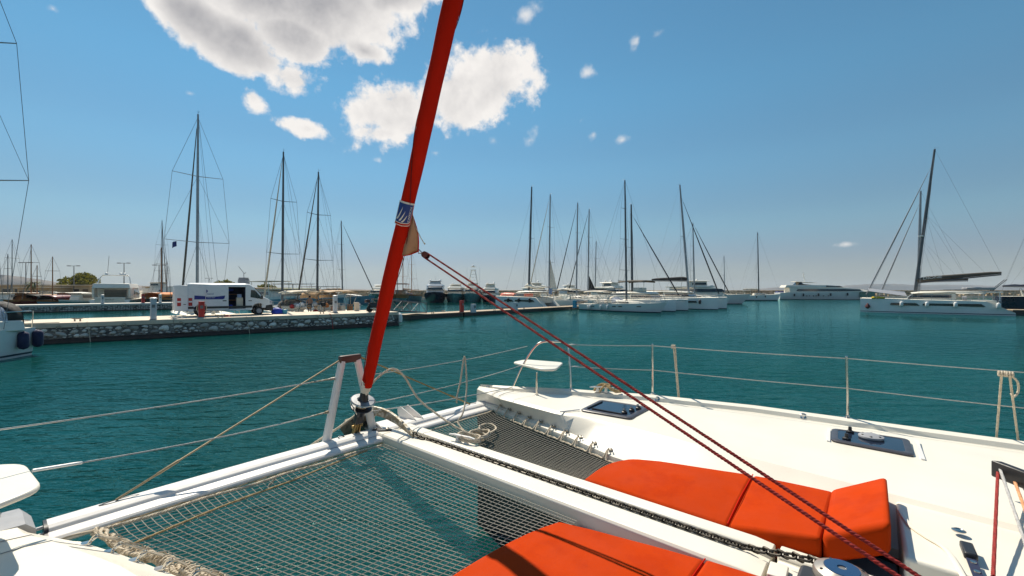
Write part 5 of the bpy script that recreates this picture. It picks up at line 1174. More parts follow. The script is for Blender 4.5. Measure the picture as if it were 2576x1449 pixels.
# motor scooter
a, b = q_at(926, 783); scp = Qw(a, .9); sc_ = thing('motor_scooter', 'black motor scooter with top case parked at the quay end', 'scooter', scp, qrz + .12)
for x_ in (-.62, .66):
    w = MB().lathe((x_, -.06, .30), [(.19, 0), (.27, .0), (.30, .03), (.30, .09), (.27, .12), (.19, .12)], 18, axis=(0, 1, 0)).build('wheel', TYRE, sc_, None)
    m = MB()
    for k in range(5): m.tube([(x_, 0, .30), (x_ + .2 * math.cos(k * 1.257), 0, .30 + .2 * math.sin(k * 1.257))], .02, 5)
    m.build('rim', mat('gold_rim', (.5, .4, .2), .4, .4) if 'gold_rim' not in MATS else MATS['gold_rim'], w, None)
MB().loft([[(x_, -w_, z0), (x_, -w_ * 1.1, (z0 + z1) / 2), (x_, -w_ * .7, z1), (x_, w_ * .7, z1), (x_, w_ * 1.1, (z0 + z1) / 2), (x_, w_, z0)] for x_, w_, z0, z1 in ((-.78, .06, .62, .72), (-.6, .13, .45, .80), (-.2, .16, .38, .80), (.05, .15, .30, .72), (.2, .14, .26, .42), (.38, .14, .26, .40))]).build('body', BLK, sc_, None)
MB().loft([[(x_, -.11, z_), (x_, .11, z_), (x_, .09, z_ + .09), (x_, -.09, z_ + .09)] for x_, z_ in ((-.66, .80), (-.3, .76), (.02, .74), (.1, .70))]).build('seat', BLKC, sc_, None, bevel=.02)
MB().loft([[(x_ - .02, -w_, z_), (x_ + .06, -w_ * .6, z_), (x_ + .06, w_ * .6, z_), (x_ - .02, w_, z_)] for x_, w_, z_ in ((.42, .17, .30), (.46, .2, .62), (.38, .17, .92), (.32, .12, 1.0))]).build('leg_shield', NAVYC, sc_, None)
MB().tube([(.66, 0, .30), (.50, 0, .62), (.36, 0, 1.02)], [.04, .04, .03], 8).build('fork', LAMP, sc_, None); MB().tube([(.30, -.33, 1.06), (.35, -.12, 1.03), (.35, .12, 1.03), (.30, .33, 1.06)], .02, 6).build('handlebar', BLK, sc_, None)
MB().prism(rounded([Z3(-1.05, -.2, 0), Z3(-.66, -.2, 0), Z3(-.66, .2, 0), Z3(-1.05, .2, 0)], .1), .88, 1.14).build('top_case', mat('maroon_case', (.05, .012, .012), .3), sc_, None, bevel=.05)
MB().lathe((-.3, -.16, .33), [(.05, 0), (.055, .3), (.03, .4)], 10, axis=(-.95, 0, .1)).build('silencer', STEEL, sc_, None)
MB().slab([(.42, -.16, .92), (.42, .16, .92), (.27, .13, 1.32), (.27, -.13, 1.32)], (.008, 0, .003)).build('windshield', CLEARV, sc_, None)
for sd in (-1, 1): MB().tube([(-.12, sd * .05, .3), (-.18, sd * .18, .0)], .018, 5).build('stand_leg', STEEL, sc_, None)
solo(MB().ball((.30, 0, 1.20), (.15, .13, .13), 12), 'helmet', FEND, 'white helmet resting on the scooter handlebar', 'helmet', scp + QD * .3, 0, lambda p: scp + QD * p[0] + QN * p[1] + Z3(0, 0, p[2]))
a, b = q_at(897, 782); solo(MB().prism([(-.2, -.2), (.2, -.2), (.17, .2), (-.17, .2)], 0, .8), 'concrete_block', CONC, 'pale concrete block at the scooter rear wheel', 'block', Qw(a, max(b, 2.4)), qrz, lambda p: Qw(a, max(b, 2.4)) + QD * p[0] + QN * p[1] + Z3(0, 0, p[2]), bevel=.03)
# ------------------------------------------------------------------ gangway and floating pontoon
PA, PB = Vector((-11.0, 47.2, 0)), Vector((10.9, 73.2, 0)); PD = (PB - PA).normalized(); PN = Vector((-PD.y, PD.x, 0)); prz = math.atan2(PD.y, PD.x)
PB2 = PA + PD * 58; PLn = 58.0
pont = thing('floating_pontoon', 'long low floating pontoon with tan deck left of the centre boats', 'pontoon', PA, prz)
x = 0
while x < PLn:
    MB().prism([(x + .03, 0), (x + 7.9, 0), (x + 7.9, 2.4), (x + .03, 2.4)], .40, .50).build('deck_section', TEAK, pont, None, bevel=.02)
    MB().prism([(x + .1, -.05), (x + 7.8, -.05), (x + 7.8, 2.45), (x + .1, 2.45)], -.4, .392).build('float', BLK, pont, None, bevel=.03); x += 8
for (xx, yy, lab) in ((9.5, .25, 'third'), (3.4, .25, 'first'), (6.6, 2.1, 'second far-side'), (13.8, .25, 'fifth'), (16.8, 2.1, 'fourth far-side'), (20, .25, 'sixth')):
    quay_cleat(PA + PD * xx + PN * yy + Z3(0, 0, .5), prz, 'black mooring cleat on the pontoon, %s from the gangway' % lab, 'cleats on the floating pontoon')
pp = unp(1166, 786, .5); fe = pedestal(pp + PN * .3, prz, 1.55, REDP, 'red fire extinguisher cabinet standing on the pontoon', 'fire_cabinet', .42, False, 'fire cabinet')
pedestal(unp(1194, 787, .5) + PN * .2, prz, 1.15, GRAYP, 'pale grey power pedestal next to the red cabinet on the pontoon', w=.5, cap=False)
pedestal(unp(1300, 783, .5) + PN * .2, prz, 1.2, GRAYP, 'grey power pedestal on the pontoon crossed by the red sheets', w=.45, cap=False)
pedestal(unp(1500, 770, .5), prz, 1.2, FEND, 'white power pedestal at the stern of the centre sailboat', w=.45, cap=False)
pedestal(unp(1446, 775, .5) , prz, 1.25, AQUA, 'blue bin-like post at the stern of the catamaran with red tender', w=.5, cap=False)
gA = Qw(QL - .6, 3.4, QZ + .05); gB = PA + PD * 2.6 + PN * 1.2 + Z3(0, 0, .62)
gx = (gB - gA); gl = gx.length; gd = gx.normalized(); gn = Vector((-gd.y, gd.x, 0)).normalized()
gw = thing('gangway', 'grey metal truss gangway sloping from the quay to the pontoon', 'gangway', gB, 0)
MB().slab([gA - gn * .6, gB - gn * .6, gB + gn * .6, gA + gn * .6], (0, 0, .08)).build('walkway', TEAK, gw, ident)
for sd in (-1, 1):
    A_, B_ = gA + gn * .62 * sd, gB + gn * .62 * sd; U = Z3(0, 0, 1.1)
    MB().tube([A_ + U, B_ + U], .05, 6).build('top_rail', LAMP, gw, ident); MB().tube([A_, B_], .06, 6).build('bottom_rail', LAMP, gw, ident)
    for k in range(6):
        p = A_.lerp(B_, k / 5); MB().tube([p, p + U], .035, 6).build('upright', LAMP, gw, ident)
        if k < 5: q = A_.lerp(B_, (k + 1) / 5); MB().tube([p, q + U] if k % 2 else [p + U, q], .028, 6).build('diagonal', LAMP, gw, ident)
solo(MB().lathe((0, 0, 0), [(.1, 0), (.3, .1), (.33, .45), (.28, .8), (.1, .95)], 12), 'corner_fender', FEND, 'white fender hanging at the corner of the near quay end', 'fender', (0, 0, 0)).location = QB + QN * .5 + QD * .25 + Z3(0, 0, .15)
# ================================================================== moored craft
def back_pt(pxx, off=1.0):      # place on the far side of the near quay that is seen at a picture column
    lo, hi = 0.0, 80.0
    for _ in range(50):
        mid = (lo + hi) / 2; p = Qw(mid, QW + off, 0)
        if CXP + FPX * p.x / p.y < pxx: lo = mid
        else: hi = mid
    return Qw(lo, QW + off, 0)
STRIPE2 = (2, 1, 0, 1, 0, 0)
# left ketch, stern to the quay
lk_, lSt = sailboat('ketch', 'white ketch cut by the left edge, navy fenders at its stern', (-24.25, 21.35), (.06, -1), 12.5, 3.9, 1.35, 1.75, bands=(2, 0, 1, 0, 0, 0), mast=.15, H=20, nsp=2, boom=None, rail=False, spr=.60, rake=0, ws=.55, ports=True, wheel=False, cat='sailboat')
dodger(lk_, -5.5, -4.0, 1.3, 1.5, 1.15, BLKC)
trunk(lk_, [(-5.4, 1.5, 1.35, 1.25, 1.75, 0), (-2, 1.45, 1.25, 1.35, 1.85, 0), (2, 1.0, .8, 1.5, 1.9, 0)], GEL, 'coaming', .06)
for sd in (-1, 1): MB().tube([(sd * 1.0, -6.15, 1.2), (sd * 1.0, -6.2, 2.15)], .022, 6).build('pushpit_post', STEEL, lk_, None)
for z_ in (1.7, 2.15): MB().tube(catmull([(-1.35, -4.6, z_), (-1.15, -5.9, z_), (-.6, -6.2, z_), (.6, -6.2, z_), (1.15, -5.9, z_), (1.35, -4.6, z_)], 5), .02, 6).build('pushpit', STEEL, lk_, None)
for p in ((-1.40, -5.35), (-1.22, -6.2), (-.8, -6.5)): fender_at(lk_, p[0], p[1], 1.38, FENDN, r=.2, h=.85)
MB().tube([(.3, -6.2, 1.5), (.9, -9.6, 1.35)], .02, 5).build('stern_line', ROPEC, lk_, None); MB().tube([(-.3, -6.2, 1.5), (-1.4, -10.4, 1.3)], .02, 5).build('stern_line', ROPEC, lk_, None)
MB().box((-.3, -6.05, 1.9), (.3, .3, .45)).build('outboard_motor', BLK, lk_, None, bevel=.08)
# boats berthed behind the near quay
s = back_pt(560); sailboat('sailing_yacht', 'sailing yacht behind the van with the tallest mast and two wide spreaders', s, Fh, 13, 4.1, mast=.56, H=19.6, nsp=2, alloy=ALU, genoa=TAUPE, boom=2.6, cover=CREAM, spr=.62, rail=True, dod=TAN, group=None)
s = back_pt(787); bA, StA = sailboat('sailing_yacht', 'cluttered cruising yacht with cream bimini and white flaked mainsail right of the van', s, Fh, 12, 3.9, mast=.57, H=17.4, nsp=2, alloy=ALUD, genoa=CREAM, boom=2.6, cover=WSAIL, bim=CREAM, dod=TAUPE, spr=.42)
# stowed dinghy and gear on its stern
m = MB()
for k in range(14):
    rx = random.Random(100 + k); c = Vector((rx.uniform(-1.6, 1.6), -5.9 + rx.uniform(-.2, .9), 1.1 + rx.uniform(0, .75)))
    mm = [FEND, DINGG, CREAM, ORNG, BLKC, TAN, REDP][k % 7]
    MB().loft([[c + Vector((.22 * s_ * math.cos(q), .18 * s_ * math.sin(q), h_)) for q in [2 * math.pi * j / 8 + k for j in range(8)]] for s_, h_ in ((.7, -.16), (1.1, -.05), (1, .12), (.5, .2))]).build('stowed_gear', mm, bA, None, smooth=50)
for sd in (-1.2, 1.2): MB().tube(catmull([(sd, -5.6, 1.0), (sd, -6.1, 1.9), (sd, -6.2, 2.1)], 5), .025, 6).build('davit', STEEL, bA, None)
MB().box((.6, -5.2, 3.1), (1.2, .5, .04)).build('solar_panel', GLASSD, bA, None)
s = back_pt(880); bB, StB = sailboat('sailing_yacht', 'sailing yacht with tan bimini, brown boom tent and dark furled genoa left of the scooter', s, Fh, 12, 3.9, mast=.57, H=15.9, nsp=2, alloy=ALUD, genoa=TAUPE, boom=2.7, cover=TAN, bim=mat('tan_bimini', (.52, .36, .22), .8, var=.1), dod=TAN, spr=.42)
arch_cover(bB, -1.5, 2.6, 1.1, 2.75, .25, TAN, 'boom_tent', crown=.75)
for k, mm in enumerate((ORNG, CREAM, WOOD, FEND)): MB().box((-1.2 + .8 * k, -5.3, 1.35), (.45, .5, .6 + .1 * k)).build('stowed_gear', mm, bB, None, bevel=.06)
# rigid inflatables and fenders massed left of the van
s = back_pt(425); dg = thing('dinghy', 'pale inflatable dinghy on the water behind the van rear doors', 'dinghy', s + Vector((0, 0, 0)), rzof(Fh))
MB().tube(catmull([(-.75, -1.6, .3), (-.75, .6, .32), (-.45, 1.5, .42), (0, 1.75, .46), (.45, 1.5, .42), (.75, .6, .32), (.75, -1.6, .3)], 6), .26, 10).build('tube', DINGG, dg, None)
MB().prism([(-.6, -1.5), (.6, -1.5), (.6, .8), (0, 1.5), (-.6, .8)], .1, .2).build('floor', GEL, dg, None); MB().box((0, -1.6, .55), (.4, .35, .75)).build('outboard_motor', BLK, dg, None, bevel=.08); MB().box((0, -.2, .5), (1.1, .3, .06)).build('thwart', WOOD, dg, None)
# person on the yacht's stern
def person(p, rz, label):
    t = thing('person', label, 'person', p, rz)
    J = [(0, 0, .95), (0, 0, 1.18), (0, .02, 1.42), (0, 0, 1.50), (0, .02, 1.60), (0, .03, 1.70), (-.20, 0, 1.42), (-.27, .06, 1.15), (-.20, .28, 1.02), (.20, 0, 1.42), (.28, .05, 1.15), (.22, .28, 1.05), (-.10, 0, .90), (-.11, .03, .50), (-.11, -.02, .08), (-.11, .14, .03), (.10, 0, .90), (.11, .03, .50), (.11, -.02, .08), (.11, .14, .03)]
    Ed = [(0, 1), (1, 2), (2, 3), (3, 4), (4, 5), (2, 6), (6, 7), (7, 8), (2, 9), (9, 10), (10, 11), (0, 12), (12, 13), (13, 14), (14, 15), (0, 16), (16, 17), (17, 18), (18, 19)]
    Rd = [.15, .14, .16, .065, .10, .085, .07, .05, .035, .07, .05, .035, .10, .065, .045, .035, .10, .065, .045, .035]
    me = bpy.data.meshes.new('body'); me.from_pydata(J, Ed, []); o = bpy.data.objects.new('body', me); COL.objects.link(o); o.parent = t; me.materials.append(SKIN)
    o.modifiers.new('skin', 'SKIN'); sv = me.skin_vertices[0].data
    for i, r in enumerate(Rd): sv[i].radius = (r, r * .8)
    sv[0].use_root = True; o.modifiers.new('sub', 'SUBSURF').levels = 1
    MB().loft([[(w * math.cos(q), d * math.sin(q), z) for q in [2 * math.pi * j / 12 for j in range(12)]] for z, w, d in ((.62, .21, .15), (.8, .22, .16), (1.0, .18, .14))]).build('shorts', CLOTH, t, None)
    MB().ball((0, 0, 1.69), (.10, .115, .10), 10).build('hair', HAIR, t, None)
    return t
pz = INV[bA.name].inverted() @ Vector((.35, -4.6, .85))
person(pz, rzof(Fh), 'bare-chested person standing in the cockpit of the cluttered yacht')
# blue sloop further off, bow to the right
sailboat('sailing_yacht', 'light blue hulled sloop with dark forestay pointing right behind the scooter', (px(800, 100), 103), (.97, -.24), 13.5, 4.0, 1.5, 2.0, mats=[HULLC, WOOD, ANTIF], bands=(2, 0, 0, 0, 0, 0), mast=.37, H=19.2, nsp=2, alloy=ALUD, genoa=BLKC, boom=3.1, cover=TAN, spr=.4, deckm=TEAK)
# ------------------------------------------------------------------ yachts stern-to the breakwater, bows toward us
def tiers_fly(L, B, z, w=None, wm=GEL, h1=1.5, h2=1.0):
    a = B * .42
    t1 = ('saloon', [(-L * .42, a, a * .92, z - .2, z + h1, .1), (L * .05, a * .95, a * .85, z - .2, z + h1, 0), (L * .22, a * .8, a * .6, z - .1, z + h1 * .85, -L * .06)], wm,
          [('window', [(-L * .36, a * 1.012, a * .97, z + h1 * .38, z + h1 * .80, .05), (L * .05, a * .975, a * .905, z + h1 * .38, z + h1 * .80, 0), (L * .215, a * .80, a * .70, z + h1 * .42, z + h1 * .80, -L * .028)])])
    t2 = ('flybridge', [(-L * .46, a * 1.02, a * .98, z + h1 + .01, z + h1 + .28, 0), (L * .02, a * .95, a * .92, z + h1 + .01, z + h1 + .30, 0), (L * .12, a * .75, a * .6, z + h1 + .01, z + h1 + .55, -L * .03)], wm, [])
    t3 = ('wheelhouse', [(-L * .20, a * .62, a * .55, z + h1 + .26, z + h1 + h2, .1), (L * .02, a * .6, a * .5, z + h1 + .26, z + h1 + h2, -.1)], wm, [('window', [(-L * .15, a * .63, a * .585, z + h1 + h2 * .45, z + h1 + h2 * .8, .05), (L * .012, a * .612, a * .56, z + h1 + h2 * .45, z + h1 + h2 * .8, -.06)])])
    t4 = ('hardtop', [(-L * .24, a * .75, a * .7, z + h1 + h2 + .05, z + h1 + h2 + .18, .1), (L * .05, a * .7, a * .6, z + h1 + h2 + .05, z + h1 + h2 + .18, -.1)], wm, [])
    return [t1, t2, t3, t4]
def at(pxx, d): return (px(pxx, d), d)
motoryacht('motor_yacht', 'green hulled motor yacht with white cabin partly hidden by the red sail', at(957, 112), (.05, -1), 16, 5.4, 2.3, [HULLG, BOOT, ANTIF], (2, 0, 0, 0, 0, 0), tiers_fly(16, 5.4, 2.1, h1=1.3, h2=.9))
wb, wSt = motoryacht('wooden_motor_boat', 'wooden excursion boat with red-edged canopy right of the red sail', at(1003, 116), (.15, -1), 15, 5.0, 2.2, [HULLT, WOOD, ANTIF], (2, 0, 0, 0, 1, 1), [('cabin', [(-6, 1.9, 1.8, 2, 3.2, 0), (1.5, 1.8, 1.6, 2, 3.2, 0), (3, 1.3, 1.0, 2, 2.9, -.3)], WOOD, [('window', [(-5, 1.93, 1.85, 2.4, 2.9, 0), (1.2, 1.85, 1.72, 2.4, 2.9, 0)])])], deckm=TEAK, cat='motor boat')
MB().box((0, -2, 4.9), (4.4, 8, .12)).build('canopy', CREAM, wb, None, bevel=.03); MB().box((0, -2, 4.78), (4.5, 8.1, .10)).build('canopy_edge', REDP, wb, None)
for x_ in (-2, 2):
    for y_ in (-5.5, 1.5): MB().tube([(x_, y_, 2), (x_, y_, 4.8)], .05, 5).build('canopy_post', WOOD, wb, None)
MB().tube([(0, 3, 2), (0, 3, 9.2)], [.1, .06], 6).build('mast', LAMP, wb, None); MB().tube([(.3, 5.2, 2), (1.0, 4.2, 7.2)], [.10, .04], 6).build('sprit', FEND, wb, None)
kt, kSt = sailboat('wooden_ketch', 'two-masted wooden ketch with blue hull and varnished masts near the breakwater', (px(1046, 130), 131), (-.14, -1), 17, 4.8, 1.7, 2.3, mats=[HULLC, WOOD, ANTIF], bands=(2, 0, 0, 0, 0, 1), mast=.62, H=16.0, nsp=2, alloy=WOOD, boom=3.2, cover=CREAM, spr=.35, deckm=TEAK, rake=0, wheel=False, cabm=WOOD)
rig(kt, kSt, 17, 4.8, -4.5, 14.5, 2.2, 2, WOOD, boom=3.2, backst=False, spr=.3, bowy=1.5)
ny, nSt = motoryacht('motor_yacht', 'navy blue hulled motor yacht with silver superstructure at the breakwater', at(1095, 119), (.16, -1), 21, 6.2, 2.75, [HULLB, BOOT, ANTIF], (0, 0, 0, 0, 0, 0), tiers_fly(21, 6.2, 2.55, wm=mat('silver_paint', (.52, .54, .57), .25, .2, var=.04), h1=1.7, h2=1.25), domes=[((-1.3, -2.5, 5.7), .32), ((1.3, -2.5, 5.7), .32)], mast=[((0, -2.5, 5.6), (0, -2.5, 7.2), .04)])
motoryacht('motor_yacht', 'teal hulled flybridge yacht second from the navy yacht, crossed by the sheets', at(1146, 121), (.05, -1), 18, 5.6, 2.35, [HULLT, BOOT, ANTIF], (2, 0, 0, 0, 0, 0), tiers_fly(18, 5.6, 2.2, h1=1.45, h2=.95), domes=[((-1.2, -2.4, 4.8), .3), ((.9, -2.4, 4.8), .3)], ports=(5.0, 6.0))
sf, sSt = motoryacht('sportfishing_boat', 'teal sportfishing boat with tall white tuna tower and outriggers', at(1189, 120), (0, -1), 16, 5.3, 2.4, [HULLT, BOOT, ANTIF], (2, 0, 0, 0, 0, 0), tiers_fly(16, 5.3, 2.2, h1=1.5, h2=1.2), cat='fishing boat')
for sx in (-1, 1):
    MB().tube([(sx * 1.25, -1.2, 4.9), (sx * .85, -1.4, 6.8), (sx * .5, -1.6, 8.6)], .10, 6).build('tower_leg', FEND, sf, None); MB().tube([(sx * 1.25, -3.4, 4.9), (sx * .5, -2.4, 8.6)], .09, 6).build('tower_leg', FEND, sf, None)
    MB().tube([(sx * 1.7, -1, 3.2), (sx * 1.75, -1.6, 9.5)], [.05, .03], 5).build('outrigger', FEND, sf, None)
for z_, w_ in ((5.9, 2.3), (6.7, 1.9), (7.5, 1.5), (8.5, 1.3)): MB().box((0, -1.9, z_), (w_, .12, .09)).build('tower_rung', FEND, sf, None)
MB().box((0, -2, 8.75), (1.5, 1.2, .14)).build('tower_platform', FEND, sf, None, bevel=.03); MB().box((0, -2, 9.6), (1.3, 1.1, .1)).build('sunshade', CREAM, sf, None, bevel=.03); MB().lathe((0, -2, 9.7), [(.3, 0), (.36, .12), (.25, .35), (.03, .45)], 12).build('radar_dome', FEND, sf, None)
motoryacht('motor_yacht', 'all-white flybridge yacht at the right end of the breakwater row', at(1233, 121), (-.03, -1), 15, 5.0, 1.9, [HULLB, BOOT, ANTIF], (2, 0, 0, 0, 0, 0), tiers_fly(15, 5.0, 1.75, h1=1.6, h2=1.4), domes=[((-.9, -2.2, 5.0), .28), ((.9, -2.2, 5.0), .28)])
# ------------------------------------------------------------------ catamarans
def sailcat(name, label, stern, h, L, B, fs, fb, mast=.52, H=20, rake=1.0, cover=TAUPE, boom=3.9, bl=None, nsp=1, alloy=ALU, hullm=None, bands=(2, 1, 0, 0, 0, 0), win=True, fend=(), genoa=TAUPE, coverhard=True, roofm=GEL, furl2=None, txt=None, rise=.12):
    h = Vector((h[0], h[1], 0)).normalized(); root = thing(name, label, 'catamaran', Vector((stern[0], stern[1], 0)) + h * L / 2, rzof(h))
    hb = L * .155; off = B / 2 - hb / 2; mats = hullm or [HULLW, BOOT, ANTIF]; Ss = None
    for sd in (-1, 1):
        St = hull_shape(L, hb, fs, fb, ws=.78, rake=.0, fine=2.4, vee=.88, tr=0)
        for st in St[:3]:
            for j, p in enumerate(st): st[j] = (p[0], p[1], p[2] if p[2] < .4 else min(p[2], .35 + (p[1] + L / 2) / (L * .17) * (fs - .35)))
        St2 = [[(p[0], p[1], p[2]) for p in st] for st in St]
        rings = [[(sd * off - p[0], p[1], p[2]) for p in reversed(st)] + [(sd * off + p[0], p[1], p[2]) for p in st] for st in St2]
        n = len(St2[0]); rowm = []
        for j in range(2 * n - 1):
            r = (n - 2 - j) if j < n - 1 else (j - n); rowm.append(0 if j == n - 1 else bands[max(0, min(n - 2, r))])
        hull = MB().loft(rings, closed=False, caps=True, rowm=rowm).build('hull', mats, root, None, smooth=40)
        MB().loft([[(sd * off - st[-1][0] * .98, st[-1][1], st[-1][2] + .005), (sd * off, st[-1][1], st[-1][2] + .06), (sd * off + st[-1][0] * .98, st[-1][1], st[-1][2] + .005)] for st in St2], closed=False, caps=False).build('side_deck', GELN, hull, None)
        if win:
            w = hb / 2 * .972 + .012
            for (y0, y1) in ((-L * .33, L * .06), (L * .075, L * .28)):
                z0 = fs * .60; MB().slab([(sd * (off + w * .99), y0, z0), (sd * (off + w * (1.0 if y1 < L * .1 else .90)), y1, z0 + .06), (sd * (off + w * (1.0 if y1 < L * .1 else .90)), y1 - .1, z0 + .34), (sd * (off + w * .99), y0 + .4, z0 + .36)], (sd * .015, 0, 0)).build('hull_window', GLASS, hull, None)
        Ss = St2
        if sd == 1: Sfull = St2
    zc = fs if fs < 1.9 else fs - .22
    MB().prism([(-B * .40, -L * .40), (B * .40, -L * .40), (B * .40, L * .10), (B * .2, L * .14), (-B * .2, L * .14), (-B * .40, L * .10)], .9, zc + .12).build('bridge_deck', GEL, root, None, bevel=.08)
    wd = B * .36
    cb_ = trunk(root, [(-L * .16, wd, wd * .95, zc, zc + 1.05, 0), (L * .04, wd * .98, wd * .9, zc, zc + 1.05, 0), (L * .17, wd * .75, wd * .55, zc, zc + .95, -L * .06)], GEL, 'saloon', bevel=.08)
    trunk(cb_, [(-L * .13, wd * 1.004, wd * .972, zc + .38, zc + .80, 0), (L * .04, wd * .984, wd * .93, zc + .38, zc + .80, 0), (L * .155, wd * .79, wd * .66, zc + .40, zc + .78, -L * .03)], GLASS, 'saloon_window', None)
    trunk(root, [(-L * .44, wd * .98, wd * .95, zc + 1.06, zc + 1.22, 0), (-L * .1, wd * 1.03, wd * .98, zc + 1.06, zc + 1.30, 0), (L * .06, wd * .95, wd * .8, zc + 1.0, zc + 1.24, 0), (L * .13, wd * .75, wd * .55, zc + .92, zc + 1.08, 0)], roofm, 'coachroof', bevel=.10)
    for sx in (-1, 1): MB().tube([(sx * wd * .9, -L * .42, zc), (sx * wd * .9, -L * .42, zc + 1.1)], .06, 6).build('roof_post', FEND, root, None)
    for k in range(5):
        MB().slab([(-wd * .6 + wd * .3 * (k - .0) - .03, L * .105, zc + .05), (-wd * .6 + wd * .3 * k + .03, L * .105, zc + .05), (-wd * .6 + wd * .3 * k + .03, L * .08, zc + .98), (-wd * .6 + wd * .3 * k - .03, L * .08, zc + .98)], (0, .12, .02)).build('window_mullion', GEL, cb_, None)
    MB().tube([(-off, L * .47, fb - .1), (0, L * .46, fb - .05), (off, L * .47, fb - .1)], .11, 8).build('crossbeam', ALUW, root, None)
    my = -L / 2 + L * mast
    rig(root, [[(B * .46, -L, fs)], [(B * .46, L, fb)]], L, B, my, H, zc + 1.1, nsp, alloy, rake=rake, genoa=genoa, boom=boom, cover=None, spr=.16, backst=False, bowy=L * .46, bl=bl or L * .42, mr=.15, fores=.90, rise=rise)
    bl = bl or L * .42
    if cover is not None:
        R = []; a = Z3(0, my - .2, boom + .1); e = Z3(0, my - bl, boom + .10 + rise)
        for i in range(9):
            q = i / 8; c = a.lerp(e, q); hg = (.75 * (1 - .5 * q)) * (1 if 0 < i < 8 else .75)
            R.append([c + Z3(.24 * math.cos(t_) * (1 - .4 * q), 0, hg * .5 + hg * .5 * math.sin(t_)) for t_ in [2 * math.pi * j / 12 for j in range(12)]])
        cv = MB().loft(R).build('sail_bag', cover, root, None, smooth=60)
        if txt:
            TV, TF = text_geo(txt, .62)
            MB().add([(-.262, my - .75 - 1.0 - p.x, boom + .52 + p.y * .8 + rise * (1.75 + p.x) / bl) for p in TV], TF).build('sail_bag_lettering', FEND, cv, None, smooth=None)
            V2 = None
    for (sd, f, mm) in fend:
        fender_at(root, sd * (off + hb / 2 + .16), L * f, fs + .02, mm, r=.2, h=.75)
    rails(root, [[(B * .5, -L, fs)], [(B * .5, L * .3, (fs + fb) / 2)], [(B * .46, L, fb)]], L, -L * .38, L * .38, n=6, pulpit=False, pushpit=False)
    return root
# the catamaran at right with its name on the sail bag
dio = sailcat('sailing_catamaran', 'large white catamaran at right with dark sail bag lettered DIONE', (63.6, 56.2), Fh, 14.9, 7.6, 1.75, 1.98, mast=.60, H=22.6, rake=2.0, cover=TAUPE, boom=4.15, bl=8.2, rise=1.0, alloy=ALUD, bands=(2, 0, 1, 0, 0, 0), fend=((-1, .20, FEND), (-1, .03, FEND), (-1, -.15, FEND), (-1, -.40, FEND)), genoa=GREYP, txt='DIONE')
MB().slab([(-3.3, 6.5, 3.0), (-.3, 6.6, 3.4), (-.2, 2.6, 2.9), (-3.3, 2.4, 2.3)], (0, 0, .03)).build('awning', GREYP, dio, None)
MB().lathe((-3.25, 6.6, .85), [(.05, -.35), (.3, -.1), (.26, .1), (.04, .45)], 8).build('anchor_float', mat('maroon_float', (.08, .01, .012), .6), dio, None)
for k in range(3): MB().ball((-3.1, 5.9 - .45 * k, 2.08 + .06 * (k % 2)), (.35, .35, .16), 10).build('float_bundle', YELLOW, dio, None)
MB().tube([(-2.9, -2.9, 2.05), (-2.9, -3.3, 2.05)], .33, 12).build('liferaft_drum', GREYP, dio, None)
MB().slab([(-2.5, -1.2, 3.15), (2.5, -1.2, 3.15), (2.5, -4.4, 3.25), (-2.5, -4.4, 3.25)], (0, 0, .06)).build('solar_panel', GLASSD, dio, None)
for sd in (-2.2, -.6): MB().tube([(sd, -5.6, 3.0), (sd, -6.9, 4.5)], .05, 6).build('davit_arm', LAMP, dio, None)
MB().box((0, -4.6, 3.35), (5, 2.6, .35)).build('sunbed', GREYP, dio, None, bevel=.1)
MB().lathe((-.35, .9, 10.6), [(.28, 0), (.32, .08), (.3, .16), (.1, .2)], 14).build('radar_dome', FEND, dio, None)
o_ = Vector((63.6, 56.2, 0))
sailcat('sailing_catamaran', 'catamaran hidden behind DIONE, only its mast and boom showing left', o_ + SV * 9.5 + FV * .5, Fh, 13, 7, 1.5, 1.7, mast=.60, H=18.6, rake=.3, cover=BLKC, boom=4.4, alloy=ALU, genoa=GREYP)
sailboat('sailing_yacht', 'navy hulled yacht behind the stern of DIONE at the right edge', o_ + SV * 17 + FV * -1, (.88, -.48), 15, 4.4, 2.2, 2.7, mats=[HULLB, BOOT, ANTIF], bands=(0, 0, 0, 0, 0, 0), mast=.40, H=20, nsp=3, alloy=ALUD, genoa=GREYP, boom=3.6, cover=NAVYC, spr=.3)
# catamaran with the red tender
ct = sailcat('sailing_catamaran', 'white catamaran with red tender on its bow, left of the pontoon', (6.9, 75.0), (-.84, .54), 10.2, 6.2, 1.95, 2.1, mast=.46, H=21.3, rake=.6, cover=None, boom=3.6, alloy=ALUD, bands=(2, 2, 0, 0, 0, 0), fend=((-1, .18, FENDB), (-1, -.03, FENDB), (-1, -.24, FENDB)), genoa=None, win=True)
ctc = INV[ct.name].inverted()
R = []
for i in range(10):
    q = i / 9; c = Z3(0, .4 - 4.6 * q, 3.85 + .12 * math.sin(q * 9) - .25 * q); w_ = (.36 * (1 - .5 * q)) * (1 if 0 < i < 9 else .4)
    R.append([c + Z3(w_ * .8 * math.cos(t_), 0, w_ * (1 + .3 * math.sin(3 * i)) * math.sin(t_)) for t_ in [2 * math.pi * j / 10 for j in range(10)]])
MB().loft(R).build('flaked_mainsail', WSAIL, ct, None, smooth=60)
MB().slab([(-2.3, -.8, 1.7), (-2.3, -2.6, 1.7), (-2.3, -2.6, 2.6), (-2.3, -.8, 2.6)], (.03, 0, 0)).build('red_cockpit_screen', DINGR, ct, None)
rt = thing('tender', 'orange-red upturned tender lying on the catamaran bow', 'dinghy', ctc @ Vector((-.9, 3.3, 2.05)), ct.rotation_euler.z)
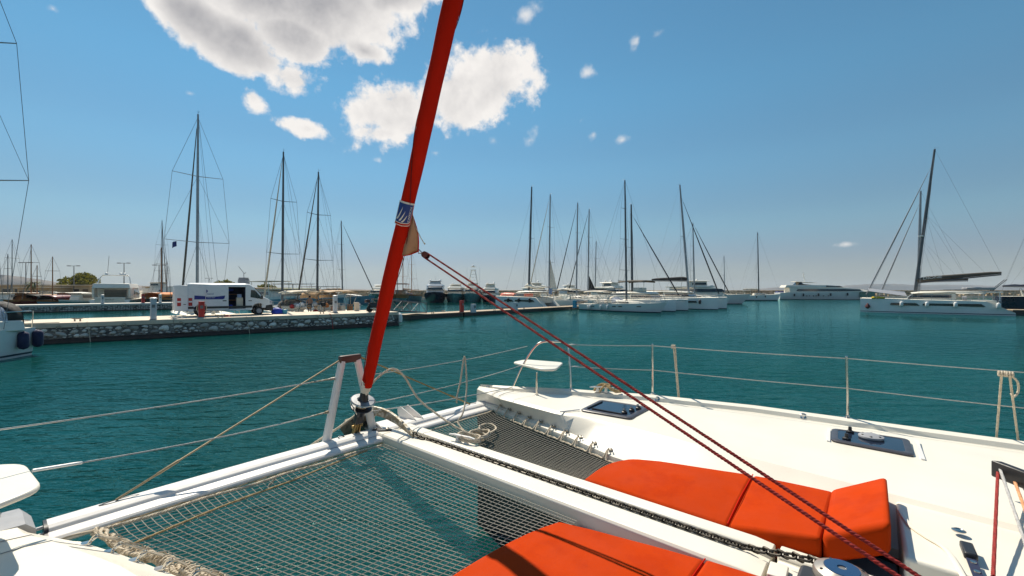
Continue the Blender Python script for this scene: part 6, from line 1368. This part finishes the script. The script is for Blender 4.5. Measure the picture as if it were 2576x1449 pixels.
MB().loft([[(w_ * math.cos(q), y_, .62 * s_ * max(0, math.sin(q)) ** .6 + .02 * s_) for q in [math.pi * j / 12 for j in range(13)]] for y_, w_, s_ in ((-1.7, .1, .2), (-1.5, .7, .85), (-.8, .85, 1), (.6, .85, 1.05), (1.3, .6, .9), (1.75, .08, .3))], closed=True).build('hull', DINGR, rt, None, smooth=50)
MB().tube([(-.86, -1.5, .04), (-.88, .6, .04), (-.62, 1.35, .06), (0, 1.8, .1), (.62, 1.35, .06), (.88, .6, .04), (.86, -1.5, .04)], .06, 6).build('rubbing_strake', CREAM, rt, None)
fl = thing('ensign', 'small blue and white striped flag at the catamaran stern', 'flag', ctc @ Vector((-1.8, -4.9, 1.6)), ct.rotation_euler.z)
MB().tube([(0, 0, 0), (0, -.5, 1.9)], .025, 5).build('staff', WOOD, fl, None); MB().loft([[(.05 * math.sin(k * 1.3), -.48 - .12 * k + .05 * math.sin(k), 1.85 - .02 * k), (.05 * math.sin(k * 1.3 + 1), -.40 - .12 * k, 1.05 - .05 * k)] for k in range(6)], closed=False, caps=False).build('cloth', WFLAG, fl, None)
# centre sailboats on the right-hand side of the pontoon
cen = (.633, -.774)
sailboat('sailing_yacht', 'white sloop broadside at centre with cream dodger and long bare boom', (11.9, 72.0), cen, 14.9, 4.3, .95, 1.45, mast=.55, H=19.6, nsp=3, alloy=ALUD, genoa=None, boom=2.5, bim=CREAM, dod=CREAM, fend=((1, -.34, FEND), (1, -.31, FEND), (1, -.16, FEND), (1, -.07, FEND)), bands=(2, 1, 0, 0, 0, 0), spr=.3)
c3 = sailcat('sailing_catamaran', 'white catamaran with brown flybridge canopy moored behind the centre sloop', (17.4, 74.3), (.70, -.714), 11.6, 6.0, 1.6, 1.75, mast=.28, H=17.2, rake=.2, cover=None, boom=4.6, bl=2.6, alloy=ALUD, genoa=BLKC, win=False, roofm=GEL)
arch_cover(c3, -4.2, .6, 1.7, 4.6, .1, TAUPE, 'flybridge_canopy', crown=.35)
for x_ in (-1.6, 1.6):
    for y_ in (-4, .4): MB().tube([(x_, y_, 2.8), (x_, y_, 4.35)], .04, 5).build('canopy_post', STEEL, c3, None)
MB().box((0, -1.2, 3.2), (2.4, 1.2, .7)).build('helm_console', GEL, c3, None, bevel=.15)
cb2 = sailcat('sailing_catamaran', 'white catamaran with black sail bag and two black fenders right of centre', (24.3, 81.6), (.758, -.652), 13.8, 7.0, 1.75, 1.95, mast=.60, H=21.6, rake=1.5, cover=BLKC, boom=4.7, bl=6.6, alloy=ALU, genoa=BLKC, fend=((1, .16, FENDB), (1, .32, FENDB)), bands=(1, 1, 0, 0, 0, 0))
sailboat('sailing_yacht', 'white yacht at the right end of the centre row, behind the black-bag catamaran', (31.4, 92.5), (.758, -.652), 13.5, 4.2, 1.55, 1.9, mast=.50, H=16.6, nsp=2, alloy=ALU, genoa=BLKC, boom=3.2, cover=CREAM, spr=.3)
# boats on the far side of the pontoon, bows away
for (pxx, d, H_, lab, gm, al, cv) in ((1381, 84, 21.4, 'yacht with furled cream mainsail at its mast, behind the catamaran with red tender', CREAM, ALU, WSAIL), (1450, 90, 21.0, 'yacht with black furled genoa slanting left, left of the centre sloop', BLKC, ALU, None), (1479, 94, 20.4, 'yacht with dark triangular sail at its mast foot, left of the sloop', BLKC, ALU, BLKC), (1497, 108, 15.2, 'small yacht with short pale mast far behind the centre sloop', None, ALU, NAVYC)):
    Lb = 12.5; mp_ = Vector((px(pxx, d), d, 0)); st_ = mp_ - FV * (.57 * Lb)
    b_, S_t = sailboat('sailing_yacht', 'white ' + lab, st_, Fh, Lb, 3.9, 1.3, 1.6, mast=.57, H=H_, nsp=2, alloy=al, genoa=gm, boom=3.0, cover=cv, spr=.36, bim=CREAM if gm is CREAM else None, ports=False)
    ty = -Lb / 2 + .57 * Lb
    if 'triangular' in lab or 'cream mainsail' in lab: MB().slab([(.05, ty - .2, 2.8), (.05, ty - 1.9, 3.0), (.05, ty - .25, 6.2 if gm is BLKC else 9.0)], (.05, 0, 0)).build('furled_mainsail', cv, b_, None)
    MB().box((0, -Lb / 2 - .2, 1.2), (2.6, 1.0, .5)).build('stern_dinghy', DINGG, b_, None, bevel=.2)
motoryacht('motor_yacht', 'white motor yacht with raked wheelhouse behind the black-bag catamaran', at(1775, 104), (.90, -.43), 19, 5.2, 2.3, [HULLW, BOOT, ANTIF], (2, 1, 0, 0, 0, 0), tiers_fly(19, 5.2, 2.1, h1=1.7, h2=1.4), domes=[((-.8, -2, 5.4), .3)])
motoryacht('motor_yacht', 'white flybridge yacht behind the mast of the catamaran with red tender', at(1350, 98), (.2, -1), 14, 4.8, 2.2, [HULLW, BOOT, ANTIF], (2, 1, 0, 0, 0, 0), tiers_fly(14, 4.8, 2.0, h1=1.5, h2=1.1), domes=[((-.8, -2, 4.9), .28), ((.8, -2, 4.9), .28)])
motoryacht('motor_yacht', 'pale flybridge yacht with radar domes behind the centre sloop mast', at(1545, 100), (.5, -.87), 14, 4.8, 2.3, [HULLW, BOOT, ANTIF], (2, 1, 0, 0, 0, 0), tiers_fly(14, 4.8, 2.1, h1=1.5, h2=1.2), domes=[((-.8, -2, 5.1), .28), ((.8, -2, 5.1), .28)])
motoryacht('motor_yacht', 'small motor cruiser with white cabin between the far masts left of centre', at(1435, 112), (.1, -1), 13, 4.6, 2.0, [HULLW, BOOT, ANTIF], (2, 1, 0, 0, 0, 0), tiers_fly(13, 4.6, 1.9, h1=1.4, h2=1.0), domes=[((0, -2, 4.6), .28)])
# distant sloop and big yacht to the right
sailboat('sailing_yacht', 'distant grey sloop with tall thin mast left of the large motor yacht', (px(1858, 136), 137), (.98, -.18), 12.5, 3.8, 1.5, 2.0, mast=.50, H=21, nsp=2, alloy=ALUD, genoa=None, boom=3.2, cover=CREAM, spr=.3, ports=False, fend=((1, -.3, FENDB), (1, -.1, FENDB), (1, .1, FENDB)))
sailboat('sailing_yacht', 'far small yacht with a short mast right of the centre row', (px(1846, 128), 142), (.3, -1), 10, 3.4, 1.2, 1.5, mast=.55, H=13.8, nsp=1, alloy=ALU, genoa=None, boom=2.8, cover=NAVYC, spr=.3, ports=False)
d = 150; big, bSt = motoryacht('motor_yacht', 'large white motor yacht with green bow moored along the breakwater', at(2078, d), (.975, -.22), 30, 6.4, 2.9, [HULLW, BOOT, ANTIF], (1, 2, 0, 0, 0, 0), [
    ('main_deck', [(-12, 2.7, 2.6, 2.3, 4.0, 0), (4, 2.7, 2.5, 2.3, 4.0, 0), (10, 2.2, 1.6, 2.6, 3.6, -.8), (13, 1.2, .6, 2.8, 3.0, -.5)], GEL, [('window', [(-10, 2.78, 2.72, 2.85, 3.55, .4), (4, 2.77, 2.62, 2.85, 3.55, 0), (9.4, 2.32, 2.0, 3.0, 3.35, -.3)])]),
    ('upper_deck', [(-13.5, 2.7, 2.6, 4.02, 4.9, .5), (0, 2.6, 2.3, 4.02, 4.9, 0), (5.5, 1.9, 1.2, 3.95, 4.6, -1.8)], GEL, [('window', [(-1, 2.66, 2.45, 4.25, 4.7, 0), (4.2, 2.15, 1.7, 4.2, 4.6, -.9)])]),
    ('flybridge_arch', [(-9.5, 2.2, 2.1, 4.92, 6.0, 1.0), (-5, 2.2, 1.9, 4.92, 5.25, -2.5)], GLASS, []), ('hardtop', [(-10, 2.2, 2.1, 6.02, 6.2, 0), (-3.5, 1.9, 1.7, 5.6, 5.75, 0)], GEL, [])], mast=[((0, -6.5, 6.0), (0, -7, 9.3), .12), ((-.9, -6.8, 8.0), (.9, -6.8, 8.0), .08), ((-.7, -6.9, 8.7), (.7, -6.9, 8.7), .08)], fend=((1, -.36, FENDB), (1, -.27, FENDB), (1, -.12, FENDB), (1, .0, FENDB), (1, .17, FENDB)), ports=(-7, -6.2, -5, -4.2, -2, -.6))
MB().loft([[(w_ + .02, y_, z0), (w_ * 1.0 + .02, y_, z1)] for y_, w_, z0, z1 in [(y2, fr_at(bSt, y2)[0] * 1.0, .9, fr_at(bSt, y2)[1] - .05) for y2 in (9, 10.5, 12, 13.2, 14.2)]], closed=False, caps=False).build('bow_panel', HULLG, big, None)
solo(MB().prism([(-5, 0), (5, 0), (5, 2.4), (-5, 2.4)], -.3, 1.1), 'work_barge', mat('rusty_steel', (.16, .06, .02), .8, var=.3), 'rusty work barge by the breakwater left of the large motor yacht', 'barge', Vector((px(1965, 160), 158, 0)), 0, lambda p: Vector((px(1965, 160), 158, 0)) + p, bevel=.1)
solo(MB().box((0, 0, 1.9), (3.5, 1.6, 1.5)), 'deck_container', BLUEC, 'small blue container on the rusty barge', 'container', Vector((px(1962, 160), 159, 1.1)), 0, lambda p: Vector((px(1962, 160), 159.2, 0)) + p, bevel=.05)
# right-hand pontoon with covered boats
rp = thing('finger_pontoon', 'short tan pontoon cut by the right edge below the stern of DIONE', 'pontoon', (66, 52, 0), math.atan2(FV.y, FV.x))
r0 = unp(2548, 781, .5)
MB().slab([r0, r0 + Vector((16, -9, 0)), r0 + Vector((17.2, -7, 0)), r0 + Vector((1.2, 2.0, 0))], (0, 0, .1)).build('deck_section', TEAK, rp, ident); MB().slab([r0 + Vector((0, 0, -.8)), r0 + Vector((16, -9, -.8)), r0 + Vector((17.2, -7, -.8)), r0 + Vector((1.2, 2.0, -.8))], (0, 0, .78)).build('float', BLK, rp, ident)
# ================================================================== the shore at left
fq = thing('far_quay', 'farther white-topped stone quay left of the van', 'quay', (-66.1, 61.0, 0), math.atan2(.74, .67)); FQD = Vector((.671, .741, 0)); FQN = Vector((-.741, .671, 0))
FQ0 = Vector((-66.1, 61, 0)) - FQD * 3.0
MB().slab([FQ0 + FQD * a + FQN * b + Z3(0, 0, -.5) for a, b in ((0, .06), (46, .06), (46, 4), (0, 4))], (0, 0, 1.35)).build('mortar_core', CONCG, fq, ident, smooth=None)
MB().slab([FQ0 + FQD * a + FQN * b + Z3(0, 0, .85) for a, b in ((0, 0), (46, 0), (46, 4.1), (0, 4.1))], (0, 0, .27)).build('coping_slab', mat('pale_concrete', (.66, .62, .56), .8, var=.06), fq, ident, bevel=.03)
m = MB(); rq = random.Random(31)
for i in range(150):
    for zc in (.25, .48, .70):
        if rq.random() < .2: continue
        c = FQ0 + FQD * (i * .30 + rq.uniform(0, .1)) + Z3(0, 0, zc + rq.uniform(-.05, .05)); w, h_ = rq.uniform(.10, .17), rq.uniform(.07, .11); dpt = FQN * -.03
        V = [c + FQD * w * math.cos(q) + Z3(0, 0, h_ * math.sin(q)) + FQN * .06 for q in [math.pi / 3 * j for j in range(6)]]; V2 = [v.lerp(c, .15) + dpt * 1.5 - FQN * .02 for v in V]
        m.loft([V, V2])
m.build('facing_stones', STONE, fq, ident, smooth=50, kind='stuff')
MB().slab([FQ0 + FQD * a + FQN * b + Z3(0, 0, -.3) for a, b in ((0, -.05), (46, -.05), (46, .1), (0, .1))], (0, 0, .42)).build('weed_band', WEED, fq, ident)
def fqp(pxx, off=.5, z=1.12):
    lo, hi = 0.0, 46.0
    for _ in range(50):
        mid = (lo + hi) / 2; p = FQ0 + FQD * mid + FQN * off
        if CXP + FPX * p.x / p.y < pxx: lo = mid
        else: hi = mid
    return FQ0 + FQD * lo + FQN * off + Z3(0, 0, z)
pedestal(fqp(258), .8, 1.35, GRAYP, 'grey service post on the far quay left of the big yacht stern')
pedestal(fqp(360), .8, 1.55, REDP, 'red fire post on the far quay right of the big yacht stern', 'fire_cabinet', .4, False, 'fire cabinet')
pedestal(fqp(403), .8, 1.4, FEND, 'white service post on the far quay beside the blue wooden boat')
# motor yacht seen from the stern
d = 76; ym, yS = motoryacht('motor_yacht', 'white motor yacht moored stern-to the far quay with open cockpit', at(306, 82), (-.52, .85), 17, 5.8, 1.9, [HULLW, BOOT, ANTIF], (2, 0, 0, 0, 0, 0), [
    ('saloon', [(-4.6, 2.5, 2.4, 1.6, 3.5, 0), (1, 2.5, 2.3, 1.6, 3.5, 0), (4.5, 1.9, 1.4, 1.7, 3.2, -1)], GEL, [('window', [(-4.65, 1.5, 1.5, 1.9, 3.2, 0), (-4.5, 1.5, 1.5, 1.9, 3.2, 0)]), ('window', [(-4, 2.54, 2.48, 2.4, 3.1, 0), (.8, 2.54, 2.4, 2.4, 3.1, 0)])]),
    ('flybridge', [(-7.8, 2.5, 2.3, 3.5, 4.3, .5), (0, 2.5, 2.3, 3.5, 4.3, 0), (2, 2.0, 1.6, 3.4, 4.2, -.5)], GEL, []), ('transom_block', [(-8.46, 1.9, 1.95, .3, 1.95, -.12), (-7.9, 1.9, 1.9, .3, 1.95, 0)], GEL, [])], cat='motor yacht', rail=False)
for sx in (-1, 1): MB().tube(catmull([(sx * 2.2, -5.5, 4.3), (sx * 1.9, -4.7, 5.5), (sx * 1.5, -4.4, 5.75)], 5), .09, 8).build('arch_leg', FEND, ym, None); MB().box((sx * 2.35, -6.4, 2.7), (.3, 2.2, 1.6)).build('side_wing', GEL, ym, None, bevel=.1)
MB().box((0, -4.4, 5.8), (3.4, 1.0, .16)).build('radar_arch', FEND, ym, None, bevel=.05)
for p in ((-1.2, -4.4, 5.88), (.7, -4.4, 5.88), (1.2, -4.4, 5.88)): MB().lathe(p, [(.22, 0), (.28, .1), (.22, .3), (.03, .38)], 12).build('radar_dome', FEND, ym, None)
MB().tube([(-1.1, -4.5, 5.9), (-.8, -4.9, 9.2)], .03, 5).build('whip_antenna', LAMP, ym, None)
MB().box((0, -8.75, .45), (4.6, .7, .12)).build('swim_platform', TEAK, ym, None, bevel=.03)
TV, TF = text_geo('BAGLO', .34); MB().add([(p.x, -8.62, 1.55 + p.y) for p in TV], TF).build('transom_lettering', LAMP, ym, None, smooth=None)
# wooden and small boats between far quay and shore
def small_boat(name, label, pxx, d, L, B, fb, m_, h=(.1, -1), cab=None, mast=None, stripe=WOOD, cover=None, cat='boat'):
    h = Vector((h[0], h[1], 0)).normalized(); root = thing(name, label, cat, Vector((px(pxx, d), d, 0)), rzof(h))
    St = hull_shape(L, B, fb * .85, fb * 1.25, ws=.7, rake=.08, fine=2.2); hull_obj(root, St, [m_, stripe, ANTIF], (2, 0, 0, 0, 0, 1)); deck_obj(root, St, TEAK, drop=.12)
    if cab is not None:
        c = trunk(root, [(-L * .25, B * .3, B * .28, fb * .8, fb + 1.3, 0), (L * .05, B * .3, B * .27, fb * .8, fb + 1.3, -.1), (L * .13, B * .25, B * .2, fb * .8, fb + .7, -.2)], cab, bevel=.04)
        trunk(c, [(-L * .22, B * .305, B * .295, fb + .55, fb + 1.0, 0), (L * .045, B * .305, B * .29, fb + .55, fb + 1.0, -.05)], GLASS, 'cabin_window', None); trunk(c, [(-L * .30, B * .36, B * .34, fb + 1.31, fb + 1.4, 0), (L * .10, B * .35, B * .3, fb + 1.31, fb + 1.4, 0)], cab, 'cabin_roof', .02)
    if cover is not None: arch_cover(root, -L * .42, L * .34, B * .46, fb + .9, .15, cover, 'canvas_cover', crown=.8)
    if mast:
        MB().tube([(0, L * .1, fb * .7), (0, L * .1, mast)], [.11, .06], 7).build('mast', WOOD if stripe is WOOD else LAMP, root, None); MB().tube([(-B * .3, L * .1, fb + (mast - fb) * .68), (B * .3, L * .1, fb + (mast - fb) * .68)], .04, 5).build('crosstree', LAMP, root, None)
        for sx in (-1, 1): MB().tube([(sx * B * .45, L * .1, fb), (sx * B * .3, L * .1, fb + (mast - fb) * .68), (0, L * .1, mast)], .018, 4).build('shroud', RIG, root, None)
        MB().tube([(0, L * .1, mast * .95), (0, L * .48, fb * 1.2)], .018, 4).build('forestay', RIG, root, None)
    return root
small_boat('fishing_boat', 'white and teal fishing boat with low cabin left of the yacht stern', 198, 79, 8.5, 3.3, 1.25, HULLT, (.15, -1), GEL, stripe=FEND)
small_boat('wooden_boat', 'blue wooden boat with maroon canvas on the left shore', 142, 80, 8.5, 3.6, 1.15, HULLC, (.2, -1), None, mast=9.2, cover=HULLR)
small_boat('wooden_boat', 'maroon wooden boat lying second from the left edge', 84, 78, 9, 3.4, 1.3, HULLR, (.5, -.86), None, mast=11.2, cover=BLKC)
small_boat('wooden_boat', 'dark red open boat beside the left ketch pushpit', 55, 76, 7, 3.0, 1.3, HULLR, (.2, -1), WOOD)
small_boat('wooden_boat', 'navy wooden boat with orange awning and brown mast behind the far quay', 415, 82, 10, 3.8, 1.6, HULLB, (.1, -1), None, mast=11.0, cover=ORNG)
small_boat('wooden_boat', 'dark blue boat with cluttered deck left of the orange-awning boat', 385, 83, 8, 3.2, 1.3, HULLB, (.3, -1), WOOD)
small_boat('covered_boat', 'boat under a grey tarpaulin left of the yacht stern', 238, 92, 9, 3.6, 1.4, HULLW, (.3, -.95), None, cover=GREYP, stripe=FEND)
small_boat('covered_boat', 'boat under a pale tarpaulin below the round tree', 196, 98, 11, 3.8, 1.6, HULLW, (.5, -.86), None, cover=DINGG, stripe=FEND)
small_boat('covered_boat', 'boat under a cream cover at the far left shore', 22, 96, 12, 3.8, 1.5, HULLW, (.95, -.3), None, cover=CREAM, mast=14.2, stripe=FEND)
small_boat('covered_boat', 'motorboat with navy canopy between shore boats left of the yacht', 222, 84, 7, 2.9, 1.2, HULLW, (.2, -1), None, cover=NAVYC, stripe=FEND)
small_boat('motor_boat', 'white cabin cruiser under the flat roofs at left', 118, 94, 9, 3.3, 1.4, HULLW, (.6, -.8), GEL, stripe=FEND)
small_boat('motor_boat', 'white cabin cruiser partly hidden behind the fishing boat', 172, 90, 9, 3.2, 1.3, HULLW, (-.4, -.9), GEL, stripe=FEND)
small_boat('motor_boat', 'white cabin cruiser moored beneath the boat cradle', 372, 96, 9, 3.2, 1.3, HULLW, (.5, -.9), GEL, stripe=FEND)
sailboat('sailing_yacht', 'sailing yacht whose twin thin masts rise right of the stern-to yacht', (px(362, 100), 104), (-.5, .86), 12, 3.8, mast=.45, H=20.3, nsp=2, alloy=ALUD, genoa=TAUPE, boom=2.8, cover=NAVYC, spr=.4, ports=False)
# excursion boats behind the quay yachts
for i, (pxx, d, m_, cv, lab) in enumerate(((690, 72, HULLC, None, 'pale blue cabin boat behind the van bonnet'), (748, 74, HULLC, None, 'light blue trawler behind the cluttered yacht'), (815, 78, HULLC, BLKC, 'blue boat with white roof behind the brown boom tent'))):
    rt_ = small_boat('motor_boat', lab, pxx, d, 13, 4.2, 1.9, m_, (.8, -.6), GEL, stripe=FEND)
    MB().box((0, -1.5, 4.6 - .4 * i), (3.6, 7.5, .12)).build('upper_awning', FEND if i else CREAM, rt_, None, bevel=.03)
    for x_ in (-1.6, 1.6):
        for y_ in (-4.6, 1.6): MB().tube([(x_, y_, 1.8), (x_, y_, 4.55 - .4 * i)], .05, 5).build('awning_post', FEND, rt_, None)
for (pxx, d_, L_, m_, cb_, cv_, mt_, lab) in ((14, 84, 8, HULLW, GEL, None, None, 'white cabin boat at the extreme left behind the ketch hood'), (105, 86, 8, HULLB, None, TAN, 8.0, 'navy boat with tan tent cover and short mast left of the round tree'), (160, 84, 7, HULLR, WOOD, None, None, 'maroon cabin boat beside the white and teal fishing boat'), (128, 100, 10, HULLW, GEL, None, None, 'white cruiser under the lamp posts, behind the navy tent-covered boat'), (250, 98, 9, HULLC, GEL, None, None, 'pale blue cabin boat tucked against the stern-to yacht'), (34, 90, 9, HULLW, None, TAN, 10.5, 'sailing dinghy tender with tan cover near the left edge'), (395, 90, 8, HULLG, WOOD, None, None, 'green wooden boat between the far quay posts'), (66, 92, 9, HULLW, GEL, None, None, 'white motor boat behind the maroon boats at left'), (432, 88, 9, HULLW, None, NAVYC, 9.0, 'small yacht with navy cover beside the van rear door'), (725, 88, 9, HULLW, GEL, None, None, 'white cruiser seen through the cluttered yacht rigging'), (780, 92, 10, HULLW, None, TAN, None, 'boat with tan cover between the two bimini yachts'), (860, 96, 9, HULLW, GEL, None, None, 'white cruiser behind the grey pedestal with cap')):
    small_boat('moored_boat', lab, pxx, d_, L_, 3.1, 1.25, m_, (random.uniform(-.6, .6), -1), cb_, mast=mt_, cover=cv_, stripe=FEND if m_ is HULLW else WOOD)
# boat in a cradle on the hard
bh = small_boat('cradled_boat', 'white cabin cruiser standing in a cradle on the shore left of the van', 405, 112, 10, 3.4, 1.5, HULLW, (.95, -.3), GEL, stripe=FEND); bh.location.z = 2.3
for y_ in (-3, 0, 3): MB().tube([(-1.4, y_, -1.4), (-.8, y_, .2)], .07, 5).build('cradle_leg', RUST, bh, None); MB().tube([(1.4, y_, -1.4), (.8, y_, .2)], .07, 5).build('cradle_leg', RUST, bh, None)
# buildings
def building(label, x0, x1, ytop, d, m_, rm, dp=14, z0=.9, n=6, name='shed'):
    zt = dep(0, ytop, d).z; X0, X1 = px(x0, d), px(x1, d); t = thing(name, label, 'building', ((X0 + X1) / 2, d + dp / 2, z0))
    MB().slab([(X0, d, z0), (X1, d, z0), (X1, d + dp, z0), (X0, d + dp, z0)], (0, 0, zt - z0 - .25)).build('wall', m_, t, ident, smooth=None)
    MB().slab([(X0 - .5, d - .7, zt - .248), (X1 + .5, d - .7, zt - .248), (X1 + .5, d + dp + .5, zt - .1), (X0 - .5, d + dp + .5, zt - .1)], (0, 0, .25)).build('roof', rm, t, ident, smooth=None)
    w = (X1 - X0) / n
    for k in range(n):
        xa = X0 + w * (k + .2); o = MB().box((xa + w * .3, d - .02, z0 + (zt - z0) * .45), (w * .6, .08, (zt - z0) * .42)).build('window' if k % 3 else 'door', GLASS if k % 3 else BARK, t, ident)
        MB().box((xa + w * .3, d - .05, z0 + (zt - z0) * .68), (w * .66, .12, .08)).build('lintel', rm, o, ident)
    return t
building('long low tan shed with pale flat roof at the left edge', -120, 62, 716, 138, WALLM, ROOFM)
building('low tan shed with wide roof behind the maroon boats', 44, 124, 722, 126, WALLM, ROOFM, n=4)
building('pale flat roofed shed in front of the round tree', 136, 226, 716.5, 132, WALLM, ROOFM, n=4)
building('brown quayside shed behind the boat cradle', 366, 470, 721, 128, WALLM, WALLM, n=5)
building('shed with pale green roof right of the van', 676, 752, 725.5, 142, WALLM, ROOFG, n=4)
building('low brown shed behind the van roof', 470, 676, 724, 150, WALLM, ROOFM, n=7)
# lamp posts
def lamp_post(pxx, ytop, d, label):
    t = thing('lamp_post', label, 'lamp post', (px(pxx, d), d, .95), 0, 'tall lamp posts on the shore'); z = dep(0, ytop, d).z - .95
    MB().tube([(0, 0, 0), (0, 0, z)], [.16, .09], 8).build('pole', LAMP, t, None)
    MB().tube([(-1.3, 0, z), (1.3, 0, z)], .06, 5).build('crossarm', LAMP, t, None)
    for sx in (-1.4, 1.4): MB().box((sx, -.1, z + .02), (.9, .5, .22)).build('lamp_head', LAMP, t, None, bevel=.04)
for a_ in ((65, 661, 128, 'twin-headed lamp post nearest the left edge, beside the palm'), (186, 669, 132, 'twin-headed lamp post in front of the round tree'), (312, 662, 130, 'twin-headed lamp post above the yacht radar arch'), (400, 667, 132, 'twin-headed lamp post left of the van'), (526, 700, 210, 'short far lamp post above the van roof'), (1128, 0, 0, '')):
    if a_[2]: lamp_post(*a_)
# trees
def tree(name, label, pxx, d, zb, zt, w, seed, trunk_h=.35, n=2600, leaf=.42):
    r = random.Random(seed); X = px(pxx, d); t = thing(name, label, 'tree', (X, d, zb)); H = zt - zb
    tr = MB().tube([(0, 0, 0), (.2, 0, H * .25), (.1, .1, H * .5)], [.35, .25, .15], 8)
    cl = []
    for k in range(16):
        q = r.uniform(0, 6.28); rad = r.uniform(.1, .95); c = Vector((math.cos(q) * rad * w / 2, math.sin(q) * rad * w / 2 * .8, H * (.52 + .36 * (1 - rad * rad) * r.uniform(.4, 1)))); cl.append((c, r.uniform(.14, .24) * w))
        tr.tube([(.1, .1, H * .35), c * .5 + Vector((0, 0, H * .22)), c], [.12, .08, .03], 5)
    tr.build('trunk', BARK, t, None)
    m = MB()
    for k in range(n):
        c, rad = cl[r.randrange(len(cl))]; v = Vector((r.gauss(0, 1), r.gauss(0, 1), r.gauss(0, .8))).normalized() * rad * r.uniform(.55, 1.05) ** .5; p = c + v; p.z = max(p.z, H * .22)
        a = Vector((r.gauss(0, 1), r.gauss(0, 1), r.gauss(0, 1))).normalized(); b = a.orthogonal().normalized(); s_ = leaf * r.uniform(.5, 1.2)
        m.add([p - a * s_, p + b * s_ * .6, p + a * s_, p - b * s_ * .6], [(0, 1, 2, 3)])
    m.build('crown', FOL, t, None, smooth=None); return t
tree('round_tree', 'round olive-green tree above the sheds at left', 213, 148, .95, 8.3, 10.6, 3)
tree('low_tree', 'small yellow-green tree showing over the van roof', 562, 165, .95, 7.0, 7.0, 8, n=1500)
tree('low_tree', 'dark bushy tree far behind the quay right of the van', 668, 220, .95, 5.8, 9, 12, n=1200)
pt = thing('palm_tree', 'small palm tree beside the left lamp post', 'tree', (px(84, 118), 118, .95))
MB().tube([(0, 0, 0), (.1, 0, 2.2), (0, 0, 4.0)], [.22, .18, .16], 8).build('trunk', BARK, pt, None)
r = random.Random(6)
for k in range(26):
    q = k * 2.4; el = r.uniform(-.3, 1.1); L_ = r.uniform(1.7, 2.3); P = []
    for i in range(6):
        s_ = i / 5; rad = L_ * s_ * math.cos(el * .6); P.append(Vector((math.cos(q) * rad, math.sin(q) * rad, 4.0 + L_ * (math.sin(el) * s_ - .75 * s_ * s_))))
    sd = Vector((-math.sin(q), math.cos(q), 0)); MB().loft([[p - sd * w_, p + Vector((0, 0, .06)), p + sd * w_] for p, w_ in zip(P, (.03, .16, .22, .2, .13, .02))], closed=False, caps=False).build('frond', PALM, pt, None)
# far tower under construction with a crane
tw = thing('tower_block', 'distant dark tower block under construction behind the van', 'building', (px(612, 1500), 1500, 0))
tx = px(612, 1500); R = MB()
for k in range(12): z_ = 2 + k * 3.7; MB().prism([(tx - 13 + .8 * (k % 2) + max(0, k - 9) * 2, 1490), (tx + 13 - max(0, k - 9) * 2, 1490), (tx + 13 - max(0, k - 9) * 2, 1515), (tx - 13 + max(0, k - 9) * 2, 1515)], z_, z_ + 3.2).build('storey', TOWERM, tw, ident, smooth=None)
MB().prism([(tx - 11, 1492), (tx + 11, 1492), (tx + 11, 1512), (tx - 11, 1512)], 0, 46).build('core', LAMP, tw, ident, smooth=None)
cn = thing('tower_crane', 'thin luffing crane on top of the distant tower block', 'crane', (tx + 2, 1500, 46))
MB().tube([(tx + 2, 1500, 46), (tx + 2, 1500, 62)], 1.2, 4).build('crane_mast', LAMP, cn, ident); MB().tube([(tx + 3, 1500, 60), (tx - 16, 1500, 84)], .9, 4).build('crane_jib', LAMP, cn, ident); MB().tube([(tx + 2, 1500, 60), (tx + 9, 1500, 63)], 1.2, 4).build('counter_jib', LAMP, cn, ident)
# mast flag
fg = thing('courtesy_flag', 'small navy flag below the left spreader of the tallest mast', 'flag', dep(440, 618, 41))
MB().loft([[dep(444, 606, 41) + Vector((-.07 * k, .05 * math.sin(k * 1.4), -.02 * k)), dep(444, 619, 41) + Vector((-.07 * k, .05 * math.sin(k * 1.4 + .5), -.03 * k))] for k in range(7)], closed=False, caps=False).build('cloth', FLAGB, fg, ident)
# ------------------------------------------------------------------ haze
hz = MB().slab([(-8900, -300, -2), (8900, -300, -2), (8900, 8800, -2), (-8900, 8800, -2)], (0, 0, 150)); hzm = bpy.data.materials.new('haze'); hzm.use_nodes = True
t = NT(hzm.node_tree); t.n.clear(); o_ = t.new('ShaderNodeOutputMaterial'); pv = t.new('ShaderNodeVolumePrincipled'); pv.inputs['Color'].default_value = (.72, .82, .92, 1); pv.inputs['Density'].default_value = 0.8e-4; t.l.new(pv.outputs[0], o_.inputs['Volume'])
haze = hz.build('haze', hzm, smooth=None, kind='stuff')
